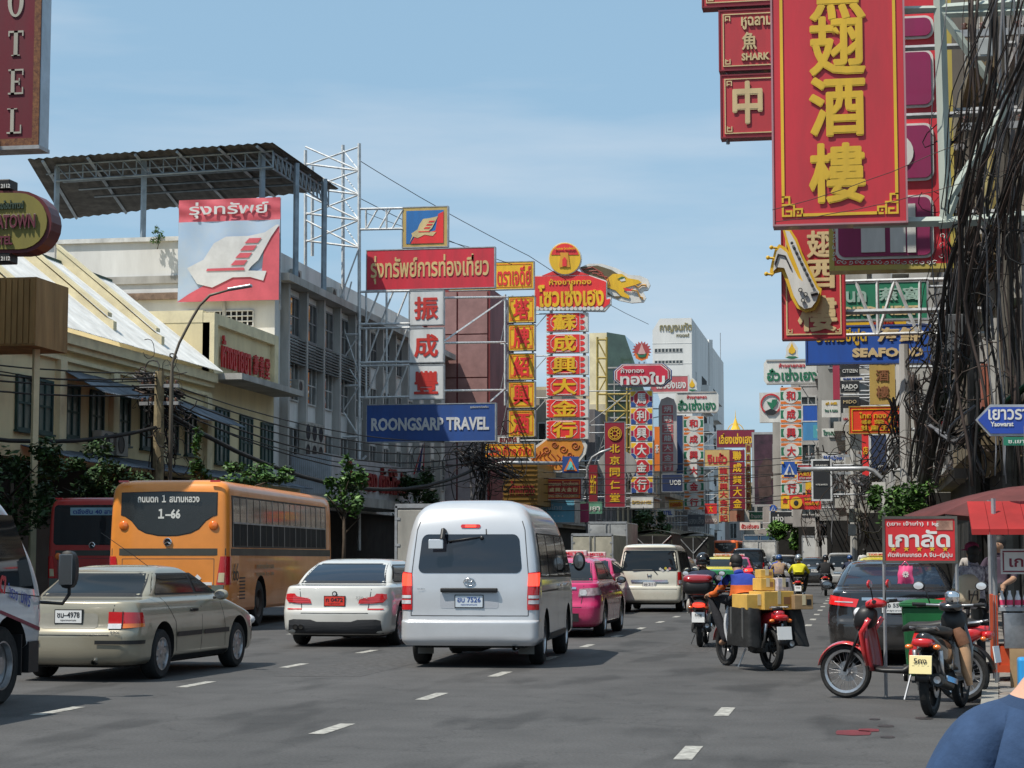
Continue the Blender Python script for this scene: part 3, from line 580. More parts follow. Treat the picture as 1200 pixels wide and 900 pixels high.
    q = MB(); B.poly(q, [(.62, .98), (.70, 1.06), (.62, 1.14), (.54, 1.06)], off=.009); q.build('warning_sticker', M_white, T); q = MB(); q.box(.62, .92, B.rear(.8, 1)-.02, B.rear(.8, 1)-.01, .92, .98); q.build('notice_sticker', M_white, T)
    q = MB(); B.patch(q, [('r', -1.06, 1.05), ('r', -.6, 1.05), ('r', -.6, 1.055), ('r', -1.06, 1.055)], off=.006, nu=1, nv=1); seam(B, q, [(-.95, .62), (-.95, 1.45)], 'r'); seam(B, q, [(.95, .62), (.95, 1.45)], 'r'); seam(B, q, [(-.95, 1.45), (.95, 1.45)], 'r'); q.build('engine_hatch_seam', mat('seam_shadow', (.05, .05, .055), .6, var=0), T)
    return T, B
# ------------------------------------------------ box truck seen from behind
def boxtruck(label, loc, rz, bm, W=2.0, H=2.7, L=4.5, zb=.85, group='trucks in the traffic', cover=None, canvas=False, name='box_truck'):
    T = thing(name, label, 'truck', loc, rz, group); w = W/2
    q = MB(); q.box(-w, w, 0, L, zb, H); b = q.build('cargo_box', bm, T, bevel=.03)
    if not canvas:
        for sd in (-1, 1):
            q = MB(); q.box(sd*w*.5-w*.46, sd*w*.5+w*.46, -.03, -.003, zb+.08, H-.10); d = q.build('rear_door', bm, T, bevel=.01)
            q = MB(); q.tube([(sd*.09, -.05, zb+.05), (sd*.09, -.05, H-.06)], .018, 6)
            for z in (zb+.3, (zb+H)/2, H-.3): q.box(sd*w-.10 if sd > 0 else sd*w-.02, sd*w+.02 if sd > 0 else sd*w+.10, -.045, -.02, z-.03, z+.03)
            q.build('lock_rod', M_steel, d)
        q = MB()
        for z in (zb-.02, H-.0): q.box(-w-.02, w+.02, -.04, .04, z-.05, z+.05)
        for x in (-w, w): q.box(x-.03, x+.03, -.04, .04, zb, H)
        q.build('door_frame', M_steel, T)
    else:
        q = MB(); q.box(-w+.08, w-.08, -.02, -.004, zb+.55, H-.12); q.build('cargo_opening', M_dark, T)
        q = MB(); q.bar((-w+.05, -.04, H-.1), (0, -.04, zb+.8), .04); q.bar((w-.05, -.04, H-.1), (0, -.04, zb+.8), .04); q.bar((0, -.04, H-.1), (0, -.04, zb+.5), .04); q.box(-w, w, -.05, -.02, zb, zb+.5); q.build('tailboard_frame', M_steel, T)
        q = MB(); q.grid(lambda u, v: Vector(((u-.5)*2*(w+.04), -.08+v*(L+.1), H+.02+.16*sin(pi*u)+.015*sin(v*30))), 12, 14); q.build('canvas_roof', cover or mat('dark_canvas', (.05, .055, .045), .9, bump=.3), T, True)
    q = MB(); q.box(-w+.05, w-.05, .05, L+1.2, .62, .78); q.build('chassis', M_dark, T)
    q = MB(); q.box(-w+.12, w-.12, L+.1, L+1.7, .5, H-.75); q.build('cab', mat('cab_white', (.55, .56, .56), .4, coat=.5), T, bevel=.15)
    for sd in (-1, 1):
        for yy in (.9, L+.9): wheel(T, sd*(w-.2), yy, .40, .26, sd, style='plain')
        q = MB(); q.box(sd*(w-.35)-.14, sd*(w-.35)+.14, -.03, .02, zb-.2, zb-.08); q.build('tail_light', M_red, T)
        q = MB(); q.box(sd*(w-.2)-.13, sd*(w-.2)+.13, .35, .37, .2, .65); q.build('mud_flap', M_black, T)
    q = MB(); q.box(-.2, .2, -.03, -.01, zb-.22, zb-.08); pl = q.build('license_plate', M_white, T)
    return T
# ---------------------------------------------------------------- people
def figure(parent, J, E, mats, name='body', sub=2, local=True):
    """J: joint -> (pos, radius) ; E: (a, b, region) ; one continuous skinned surface"""
    bm = bmesh.new(); lay = bm.verts.layers.skin.verify(); vs = {}; first = True
    for k, (p, r) in J.items():
        v = bm.verts.new(p); rr_ = r if isinstance(r, tuple) else (r, r); rr_ = tuple(x*(1.15 if x > .02 else 1.05) for x in rr_); v[lay].radius = rr_; v[lay].use_root = first; first = False; vs[k] = v
    for a, b, _ in E: bm.edges.new((vs[a], vs[b]))
    me = bpy.data.meshes.new('f'); bm.to_mesh(me); bm.free(); o = bpy.data.objects.new('f', me); COL.objects.link(o)
    md = o.modifiers.new('s', 'SKIN'); md.use_smooth_shade = True; md.branch_smoothing = .3; m2 = o.modifiers.new('u', 'SUBSURF'); m2.levels = sub; m2.render_levels = sub
    dg = bpy.context.evaluated_depsgraph_get(); m = bpy.data.meshes.new_from_object(o.evaluated_get(dg)); bpy.data.objects.remove(o)
    for x in mats: m.materials.append(x)
    seg = [(Vector(J[a][0]), Vector(J[b][0]), r, (max(J[a][1]) if isinstance(J[a][1], tuple) else J[a][1]), (max(J[b][1]) if isinstance(J[b][1], tuple) else J[b][1])) for a, b, r in E]
    for p in m.polygons:
        c = p.center; best = 9; reg = 0
        for a, b, r, ra, rb in seg:
            d = b-a; t = max(0, min(1, (c-a).dot(d)/max(1e-9, d.length_squared))); q = (c-(a+d*t)).length-(ra+(rb-ra)*t)-(.022 if r == 4 else 0)
            if q < best: best = q; reg = r
        p.material_index = min(reg, len(mats)-1)
    m.polygons.foreach_set('use_smooth', [True]*len(m.polygons)); o = bpy.data.objects.new(name, m); link(o, parent); return o
def hand(J, E, key, wrist, palm, dirs, reg, side, curl):
    """five unequal bent fingers rooted in the palm"""
    J[key+'p'] = (palm, .030); E.append((wrist, key+'p', reg)); d = Vector(dirs).normalized(); s = Vector(side).normalized(); c = Vector(curl).normalized()
    for i, (o, l) in enumerate(((-.033, .062), (-.011, .074), (.011, .070), (.032, .055))):
        a = Vector(palm)+d*.045+s*o; b = a+d*l*.45+c*l*.25; e = b+d*l*.05+c*l*.5
        J[key+'a%d' % i] = (a, .011); J[key+'b%d' % i] = (b, .009); J[key+'c%d' % i] = (e, .008); E += [(key+'p', key+'a%d' % i, reg), (key+'a%d' % i, key+'b%d' % i, reg), (key+'b%d' % i, key+'c%d' % i, reg)]
    a = Vector(palm)-s*.04; b = a-s*.012+d*.035+c*.02; J[key+'t'] = (a, .012); J[key+'u'] = (b, .010); E += [(key+'p', key+'t', reg), (key+'t', key+'u', reg)]
SKIN = mat('skin', (.42, .24, .15), .5, var=.08, vs=6); SKIN2 = mat('pale_skin', (.62, .36, .25), .45, var=.06, vs=8)
def rider(label, loc, rz, shirt, trou, head='helmet', hm=None, sleeve=2, group='riders on motorbikes', lean=.06, turn=0, fingers=True, arm=(.30, .50, 1.04), seat=.80, foot=None, shoe=None, sub=2, yoke=None):
    T = thing('person', label, 'person', loc, rz, group); h = seat
    J = {'pelvis': ((0, -.10, h+.10), (.16, .13)), 'belly': ((0, -.09+lean*.3, h+.26), (.15, .11)), 'chest': ((0, -.05+lean, h+.42), (.175, .12)), 'neckb': ((0, -.02+lean*1.4, h+.545), (.085, .075)), 'neck': ((0, .0+lean*1.6, h+.62), (.05, .05)), 'head': ((turn*.02, .03+lean*1.8, h+.71), (.075, .085)), 'crown': ((turn*.02, .03+lean*1.8, h+.79), (.072, .08))}
    E = [('pelvis', 'belly', 0), ('belly', 'chest', 0), ('chest', 'neckb', 4 if yoke else 0), ('neckb', 'neck', 2), ('neck', 'head', 2), ('head', 'crown', 2)]
    for s, n in ((-1, 'l'), (1, 'r')):
        ax, ay, az = arm
        J[n+'sh'] = ((s*.20, -.04+lean*1.2, h+.50), .062); J[n+'el'] = ((s*(.33), (ay+.0)/2-.02, (h+.42+az)/2-.06), .047); J[n+'wr'] = ((s*ax, ay-.07, az+.03), .030)
        J[n+'hp'] = ((s*.13, -.02, h+.06), .095); J[n+'kn'] = ((s*.22, .36, h-.08), .068); J[n+'an'] = ((s*.16, .26, .40), .042); J[n+'to'] = ((s*.16, .42, .35), .035)
        E += [('chest', n+'sh', 0), (n+'sh', n+'el', 0), (n+'el', n+'wr', 0 if sleeve == 2 else 2), ('pelvis', n+'hp', 1), (n+'hp', n+'kn', 1), (n+'kn', n+'an', 1), (n+'an', n+'to', 3)]
        if fingers: hand(J, E, n+'h', n+'wr', Vector((s*ax, ay-.02, az+.02)), (0, 1, -.15), 2, (1, 0, 0), (0, .1, -1))
        else: J[n+'ha'] = ((s*ax, ay, az+.01), .034); E.append((n+'wr', n+'ha', 2))
    figure(T, J, E, [shirt, trou, SKIN, shoe or M_black]+([yoke] if yoke else []), sub=sub)
    hd = Vector(J['crown'][0])-Vector((0, 0, .04))
    if head == 'helmet':
        q = MB(); q.ell(hd+Vector((0, .0, .015)), (.125, .145, .125), 20, 12); q.build('helmet', hm, T, True)
        q = MB(); q.grid(lambda u, v: hd+Vector((.130*sin((u-.5)*2.6), .148*cos((u-.5)*2.6)+.004, -.09+.11*v)), 10, 3); q.build('visor', M_glass, T, True)
        q = MB(); q.lathe([(.128, -.085), (.131, -.07), (.128, -.05)], hd+Vector((0, 0, .015)), 20, 'z', Matrix.Diagonal((1, 1.13, 1))); q.build('helmet_rim', M_black, T, True)
    else:
        q = MB(); q.ell(hd+Vector((0, -.012, .01)), (.092, .108, .10), 16, 10); q.ell(hd+Vector((0, -.035, -.05)), (.082, .075, .075), 14, 8); q.build('hair', mat('black_hair', (.012, .010, .009), .6, var=.2, vs=40), T, True)
        q = MB()
        for s in (-1, 1): q.ell(hd+Vector((s*.088, .0, -.05)), (.014, .022, .032), 8, 6)
        q.build('ears', SKIN, T, True)
    return T
# ---------------------------------------------------------------- two-wheelers (forward = +y)
def loft(mb, secs, n=16, p=2.6):
    V = []; k = len(secs)
    for y, z, hw, hh in secs:
        for j in range(n):
            a = 2*pi*j/n; c, s = cos(a), sin(a); V.append((hw*abs(c)**(2/p)*(1 if c > 0 else -1), y, z+hh*abs(s)**(2/p)*(1 if s > 0 else -1)))
    return mb.add(V, [(i*n+j, i*n+(j+1) % n, (i+1)*n+(j+1) % n, (i+1)*n+j) for i in range(k-1) for j in range(n)]+[tuple(range(n-1, -1, -1)), tuple((k-1)*n+j for j in range(n))])
def bikewheel(T, y, r, wd, rimm, wire=False, sp=5, tint=None):
    t = MB(); h = wd/2; R = r-wd*.75
    t.lathe([(R, -h*.7), (r-h*.7, -h), (r-h*.2, -h*.7), (r, 0), (r-h*.2, h*.7), (r-h*.7, h), (R, h*.7)], (0, y, r), 32, 'x'); wo = t.build('wheel', M_tyre, T, 40)
    m = MB(); m.lathe([(R+.004, -h*.75), (R-.022, -h*.6), (R-.022, h*.6), (R+.004, h*.75), (R+.004, -h*.75)], (0, y, r), 32, 'x'); m.lathe([(.045, -.05), (.045, .05)], (0, y, r), 14, 'x', cap=True)
    for i in range(24 if wire else sp):
        a = 2*pi*i/(24 if wire else sp); x = (.03 if i % 2 else -.03) if wire else 0
        m.tube([(x, y+.04*cos(a), r+.04*sin(a)), (0, y+(R-.01)*cos(a+(.12 if wire else 0)), r+(R-.01)*sin(a+(.12 if wire else 0)))], .0022 if wire else .016, 4)
    m.build('rim', rimm, wo, 40)
    if True:
        m = MB(); m.lathe([(.11, .055), (.11, .062), (.05, .062)], (0, y, r), 20, 'x'); m.build('brake_disc', M_alu, wo, 40)
    return wo
def scooter(label, loc, rz, pm, pm2=None, wire=False, r=.285, group=None, name='motor_scooter', topbox=None, platec=M_white, ptxt='', lampm=None, steer=0, mirrors=True, rimm=None, cat='motorbike', shield=None, mirm=None, matt=False, seatm=None, tailc=None, sidebox=False):
    T = thing(name, label, cat, loc, rz, group); b2 = pm2 or M_black; lm = lampm or M_red
    bikewheel(T, -.62, r, .095, rimm or M_alu, wire); bikewheel(T, .64, r, .08, rimm or M_alu, wire)
    q = MB(); n = 14   # front mudguard
    def fen(u, v):
        a = radians(10+150*u); R = r+.035; x = (v-.5)*.13; return Vector((x, .64+(R-abs(v-.5)*.05)*cos(a), r+(R-abs(v-.5)*.05)*sin(a)))
    q.grid(fen, 14, 6); o = q.build('front_mudguard', pm, T, True); md = o.modifiers.new('s', 'SOLIDIFY'); md.thickness = .006
    q = MB()
    for s in (-1, 1): q.tube([(s*.055, .64, r), (s*.055, .50, .62), (s*.045, .44, .80)], .017, 8)
    q.tube([(0, .44, .78), (0, .38, .98)], .024, 8); q.build('front_fork', M_black, T, True)
    # leg shield, nose and headlight
    q = MB(); loft(q, [(.50, .66, .10, .10), (.46, .72, .15, .16), (.40, .74, .17, .20), (.36, .72, .16, .20)]); loft(q, [(.40, .70, .165, .22), (.36, .48, .15, .12), (.30, .34, .13, .06)]) if False else None
    def sh(u, v):
        z = .30+.56*v; hw = .10+.10*sin(pi*min(1, v*.75+.2)); x = (u-.5)*2*hw; return Vector((x, .345+.08*(1-(2*u-1)**2)+.03*v-.05*(1-v)**2, z))
    q = MB(); q.grid(sh, 12, 10); o = q.build('leg_shield', shield or pm, T, True); md = o.modifiers.new('s', 'SOLIDIFY'); md.thickness = .03
    q = MB(); loft(q, [(.53, .80, .04, .05), (.50, .82, .10, .10), (.44, .85, .13, .13), (.36, .86, .12, .12), (.31, .86, .09, .08)]); q.build('nose_fairing', b2, T, True)
    q = MB(); loft(q, [(.40, .96, .03, .02), (.38, .99, .10, .045), (.30, 1.01, .13, .055), (.22, 1.0, .10, .04), (.19, 1.0, .05, .02)]); q.build('handlebar_cowl', pm if not matt else b2, T, True)
    q = MB(); q.ell((0, .49, .90), (.085, .05, .06), 14, 8); q.build('headlight', M_clear, T, True)
    q = MB(); q.tube([(-.33, .20, 1.03), (-.15, .28, 1.02), (.15, .28, 1.02), (.33, .20, 1.03)], .014, 8); q.cur = 1
    for s in (-1, 1): q.tube([(s*.24, .245, 1.025), (s*.36, .19, 1.03)], .019, 8); q.tube([(s*.20, .30, 1.02), (s*.34, .27, 1.0)], .006, 5)
    q.build('handlebar', [M_alu, M_black], T, 50)
    if mirrors:
        for s in (-1, 1):
            q = MB(); q.tube([(s*.20, .26, 1.03), (s*.24, .27, 1.16), (s*.27, .27, 1.18)], .007, 6); q.cur = 1; q.ell((s*.31, .265, 1.21), (.065, .018, .045), 14, 8); q.cur = 2; q.lathe([(.05, -.019), (0, -.020)], (s*.31, .265, 1.21), 14, 'y', Matrix.Diagonal((1, 1, .7)))
            q.build('mirror', [M_black, mirm or M_black, mat('mirror_glass_bright', (.8, .8, .82), .12, .6, var=0)], T, True)
    q = MB(); loft(q, [(.36, .33, .11, .035), (.20, .31, .13, .03), (-.02, .31, .13, .035), (-.12, .36, .12, .08)]); q.build('floorboard', b2 if not matt else M_black, T, True)
    q = MB(); loft(q, [(-.08, .45, .10, .10), (-.14, .55, .135, .18), (-.35, .58, .15, .16), (-.60, .66, .13, .11), (-.80, .72, .09, .07), (-.90, .75, .05, .04)]); q.build('rear_body', pm, T, True)
    q = MB(); loft(q, [(.0, .74, .06, .03), (-.08, .77, .11, .05), (-.30, .775, .14, .05), (-.45, .80, .145, .05), (-.70, .815, .12, .045), (-.80, .81, .08, .03)]); q.build('seat', seatm or mat('black_vinyl', (.02, .02, .02), .5, bump=.1), T, True)
    q = MB(); q.tube([(-.10, -.62, .80), (-.12, -.86, .84), (.12, -.86, .84), (.10, -.62, .80)], .014, 6); q.build('grab_rail', M_alu, T, True)
    q = MB(); loft(q, [(-.86, .70, .11, .045), (-.93, .70, .09, .04), (-.945, .70, .06, .03)]); q.build('tail_light', lm, T, True)
    for s in (-1, 1):
        q = MB(); q.ell((s*.13, -.88, .66), (.04, .03, .025), 10, 6); q.build('indicator', M_amber, T, True)
    q = MB(); q.grid(lambda u, v: Vector(((v-.5)*.13, -.62+(r+.05)*cos(radians(75+95*u)), r+(r+.05)*sin(radians(75+95*u)))), 10, 4); o = q.build('rear_mudguard', b2, T, True); md = o.modifiers.new('s', 'SOLIDIFY'); md.thickness = .008
    q = MB(); q.bbox((0, -.98, .50), (.21, .012, .17), Matrix.Rotation(-.15, 3, 'X')); o = q.build('license_plate', platec, T, bevel=.002)
    if ptxt:
        ik = MATS['plate_ink']; text(o, ptxt[0], (0, -.99, .535), .12, .05, ik, t=.003, world=False, bold=.02); text(o, ptxt[1], (0, -.985, .465), .16, .055, ik, t=.003, world=False, bold=.02)
    q = MB(); q.tube([(.0, -.60, .30), (.0, -.25, .36)], .07, 10); q.lathe([(.10, -.10), (.12, -.04), (.12, .04), (.09, .10)], (-.06, -.35, .33), 14, 'x', cap=True); q.box(-.12, -.04, -.62, -.2, .24, .36); q.build('engine', mat('cast_engine', (.10, .10, .10), .5, .4, var=.3, vs=10), T, 50)
    q = MB(); q.tube([(.10, -.15, .28), (.13, -.40, .28), (.14, -.90, .36)], [.018, .05, .062], 12); q.cur = 1; q.lathe([(.035, -.02), (.0, -.015)], (.14, -.905, .362), 10, 'y'); q.cur = 0; o = q.build('exhaust', [mat('black_exhaust', (.03, .03, .03), .4, .5), M_alu], T, 50)
    q = MB(); q.bbox((.205, -.60, .345), (.012, .42, .05), Matrix.Rotation(-.14, 3, 'X')); q.build('heat_shield', M_chrome, T)
    for s in (-1, 1):
        q = MB(); q.tube([(s*.11, -.60, .30), (s*.12, -.70, .62)], .026, 8); q.build('shock_absorber', M_alu, T, True)
    q = MB(); q.tube([(-.10, -.10, .27), (-.20, -.06, .02)], .012, 6); q.build('side_stand', M_alu, T)
    if topbox:
        q = MB(); loft(q, [(-.72, 1.0, .19, .10), (-.80, 1.0, .23, .13), (-1.0, 1.0, .24, .14), (-1.12, 1.0, .22, .12), (-1.16, 1.0, .17, .08)], 20, 3.4); q.build('top_box', M_black, T, True)
        q = MB(); loft(q, [(-.72, 1.12, .17, .05), (-.80, 1.12, .235, .075), (-1.0, 1.13, .245, .08), (-1.13, 1.12, .22, .065), (-1.17, 1.11, .15, .04)], 20, 3); q.build('top_box_lid', topbox, T, True)
    return T
# ---------------------------------------------------------------- foliage
def leaves(name, c, rad, n, m, parent=None, ls=.09, seed=0, clumps=14, flat=.6):
    rnd = random.Random(seed); mb = MB(); C = []
    for i in range(clumps):
        while True:
            p = Vector((rnd.uniform(-1, 1), rnd.uniform(-1, 1), rnd.uniform(-1, 1)))
            if p.length < 1: break
        C.append((Vector((p.x*rad[0], p.y*rad[1], p.z*rad[2])), rnd.uniform(.22, .42)))
    for i in range(n):
        cc, cr_ = rnd.choice(C); d = Vector((rnd.gauss(0, 1), rnd.gauss(0, 1), rnd.gauss(0, 1))).normalized()*rnd.random()**.4
        p = Vector(c)+cc+Vector((d.x*rad[0]*cr_, d.y*rad[1]*cr_, d.z*rad[2]*cr_)); a = Vector((rnd.gauss(0, 1), rnd.gauss(0, 1), rnd.gauss(0, .5)-.2)).normalized(); b = a.cross(Vector((rnd.gauss(0, .5), rnd.gauss(0, .5), 1))).normalized()
        l = ls*rnd.uniform(.6, 1.4); mb.cur = 0 if rnd.random() < .5 else (1 if rnd.random() < .7 else 2)
        mb.add([p-a*l*.5, p+b*l*.28, p+a*l*.6, p-b*l*.28], [(0, 1, 2, 3)])
    return mb.build(name, m, parent, fix=False)
def tree(label, base, h, rad, n, m=None, seed=0, ls=.16, group=None, name='street_tree', cz=None, cat='tree', trunk=.09, clumps=16):
    T = thing(name, label, cat, base, 0, group); rnd = random.Random(seed); top = cz or (h-rad[2]*.9)
    q = MB(); q.tube([(0, 0, 0), (.05, .03, top*.5), (0, .08, top)], [trunk, trunk*.8, trunk*.5], 8)
    for i in range(6):
        a = 2*pi*i/6+rnd.random(); z = top*(.55+.07*i); q.tube([(0, .04, z), (rad[0]*.3*cos(a), rad[1]*.3*sin(a), z+rad[2]*.25), (rad[0]*.75*cos(a), rad[1]*.75*sin(a), z+rad[2]*.6)], [trunk*.5, trunk*.3, trunk*.1], 5)
    q.build('trunk', M_bark, T, True); leaves('crown', (0, 0, top), rad, n, m or [M_leaf[0], M_leaf[1], M_leaf[1]], T, ls, seed, clumps)
    return T
# ---------------------------------------------------------------- ground, road, kerbs, markings
M_ground = mat('ground_dust', (.14, .13, .12), .9, var=.2, vs=.5)
def road_mat():
    m = mat('asphalt', (.088, .086, .088), .82, var=.0); nt = m.node_tree; N = nt.nodes; L = nt.links; b = N['Principled BSDF']
    g = N.new('ShaderNodeNewGeometry')
    def noise(sc, det, mapping=None):
        n = N.new('ShaderNodeTexNoise'); n.inputs['Scale'].default_value = sc; n.inputs['Detail'].default_value = det
        if mapping:
            mp = N.new('ShaderNodeMapping'); mp.inputs['Scale'].default_value = mapping; L.new(g.outputs['Position'], mp.inputs[0]); L.new(mp.outputs[0], n.inputs['Vector'])
        else: L.new(g.outputs['Position'], n.inputs['Vector'])
        return n
    a = noise(.5, 6, (1, .12, 1)); c = noise(40, 3); e = noise(1.3, 8)
    def rng(n, lo, hi, a0=.3, a1=.7):
        r = N.new('ShaderNodeMapRange'); r.inputs['From Min'].default_value = a0; r.inputs['From Max'].default_value = a1; r.inputs['To Min'].default_value = lo; r.inputs['To Max'].default_value = hi; L.new(n.outputs['Fac'], r.inputs[0]); return r
    m1 = N.new('ShaderNodeMath'); m1.operation = 'MULTIPLY'; m2 = N.new('ShaderNodeMath'); m2.operation = 'MULTIPLY'
    L.new(rng(a, .8, 1.15).outputs[0], m1.inputs[0]); L.new(rng(c, .75, 1.25).outputs[0], m1.inputs[1]); vo = N.new('ShaderNodeTexVoronoi'); vo.feature = 'DISTANCE_TO_EDGE'; vo.inputs['Scale'].default_value = .45; ad = N.new('ShaderNodeVectorMath'); n9 = noise(2.2, 5); ad.operation = 'ADD'; L.new(n9.outputs['Color'], ad.inputs[0]); L.new(g.outputs['Position'], ad.inputs[1]); L.new(ad.outputs[0], vo.inputs['Vector'])
    ck = N.new('ShaderNodeMapRange'); ck.inputs['From Max'].default_value = .012; ck.inputs['To Min'].default_value = .72; ck.inputs['To Max'].default_value = 1; L.new(vo.outputs['Distance'], ck.inputs[0]); m3 = N.new('ShaderNodeMath'); m3.operation = 'MULTIPLY'; L.new(m1.outputs[0], m3.inputs[0]); L.new(ck.outputs[0], m3.inputs[1])
    oil = rng(noise(.9, 3, (1.3, .35, 1)), .62, 1, .36, .46); m4 = N.new('ShaderNodeMath'); m4.operation = 'MULTIPLY'; L.new(m3.outputs[0], m4.inputs[0]); L.new(oil.outputs[0], m4.inputs[1]); L.new(m4.outputs[0], m2.inputs[0]); L.new(rng(e, .82, 1.12).outputs[0], m2.inputs[1])
    x = N.new('ShaderNodeMixRGB'); x.blend_type = 'MULTIPLY'; x.inputs['Fac'].default_value = 1; x.inputs['Color1'].default_value = (.074, .072, .071, 1); L.new(m2.outputs[0], x.inputs['Color2']); L.new(x.outputs[0], b.inputs['Base Color'])
    bp = N.new('ShaderNodeBump'); bp.inputs['Strength'].default_value = .35; bp.inputs['Distance'].default_value = .01; n = noise(60, 3); L.new(n.outputs['Fac'], bp.inputs['Height']); L.new(bp.outputs[0], b.inputs['Normal'])
    return m
M_road = road_mat()
q = MB(); q.add([(-2500, -500, -.02), (2500, -500, -.02), (2500, 4000, -.02), (-2500, 4000, -.02)], [(0, 1, 2, 3)]); structure(q, 'ground', M_ground)
q = MB(); q.add([(-24, -30, 0), (1.0, -30, 0), (1.0, 18, 0), (1.5, 26, 0), (1.7, 45, 0), (.6, 80, 0), (-2, 130, 0), (-8, 200, 0), (-10, 330, 0), (-19, 330, 0), (-18, 200, 0), (-18, 130, 0), (-23, 120, 0), (-24, 80, 0)], [tuple(range(14))]); structure(q, 'road', M_road)
M_line = mat('worn_white_paint', (.42, .41, .37), .7, var=.3, vs=11, dirt=(.14, .135, .125))
def strip(name, x0, x1, y0, y1, z, m, **k):
    q = MB(); q.add([(x0, y0, z), (x1, y0, z), (x1, y1, z), (x0, y1, z)], [(0, 1, 2, 3)]); return structure(q, name, m, **k)
dash0 = None
for X, y0 in ((-4.57, 8.15), (-1.33, 6.6), (-7.72, 9.6), (-10.9, 8.4)):
    for i in range(26):
        if X == -1.33 and 4 <= i <= 8: continue
        y = y0+i*4.05
        if dash0 is None: dash0 = strip('lane_dash', X-.07, X+.07, y, y+1.05, .004, M_line); base = (X, y); continue
        c = dash0.copy(); COL.objects.link(c); c.location = (X-base[0]+(.16 if X == -1.33 and y > 30 else 0), y-base[1], 0)
for p in ((911, 628), ): pass
for x0, x1, y0, y1, c in ((-7.3, -6.2, 24, 31, .078), (-3.2, -2.4, 31, 52, .075)): strip('road_patch', x0, x1, y0, y1, .002, mat('asphalt_patch', (c, c*.97, c*.96), .85, var=.25, vs=9, bump=.4, bs=60))
# pavements with kerb stones
M_pave = mat('paving', (.22, .20, .18), .85, var=.2, vs=2, bump=.3); M_kerb = mat('kerb_concrete', (.28, .27, .24), .8, var=.25, vs=3, bump=.3)
rk = [(1.0, -30), (1.0, 18.4), (1.5, 26), (1.7, 45), (.6, 80), (-2, 130), (-8, 200)]
q = MB(); n = len(rk)
q.add([(x+.16, y, .13) for x, y in rk]+[(x+9, y, .13) for x, y in rk], [(i, n+i, n+i+1, i+1) for i in range(n-1)]); structure(q, 'pavement', M_pave)
q = MB(); q.box(-30, -24.16, -30, 122, -.01, .13); structure(q, 'pavement', M_pave)
q = MB(); q.box(-.08, .08, 0, .985, -.02, .14); kme = q.mesh('kerb_stone', M_kerb); 
for j, ((xa, ya), (xb, yb)) in enumerate(zip(rk[1:], rk[2:])):
    l = hypot(xb-xa, yb-ya); a = atan2(-(xb-xa), yb-ya)
    for i in range(int(l)):
        if ya+i > 95: break
        o = bpy.data.objects.new('kerb_stone', kme); COL.objects.link(o); o['kind'] = 'structure'; o.location = (xa+(xb-xa)*(i+.5)/l+.08, ya+(yb-ya)*i/l, 0); o.rotation_euler = (0, 0, a)
for i in range(0, 12):
    o = bpy.data.objects.new('kerb_stone', kme); COL.objects.link(o); o['kind'] = 'structure'; o.location = (1.08, 6.4+i, 0)
# a few paving slabs on the near pavement
M_slab = [mat('slab_%s' % k, c, .85, var=.2, vs=4, bump=.2) for k, c in (('grey', (.24, .22, .2)), ('warm', (.27, .22, .18)))]
q = MB(); q.box(-.195, .195, -.195, .195, .131, .15); sm_ = [q.mesh('paving_slab', m) for m in M_slab]
for i in range(6):
    for j in range(34):
        y = 14.2+j*.4; x = 1.4+i*.4+max(0, min(.5, (y-18.4)*.066))
        o = bpy.data.objects.new('paving_slab', sm_[(i*7+j*3) % 5 == 0]); COL.objects.link(o); o['kind'] = 'structure'; o.location = (x, y, random.uniform(-.003, .003))
# litter: red splash bits near the kerb
for px, py, w_ in ((1000, 859, .30), (1018, 856, .18), (1038, 851, .14), (1025, 843, .1), (1083, 842, .16), (1040, 864, .12)):
    p = gnd(px, py); q = MB(); q.add([(p.x+w_*.5*cos(a*pi/4)*(1+.3*(a % 2)), p.y+w_*.9*sin(a*pi/4), .004) for a in range(8)], [tuple(range(8))]); structure(q, 'road_stain', mat('dark_red_stain', (.16, .02, .025), .5, var=.2) if w_ > .15 and px < 1020 else mat('damp_stain', (.04, .035, .035), .5, var=.2))
# ---------------------------------------------------------------- windows
_WP = {}
def window(parent, o, r, w, h, nx, ny, fm, pm, depth=.07, bar=.05, sill=None, name='window'):
    """o: bottom-left corner on the wall; r: rightward unit vector seen from outside"""
    key = (round(w, 2), round(h, 2), nx, ny, fm.name, pm.name, depth)
    if key not in _WP:
        q = MB()
        for a, b in ((0, bar*1.3), (w-bar*1.3, w)): q.box(a, b, -depth, 0, 0, h)
        for a, b in ((0, bar*1.3), (h-bar*1.3, h)): q.box(bar*1.3, w-bar*1.3, -depth*.98, 0, a, b)
        for i in range(1, nx): q.box(w*i/nx-bar/2, w*i/nx+bar/2, -depth*.8, 0, bar*1.3, h-bar*1.3)
        for j in range(1, ny): q.box(bar*1.3, w-bar*1.3, -depth*.7, 0, h*j/ny-bar/2, h*j/ny+bar/2)
        if sill: q.box(-.06, w+.06, -.16, 0, -.07, -.003)
        g = MB(); g.box(0, w/nx-bar*.9, -.02, -.002, 0, h/ny-bar*.9)
        _WP[key] = (q.mesh('window', fm), g.mesh('pane', pm))
    fmesh, gm = _WP[key]; I = root_mat(parent).inverted(); r = Vector(r).normalized(); nrm = r.cross(Vector((0, 0, 1)))
    M = Matrix.Translation(Vector(o)) @ Matrix(((r.x, -nrm.x, 0), (r.y, -nrm.y, 0), (0, 0, 1))).to_4x4()
    f = bpy.data.objects.new(name, fmesh); link(f, parent); f.matrix_local = I @ M
    for i in range(nx):
        for j in range(ny):
            p = bpy.data.objects.new('pane', gm); link(p, f); p.location = (w*i/nx+bar*.45, 0, h*j/ny+bar*.45)
    return f
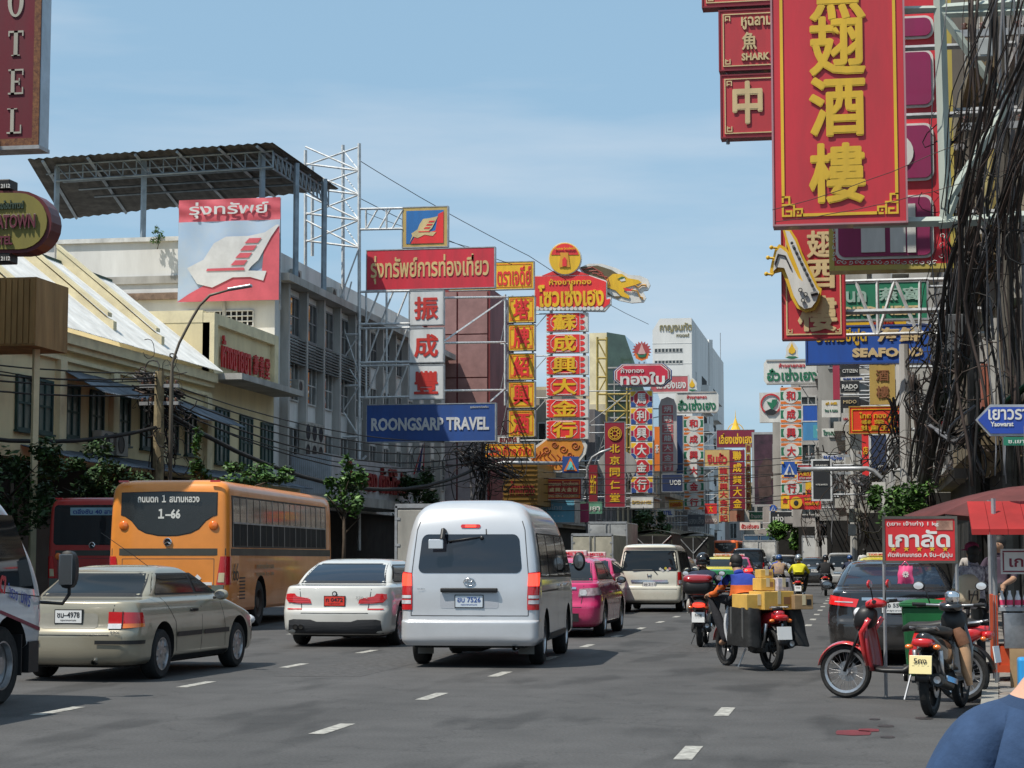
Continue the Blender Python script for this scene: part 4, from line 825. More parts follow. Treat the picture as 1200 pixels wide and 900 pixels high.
WPANE = mat('window_glass_dark', (.03, .035, .035), .08, coat=1, var=.3, vs=.8); PGREEN = mat('pale_green_shutter_glass', (.13, .17, .15), .3, coat=.5, var=.2, vs=1); FGREEN = mat('dark_green_frame', (.02, .06, .055), .5, var=.2)
FGREY = mat('grey_window_frame', (.25, .25, .25), .6, var=.2); FWHITE = mat('white_window_frame', (.5, .5, .48), .6, var=.2)
EX = Vector((1, 0, 0)); EY = Vector((0, 1, 0))
def sheet_roof(parent, P0, along, down, W, Lh, m, nw, name='roof_sheet', amp=.02, wave=.13):
    """overlapping corrugated sheets: P0 start, along = unit vector of the eave, down = full slope vector"""
    along = Vector(along).normalized(); down = Vector(down); sw = W/nw; dn = down.normalized(); nr = along.cross(dn); 
    if nr.z < 0: nr = -nr
    q = MB(); k = max(6, int(sw/wave*4)); V = []
    for v in (0, 1):
        for u in range(k+1): V.append(along*(sw*1.02*u/k)+down*v+nr*(amp*sin(2*pi*sw*u/k/wave)))
    for v in (0, 1):
        for u in range(k+1): V.append(V[v*(k+1)+u]-nr*.008)
    n = k+1; q.add(V, [(i, i+1, n+i+1, n+i) for i in range(k)]+[(2*n+i, 3*n+i, 3*n+i+1, 2*n+i+1) for i in range(k)]+[(n+i, n+i+1, 3*n+i+1, 3*n+i) for i in range(k)]+[(i, 2*n+i, 2*n+i+1, i+1) for i in range(k)])
    me = q.mesh(name, m, fix=False); I = root_mat(parent).inverted()
    for i in range(nw):
        o = bpy.data.objects.new(name, me); link(o, parent); o.location = I @ (Vector(P0)+along*(sw*i)+nr*(.006*(i % 2)))
def wbox(parent, name, m, *bx, bevel=0):
    q = MB(); 
    for b in bx: q.box(*b)
    return q.build(name, m, parent, world=True, bevel=bevel)
M_cream = mat('cream_wall', (.76, .65, .39), .85, var=.06, vs=.7, streak=4, dirt=(.58, .49, .30)); M_creamd = mat('cream_trim', (.80, .70, .45), .8, var=.05, vs=1.5, dirt=(.60, .52, .34))
M_wcor = mat('white_corrugated', (.74, .74, .72), .5, var=.08, vs=1.2, dirt=(.52, .52, .50)); M_gcor = mat('grey_blue_corrugated', (.16, .19, .23), .5, .3, var=.3, vs=1)
M_conc = mat('concrete', (.40, .39, .37), .85, var=.2, vs=.8, streak=4, dirt=(.24, .23, .21)); M_wwall = mat('off_white_wall', (.74, .74, .72), .85, var=.05, vs=.6, streak=5, dirt=(.54, .53, .51)); M_rust = mat('rusty_gutter', (.22, .15, .11), .8, var=.3, vs=3)
# ---------------------------------------------------------------- yellow row house
B1 = thing('row_house', 'cream two-storey row house with green shutters and white corrugated roof, behind the red bus', 'building', (-27, 58, 0))
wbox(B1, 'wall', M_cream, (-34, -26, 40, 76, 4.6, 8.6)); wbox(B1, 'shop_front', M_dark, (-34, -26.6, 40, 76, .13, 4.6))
wbox(B1, 'cornice', M_creamd, (-26, -25.75, 40, 76, 8.3, 8.5), (-26, -25.6, 40, 76, 8.5, 8.85), (-26, -25.85, 40, 76, 7.95, 8.08))
for y in (46, 50.6, 55.6, 60.9, 65.6, 70.6, 75.7): wbox(B1, 'pilaster', M_creamd, (-26, -25.82, y-.28, y+.28, 4.6, 7.95))
for y in (44.5, 48, 53, 57.5, 59.1, 61.35, 63.5, 66.0, 68.35, 71.1, 73.2): window(B1, (-25.99, y, 5.45), EY, 1.2, 1.75, 2, 2, FGREEN, PGREEN, .09, .07, True)
for (y0, y1, z) in ((61, 65.8, 7.55), (66.1, 70.6, 7.5), (70.9, 76.2, 7.35)):
    a = len(B1.children); sheet_roof(B1, (-26, y0, z+.15), EY, (1.5, 0, -.8), y1-y0, 1, M_gcor, 5, 'awning_sheet')
sheet_roof(B1, (-30.3, 40, 12.8), EY, (4.9, 0, -3.85), 36, 1, M_wcor, 36)
for y in (50.6, 58.5, 66.0, 70.9):
    q = MB(); q.prism([(-30.4, 12.7), (-26.1, 9.3), (-26.1, 9.85), (-26.4, 10.0), (-30.4, 13.35)], y-.16, y+.16, 'y'); q.prism([(-30.4, 13.36), (-26.3, 10.02), (-26.3, 10.17), (-30.4, 13.5)], y-.2, y+.2, 'y'); q.build('party_wall', M_creamd, B1, world=True)
wbox(B1, 'ridge_capping', mat('green_ridge', (.04, .08, .06), .7), (-30.9, -30.2, 40, 76, 12.6, 12.85))
sheet_roof(B1, (-26, 58, 5.0), EY, (2.3, 0, -.55), 18, 1, M_gcor, 14, 'canopy_sheet')
wbox(B1, 'roller_shutter', mat('brown_shutter', (.07, .05, .04), .6), *[(-26.62, -26.5, 59+i*4.6, 62.6+i*4.6, .14, 3.4) for i in range(4)])
# neighbour with brown timber box at the far left
B0 = thing('shop_sign_box', 'large brown timber-clad sign box high at the left edge', 'sign', (-22.5, 51, 0)); a = at(-40, 330, 50); b = at(41, 410, 50)
q = MB(); q.box(a.x, b.x, 50, 52.2, at(20, 405, 50).z, at(20, 325, 50).z); q.build('box', mat('brown_boards', (.36, .21, .075), .7, var=.2, vs=2, streak=6), B0, world=True)
z0, z1 = at(20, 405, 50).z, at(20, 325, 50).z
n = 12
for i in range(n):
    x0 = a.x+(b.x-a.x)*i/n; q = MB(); q.box(x0+.02, x0+(b.x-a.x)/n-.02, 49.96, 50, z0+.05, z1-.05); q.build('board', MATS['brown_boards'], B0, world=True)
q = MB(); q.bar((a.x, 51, z0), (a.x, 51, .1), .2); q.bar((b.x-.4, 51, z0), (b.x-.4, 51, .1), .16); q.bar((b.x-.4, 51, z0+.3), (-26, 51, z0+.3), .12); q.build('post', M_creamd, B0, world=True)
# ---------------------------------------------------------------- pharmacy building with red relief letters
B2 = thing('pharmacy_building', 'cream shop building with tall parapet carrying red relief letters', 'building', (-27, 80, 0))
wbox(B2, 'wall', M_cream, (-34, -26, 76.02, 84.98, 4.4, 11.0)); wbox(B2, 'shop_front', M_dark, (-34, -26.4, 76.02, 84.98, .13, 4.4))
wbox(B2, 'parapet', M_creamd, (-26.3, -25.8, 76.02, 76.5, 8.9, 11.4), (-26.3, -25.8, 84.4, 84.98, 8.9, 11.4), (-26.3, -25.8, 76.5, 84.4, 10.95, 11.4), (-34, -26.3, 76.0, 76.4, 11.0, 11.5))
wbox(B2, 'canopy_slab', M_conc, (-26, -24.6, 76.0, 84.98, 8.65, 8.9))
RL = mat('red_relief_letter', (.50, .02, .02), .5, var=.1)
text(B2, 'ห้างขายยา', (-25.93, 79.2, 9.95), 3.9, 1.35, RL, r=EY, t=.08, bold=.02)
for i, ch in enumerate('壽 善 堂'.split()): text(B2, ch, (-25.93, 81.9+i*.85, 9.8), .62, .9, RL, r=EY, t=.08, bold=.02)
for y, z0, h in ((76.8, 5.3, 2.3), (80, 5.2, 2.3), (83, 5.2, 2.2)): window(B2, (-25.99, y, z0), EY, 1.7, h, 3, 2, FGREEN, PGREEN, .09, .08, True)
sheet_roof(B2, (-26, 76.5, 5.0), EY, (1.9, 0, -.5), 8.4, 1, M_gcor, 8, 'canopy_sheet')
wbox(B2, 'lower_fascia', M_creamd, (-25.9, -24.7, 78, 84.9, 4.0, 4.5))
# ---------------------------------------------------------------- white office block
B3 = thing('office_block', 'grey-white four-storey block with a steel roof terrace on top', 'building', (-30, 100, 0))
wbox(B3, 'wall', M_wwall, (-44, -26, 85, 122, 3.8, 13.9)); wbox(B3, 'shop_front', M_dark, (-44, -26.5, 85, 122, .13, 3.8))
wbox(B3, 'parapet', M_wwall, (-44, -26.6, 85, 85.3, 13.9, 15.9), (-26.9, -26.6, 85.3, 122, 14.3, 15.7)); wbox(B3, 'coping', mat('white_coping', (.62, .62, .6), .7, var=.2), (-44, -26.5, 84.85, 85.45, 15.9, 16.1))
wbox(B3, 'roof_slab', M_conc, (-44, -25.3, 84.9, 122, 13.95, 14.3)); wbox(B3, 'gutter', M_rust, (-40, -28.3, 84.75, 84.98, 13.2, 13.5)); 
q = MB(); q.tube([(-28.35, 84.85, 13.2), (-28.35, 84.85, 9)], .08, 6); q.tube([(-36.5, 84.8, 15.8), (-36.5, 84.8, 14.2)], .05, 5); q.build('downpipe', M_conc, B3, world=True)
for y in [86+3.0*i for i in range(12)]:
    wbox(B3, 'fin', M_conc, (-26, -25.6, y-.14, y+.14, 4.2, 13.95))
LOUV = mat('louvre_grey', (.14, .15, .15), .6, var=.2)
for y in [86.3+3.0*i for i in range(12)]:
    for z, h in ((11.7, 1.9), (8.7, 1.9), (5.6, 1.9)):
        window(B3, (-25.99, y+.1, z), EY, 2.3, h, 3, 2, FGREY if (z > 9) else FWHITE, WPANE, .08, .06)
    if y < 100:
        q = MB()
        for k in range(9): q.box(-25.75, -25.62, y+.05, y+2.55, 10.4+k*.14, 10.46+k*.14)
        q.build('louvre', LOUV, B3, world=True)
for x0 in (-29.2,):    # breeze-block grille on the near wall below the banner
    q = MB()
    for i in range(14): q.box(x0-1.2+i*.26, x0-1.2+i*.26+.05, 84.9, 84.99, 10.9, 12.6)
    for j in range(8): q.box(x0-1.25, x0+2.2, 84.88, 84.97, 10.9+j*.24, 10.95+j*.24)
    q.build('grille', M_wwall, B3, world=True); wbox(B3, 'grille_opening', M_dark, (x0-1.2, x0+2.2, 84.97, 84.995, 10.9, 12.6))
# steel roof terrace
TR = thing('roof_terrace', 'corrugated steel roof on tall posts above the grey-white block', 'roof', (-30, 90, 14.3))
M_under = mat('dark_rusty_sheet', (.05, .046, .040), .8, var=.35, vs=1.2)
def roofz(x): return 20.15+(x+26)*.03
for i in range(14):
    x0, x1 = -37.7+i*.836, -37.7+(i+1)*.836+.04; k = 8; V = []; fx = lambda x: -26+(x+26)*16.5/11.7
    for v in (0, 1):
        for u in range(k+1):
            x = x0+(x1-x0)*u/k; V.append((x if v == 0 else fx(x), 84.2 if v == 0 else 95.6+(-26-x)*.35, roofz(x)+.03*sin(u*2*pi/4)))
    q = MB(); q.add(V, [(u, u+1, k+2+u, k+1+u) for u in range(k)]); q.add([(a, b, c-.02) for a, b, c in V], [(u, u+1, k+2+u, k+1+u) for u in range(k)]); q.build('roof_sheet', M_under, TR, world=True, fix=False)
BS = mat('blue_grey_post', (.26, .32, .37), .5, var=.2)
for px, Y in ((168, 85.7), (307, 85.7), (347, 88.5), (380, 92.5), (66, 85.7)):
    p = at(px, 250, Y); q = MB(); q.bar((p.x, Y, 14.3), (p.x, Y, roofz(p.x)-.1), .2); q.build('post', BS, TR, world=True)
def truss(parent, a, b, h, n, m, r=.035, name='truss', world=True):
    a = Vector(a); b = Vector(b); q = MB(); dz = Vector((0, 0, h)); q.bar(a, b, r*2); q.bar(a-dz, b-dz, r*2)
    for i in range(n):
        p, s = a.lerp(b, i/n), a.lerp(b, (i+1)/n); q.bar(p, p-dz, r*1.3); q.bar(p, s-dz, r*1.3)
    q.bar(b, b-dz, r*1.5); return q.build(name, m, parent, world=world)
truss(TR, (-36.8, 85.4, roofz(-35)-.15), (-26.3, 85.4, roofz(-25.3)-.15), .75, 16, BS); truss(TR, (-26.3, 85.5, 19.95), (-26.3, 95, 19.95), .75, 14, BS)
for x in (-37, -34.8, -32.5, -30.5, -28.5, -26.7):
    q = MB(); q.bar((x, 84.3, roofz(x)-.12), (-26+(x+26)*16.5/11.7, 95.4+(-26-x)*.34, roofz(x)-.12), .12); q.build('rafter', BS, TR, world=True)
for y in (87, 89, 91, 93):
    q = MB(); q.bar((-38, y, roofz(-36)-.2), (-26.1, y, roofz(-25.2)-.2), .08); q.build('purlin', BS, TR, world=True)
# faded banner on the near wall
BN = thing('faded_banner', 'faded blue and red banner with a white winged ship emblem hung on the end wall', 'banner', (-27.4, 84.6, 12.5))
a = at(209, 293, 84.6); b = at(328, 293, 84.6); zt, zm, zb = at(268, 233, 84.6).z, at(268, 259, 84.6).z, at(268, 353, 84.6).z; W_ = b.x-a.x
def bpan(name, m, x0, x1, z0, z1, dy=0, par=None):
    q = MB()
    q.grid(lambda u, v: Vector((x0+(x1-x0)*u, 84.6-dy+.05*sin(u*14+v*3)*sin(v*7), z0+(z1-z0)*v)), 18, 10); return q.build(name, m, par or BN, True, world=True)
bpan('cloth', mat('faded_blue_vinyl', (.30, .42, .58), .6, var=.15, vs=.7, dirt=(.45, .52, .6)), a.x, b.x, zb, zm); bpan('heading_band', mat('faded_red_vinyl', (.60, .10, .13), .6, var=.1), a.x, b.x, zm, zt)
def flat(parent, pts, Y, m, name, t=.01, ox=0, oz=0, sx=1, sz=1):
    q = MB(); q.prism([(ox+x*sx, oz+z*sz) for x, z in pts], Y, Y+t, 'y'); return q.build(name, m, parent, world=True)
SW = mat('faded_white_vinyl', (.62, .62, .62), .6, var=.08)
H_ = zm-zb
flat(BN, [(0, 0), (1, 0), (1, .92), (.86, .76), (.83, .33), (.70, .35), (.5, .33), (.3, .22), (.12, .10)], 84.50, MATS['faded_red_vinyl'], 'emblem_field', ox=a.x, oz=zb, sx=W_, sz=H_)
flat(BN, [(.10, .42), (.26, .52), (.36, .72), (.48, .80), (.70, .80), (.86, .84), (.97, .93), (1, .93), (.92, .78), (.80, .50), (.73, .42), (.70, .37), (.88, .36), (.85, .24), (.72, .29), (.55, .29), (.35, .17), (.2, .22), (.16, .30)], 84.46, SW, 'emblem_ship', ox=a.x, oz=zb, sx=W_, sz=H_)
for k in range(4): flat(BN, [(.53+k*.045, .44+k*.09), (.66+k*.045, .44+k*.09), (.695+k*.045, .50+k*.09), (.575+k*.045, .50+k*.09)], 84.43, MATS['faded_red_vinyl'], 'emblem_bar', ox=a.x, oz=zb, sx=W_, sz=H_)
flat(BN, [(.29, .375), (.67, .375), (.66, .41), (.30, .405)], 84.43, MATS['faded_red_vinyl'], 'emblem_bar', ox=a.x, oz=zb, sx=W_, sz=H_)
text(BN, 'รุ่งทรัพย์', ((a.x+b.x)/2, 84.5, (zm+zt)/2), W_*.78, (zt-zm)*.72, SW, t=.02)
q = MB(); q.bar((a.x, 84.7, zt), (a.x, 84.7, 13.9), .06); q.bar((a.x+.0, 84.7, zt-.05), (b.x, 84.7, zt-.05), .06); q.bar((b.x-.05, 84.7, zt), (b.x-.05, 84.9, 12.6), .06); q.bar((a.x, 84.7, 15.6), (a.x, 85.1, 15.6), .06); q.build('frame', M_steel, BN, world=True)
# white signboard of the shop next door, red standing letters
B4 = thing('shop_sign_fascia', 'long white fascia with dense red standing letters below the office block', 'sign', (-25, 95, 4.4))
wbox(B4, 'box', mat('white_fascia', (.45, .44, .45), .6, var=.15), (-25.99, -24, 87.6, 104, 4.35, 6.2)); text(B4, 'ห้างทอง ตั้งโต๊ะกัง', (-23.98, 96.5, 5.35), 12.6, 1.35, mat('dark_red_letter', (.25, .015, .015), .5), r=EY, t=.12, bold=.02)
q = MB()
for i in range(20): q.box(-25.9+i*.095, -25.85+i*.095, 87.57, 87.60, 4.4, 6.1)
q.build('ribbed_end', mat('pale_blue_rib', (.42, .47, .52), .6), B4, world=True); wbox(B4, 'canopy_edge', M_conc, (-25.99, -23.7, 87.5, 104.2, 3.9, 4.34))
# ---------------------------------------------------------------- dark red tower with pinkish panels
B5 = thing('red_billboard_building', 'tall building with dark red corner and faded pink panels behind the travel sign', 'building', (-24, 124, 0))
x0, x1 = at(484, 450, 122.2).x, at(574, 450, 122.2).x; zt = at(520, 338, 122.2).z
wbox(B5, 'wall', mat('dark_red_wall', (.20, .03, .03), .6, var=.2, vs=.6, streak=3), (x0, x1, 122.3, 131, .13, zt))
for i in range(2):
    for j in range(5):
        w5 = (x1-x0-1.0)/2; zz = 4.5+(zt-4.7)*j/5
        q = MB(); q.box(x0+.9+i*w5+.03, x0+.9+(i+1)*w5-.08, 122.22, 122.28, zz+.04, zz+(zt-4.7)/5-.04); q.build('panel', mat('pink_panel_%d' % (j < 2), (.30, .16, .15) if j >= 2 else (.40, .36, .38), .6, var=.12), B5, world=True)
wbox(B5, 'pink_column', mat('pink_column', (.50, .12, .10), .6, var=.15), (x0-.2, x0+.7, 122.0, 122.28, 3, zt))
wbox(B5, 'shop_front', M_dark, (x0, x1+.02, 122.1, 122.25, .14, 4.2))
# ---------------------------------------------------------------- row blocks further off
def block(label, side, xf, y0, y1, h, col, fcol=FGREY, depth=12, wp=WPANE, floors=None, top=None, near=None, balc=False, ww=1.5, name='shophouse', dx=0, slope=None):
    T = thing(name, label, 'building', (xf+(-depth/2 if side < 0 else depth/2), (y0+y1)/2, 0), 0, None); cm = mat('wall_%02d_%02d_%02d' % tuple(int(c*99) for c in col), col, .85, var=.22, vs=.6, streak=4)
    xa, xb = (xf-depth, xf) if side < 0 else (xf, xf+depth); wbox(T, 'wall', cm, (xa, xb, y0+.01, y1-.01, 3.6, h)); wbox(T, 'shop_front', M_dark, (xa+.4, xb-.4, y0+.01, y1-.01, .13, 3.6))
    r = EY if side < 0 else -EY; nf = floors or int((h-3.8)/3.1); nb = max(1, int((y1-y0)/3.2)); fh = (h-3.8)/nf
    for f in range(nf):
        z = 4.4+f*fh
        for i in range(nb):
            yy = y0+(i+.5)*(y1-y0)/nb; o = (xf+(.01 if side < 0 else -.01), yy-ww/2 if side < 0 else yy+ww/2, z); window(T, o, r, ww, fh*.56, 2, 1, fcol, wp, .08, .07)
        s = .55 if balc else .2
        wbox(T, 'balcony' if balc else 'ledge', cm if balc else M_conc, (xf, xf+s, y0+.1, y1-.1, z-.55, z-.1 if balc else z-.4) if side < 0 else (xf-s, xf, y0+.1, y1-.1, z-.55, z-.1 if balc else z-.4))
        if True:   # windows on the end wall that faces the camera
            for i in range(3):
                xx = (xb-1.6-i*2.6) if side < 0 else (xa+.6+i*2.6); window(T, (xx-.0 if side > 0 else xx-.2, y0, z), EX, 1.2, fh*.5, 2, 1, fcol, wp, .08, .07)
    wbox(T, 'parapet', cm, (xa, xb, y0+.02, y0+.3, h, h+.7), ((xb-.3, xb, y0+.3, y1-.1, h, h+.7) if side < 0 else (xa, xa+.3, y0+.3, y1-.1, h, h+.7)))
    return T
LB = [(-24.0, 131.5, 141, 15.0, (.25, .22, .19), 'brown-grey block behind the yellow and red stacked signs'), (-21.5, 142, 154, 13.0, (.30, .27, .22), 'grey-beige shophouse beside the maroon vertical banner'),
      (-20.8, 155, 168, 12.5, (.22, .20, .20), 'dim grey shophouse behind the white octagon characters'), (-20.2, 185, 200, 17.0, (.40, .33, .22), 'yellowish block behind the pale pink stacked sign'),
      (-19.8, 201, 222, 15.0, (.35, .32, .25), 'tan block right of the green and white stacked signs'), (-19.4, 223, 246, 12.0, (.28, .26, .25), 'low grey block behind the gold stacked sign'), (-19.6, 247, 258.5, 11.0, (.36, .33, .30), 'pale low block next to the purple billboard'), (-19.6, 326, 350, 9.0, (.34, .3, .28), 'small distant block below the white tower')]
for i, (xf, y0, y1, h, c, lab) in enumerate(LB): block(lab, -1, xf, y0, y1, h, c, [FGREY, FWHITE][i % 2], balc=i % 2 == 0)
# cream building with green glass
B6 = block('cream building with green glass upper floors behind the yellow scaffold', -1, -21.2, 169, 184, 14, (.52, .46, .33)); xg0, xg1 = at(690, 450, 168.6).x, at(745, 450, 168.6).x
MG = mat('green_glass', (.05, .085, .06), .15, .2, 1, .3, .4)
wbox(B6, 'glass_tower', M_creamd, (xg0, xg0+1.6, 169.1, 183, 14, at(700, 390, 169).z)); a = at(712, 392, 169); q = MB(); q.prism([(xg0+1.6, 10), (-17.2-.3, 10), (-18.0, 14.9), (xg0+3.2, at(712, 394, 169).z), (xg0+1.6, at(712, 390, 169).z)], 168.5, 183, 'y'); q.build('glass_front', MG, B6, world=True)
for k in range(6):
    q = MB(); z = 10.5+k*1.45; q.box(xg0+1.6, -17.6 if z < 15 else -19.5, 168.42, 168.48, z, z+.12); q.build('mullion', M_conc, B6, world=True)
for k in range(4):
    q = MB(); x = xg0+2.2+k*1.1; q.box(x, x+.1, 168.40, 168.46, 10, 15.2+(1.8-k*.6)); q.build('mullion', M_conc, B6, world=True)
# white tower with balconies
B7 = thing('white_tower', 'tall white tower block with balconies and lettering at its top', 'building', (-26, 290, 0)); Yt = 262
xa, xb = at(765, 450, Yt).x, at(811, 450, Yt).x; zt = at(790, 373, Yt).z; zs = at(811, 373, Yt).z
MW = mat('white_tower_wall', (.66, .66, .64), .8, var=.08, vs=.3, streak=5)
q = MB(); q.prism([(xa, 0), (xb, 0), (xb, zt), (xa+1.0, zt), (xa, zt-1.6)], Yt, Yt+62, 'y'); q.build('wall', MW, B7, world=True)
text(B7, 'กาญจนทัต', ((xa+xb)/2+.5, Yt-.02, zt-1.25), (xb-xa)*.82, 1.3, mat('tower_lettering', (.25, .22, .10), .6), t=.1, bold=.02); text(B7, 'ทาวเวอร์', (xb-1.2, Yt-.02, zt-2.3), 1.7, .45, MATS['tower_lettering'], t=.06)
for y_ in (413, 427):
    z = at(790, y_, Yt).z
    for k in range(8): window(B7, (xa+.25+k*.48, Yt-.0, z), EX, .44, .72*.8, 1, 1, FWHITE, WPANE, .05, .05)
for k in range(9): wbox(B7, 'floor_joint', M_wwall, (xa, xb+.0, Yt-.03, Yt-.005, 8+k*2.75, 8.06+k*2.75))
for k in range(9):
    z = 3+k*2.75
    for yy in (278, 296):
        wbox(B7, 'balcony', MW, (xb+.01, xb+1.0, yy, yy+10, z-.3, z+.75)); wbox(B7, 'balcony_opening', M_dark, (xb, xb+.02, yy+.5, yy+9.5, z+.75, z+2.1))
    window(B7, (xb+.01, 268, z+.6), EY, 1.2, 1.1, 1, 1, FWHITE, WPANE, .05, .06); window(B7, (xb+.01, 314, z+.6), EY, 1.4, 1.1, 1, 1, FWHITE, WPANE, .05, .06)
q = MB(); q.bar((xb+.1, 292, 1), (xb+.1, 292, zt+.3), .7); q.build('service_duct', MW, B7, world=True)
q = MB(); q.tube([(xb-.2, 320, zt), (xb-.2, 320, zt+4.5)], .06, 4); q.build('mast', M_steel, B7, world=True)
# right side row
RB = [(3.1, 31, 42, 17.5, (.13, .105, .08), 'grey-brown shophouse with shade in its wall colour behind the cable-laden poles'), (3.0, 42.5, 54, 16, (.20, .155, .09), 'tan shophouse with deep balconies beyond the cables'), (2.5, 54.5, 66, 17, (.16, .14, .12), 'dark grey shophouse behind the blue and green hanging signs'),  # first two wall colours darkened to stand in for shade
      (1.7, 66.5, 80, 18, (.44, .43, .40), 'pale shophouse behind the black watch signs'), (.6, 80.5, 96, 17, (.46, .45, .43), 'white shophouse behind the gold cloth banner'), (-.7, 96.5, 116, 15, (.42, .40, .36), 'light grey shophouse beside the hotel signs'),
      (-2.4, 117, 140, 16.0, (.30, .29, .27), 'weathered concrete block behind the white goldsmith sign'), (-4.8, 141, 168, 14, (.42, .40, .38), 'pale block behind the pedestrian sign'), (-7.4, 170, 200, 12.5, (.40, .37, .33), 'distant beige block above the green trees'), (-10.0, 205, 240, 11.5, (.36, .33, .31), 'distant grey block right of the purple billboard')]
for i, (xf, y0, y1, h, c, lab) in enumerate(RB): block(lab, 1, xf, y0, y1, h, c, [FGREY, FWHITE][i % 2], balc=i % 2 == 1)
EB = [(-26, -19.5, 340, 17), (-19.4, -14, 335, 14), (-13.9, -8, 338, 15), (-7.9, 0, 336, 18)]
for i, (xa_, xb_, y, h) in enumerate(EB):
    T = thing('distant_building', ['grey block closing the street at its far left', 'beige block at the end of the street', 'pale block at the end of the street, right of the beige one', 'tan block at the far right end of the street'][i], 'building', ((xa_+xb_)/2, y, 0))
    wbox(T, 'wall', mat('far_wall_%d' % i, [(.3, .28, .26), (.4, .36, .3), (.45, .43, .4), (.38, .33, .28)][i], .85, var=.2, vs=.4), (xa_, xb_, y, y+10, 0, h))
    for f in range(4):
        for k in range(3): window(T, (xa_+.5+k*(xb_-xa_-1)/3, y, 3+f*3), EX, 1.2, 1.4, 1, 1, FGREY, WPANE, .06, .08)
HB_ = thing('hotel_block', 'unseen pale hotel building beyond the left edge, placed to shade the red bus', 'building', (-28, 36, 0)); wbox(HB_, 'wall', M_wwall, (-36, -22.9, 14, 48.5, .13, 19))  # block out of view, added so its shade covers the red bus
for y in range(16, 47, 4):
    for z in (5, 9, 13): window(HB_, (-22.89, y, z), EY, 1.6, 1.8, 2, 1, FGREY, WPANE)
# ---------------------------------------------------------------- hanging signs
RED = signpaint('sign_red', (.56, .018, .028)); BRED = signpaint('bright_sign_red', (.75, .03, .03)); DRED = signpaint('dark_sign_red', (.22, .008, .02)); GOLD = signpaint('sign_gold', (.68, .42, .02)); PGOLD = signpaint('pale_gold', (.66, .50, .26))
YEL = signpaint('sign_yellow', (.80, .47, .015)); WHT = signpaint('sign_white', (.68, .67, .63)); BLUE = signpaint('sign_blue', (.018, .07, .27)); GRN = signpaint('sign_green', (.01, .16, .075)); MAG = signpaint('sign_magenta', (.26, .01, .085))
BLK = signpaint('sign_black', (.015, .015, .017)); ORG = signpaint('sign_orange', (.75, .18, .02)); MAR = signpaint('sign_maroon', (.20, .008, .03)); SBL = signpaint('sky_blue_sign', (.14, .42, .60)); BLUE2 = signpaint('seafood_blue', (.015, .09, .42)); PNK = signpaint('faded_pink_red', (.48, .10, .11))
def rect(px0, py0, px1, py1, Y):
    cx, cy = (px0+px1)/2, (py0+py1)/2; return at(px0, cy, Y).x, at(px1, cy, Y).x, at(cx, py1, Y).z, at(cx, py0, Y).z
def sign(name, label, R, Y, m, texts=(), th=.18, fr=M_steel, fw=.05, border=None, bw=.06, inset=.12, side=0, cat='sign', group=None, xf=None, brk=True, poly=None):
    """R = pixel rectangle; texts = (string, cx, cy, w, h, material, bold) in fractions from the top-left"""
    x0, x1, z0, z1 = rect(*R, Y); T = thing(name, label, cat, ((x0+x1)/2, Y+th/2, z0), 0, group); W, H = x1-x0, z1-z0
    q = MB()
    if poly: q.prism([(x0+p*W, z1-r*H) for p, r in poly], Y, Y+th, 'y')
    else: q.box(x0, x1, Y, Y+th, z0, z1)
    pn = q.build('panel', m, T, world=True)
    if fr and not poly:
        q = MB(); f = fw
        q.box(x0-f, x0-.002, Y-.02, Y+th+.02, z0-f, z1+f); q.box(x1+.002, x1+f, Y-.02, Y+th+.02, z0-f, z1+f); q.box(x0, x1, Y-.018, Y+th+.018, z0-f, z0-.002); q.box(x0, x1, Y-.018, Y+th+.018, z1+.002, z1+f); q.build('frame', fr, T, world=True)
    if border:
        i = inset; q = MB()
        q.box(x0+i, x0+i+bw, Y-.02, Y-.001, z0+i, z1-i); q.box(x1-i-bw, x1-i, Y-.02, Y-.001, z0+i, z1-i); q.box(x0+i+bw, x1-i-bw, Y-.019, Y-.001, z0+i, z0+i+bw); q.box(x0+i+bw, x1-i-bw, Y-.019, Y-.001, z1-i-bw, z1-i); q.build('border', border, pn, world=True)
    for t in texts:
        s, cx, cy, w, h, tm = t[:6]; text(pn, s, (x0+cx*W, Y-.004, z1-cy*H), w*W, h*H, tm, bold=t[6] if len(t) > 6 else .02, t=.03)
    if brk and xf is not None:
        q = MB(); xe = x0 if xf < x0 else x1
        for z in (z0+H*.12, z1-H*.12): q.bar((xe, Y+th/2, z), (xf, Y+th/2, z), .06)
        q.bar((xe, Y+th/2, z1-H*.12), ((xe+xf)/2, Y+th/2, z0+H*.12), .04); q.build('bracket', M_steel, T, world=True)
    return T, pn, (x0, x1, z0, z1)
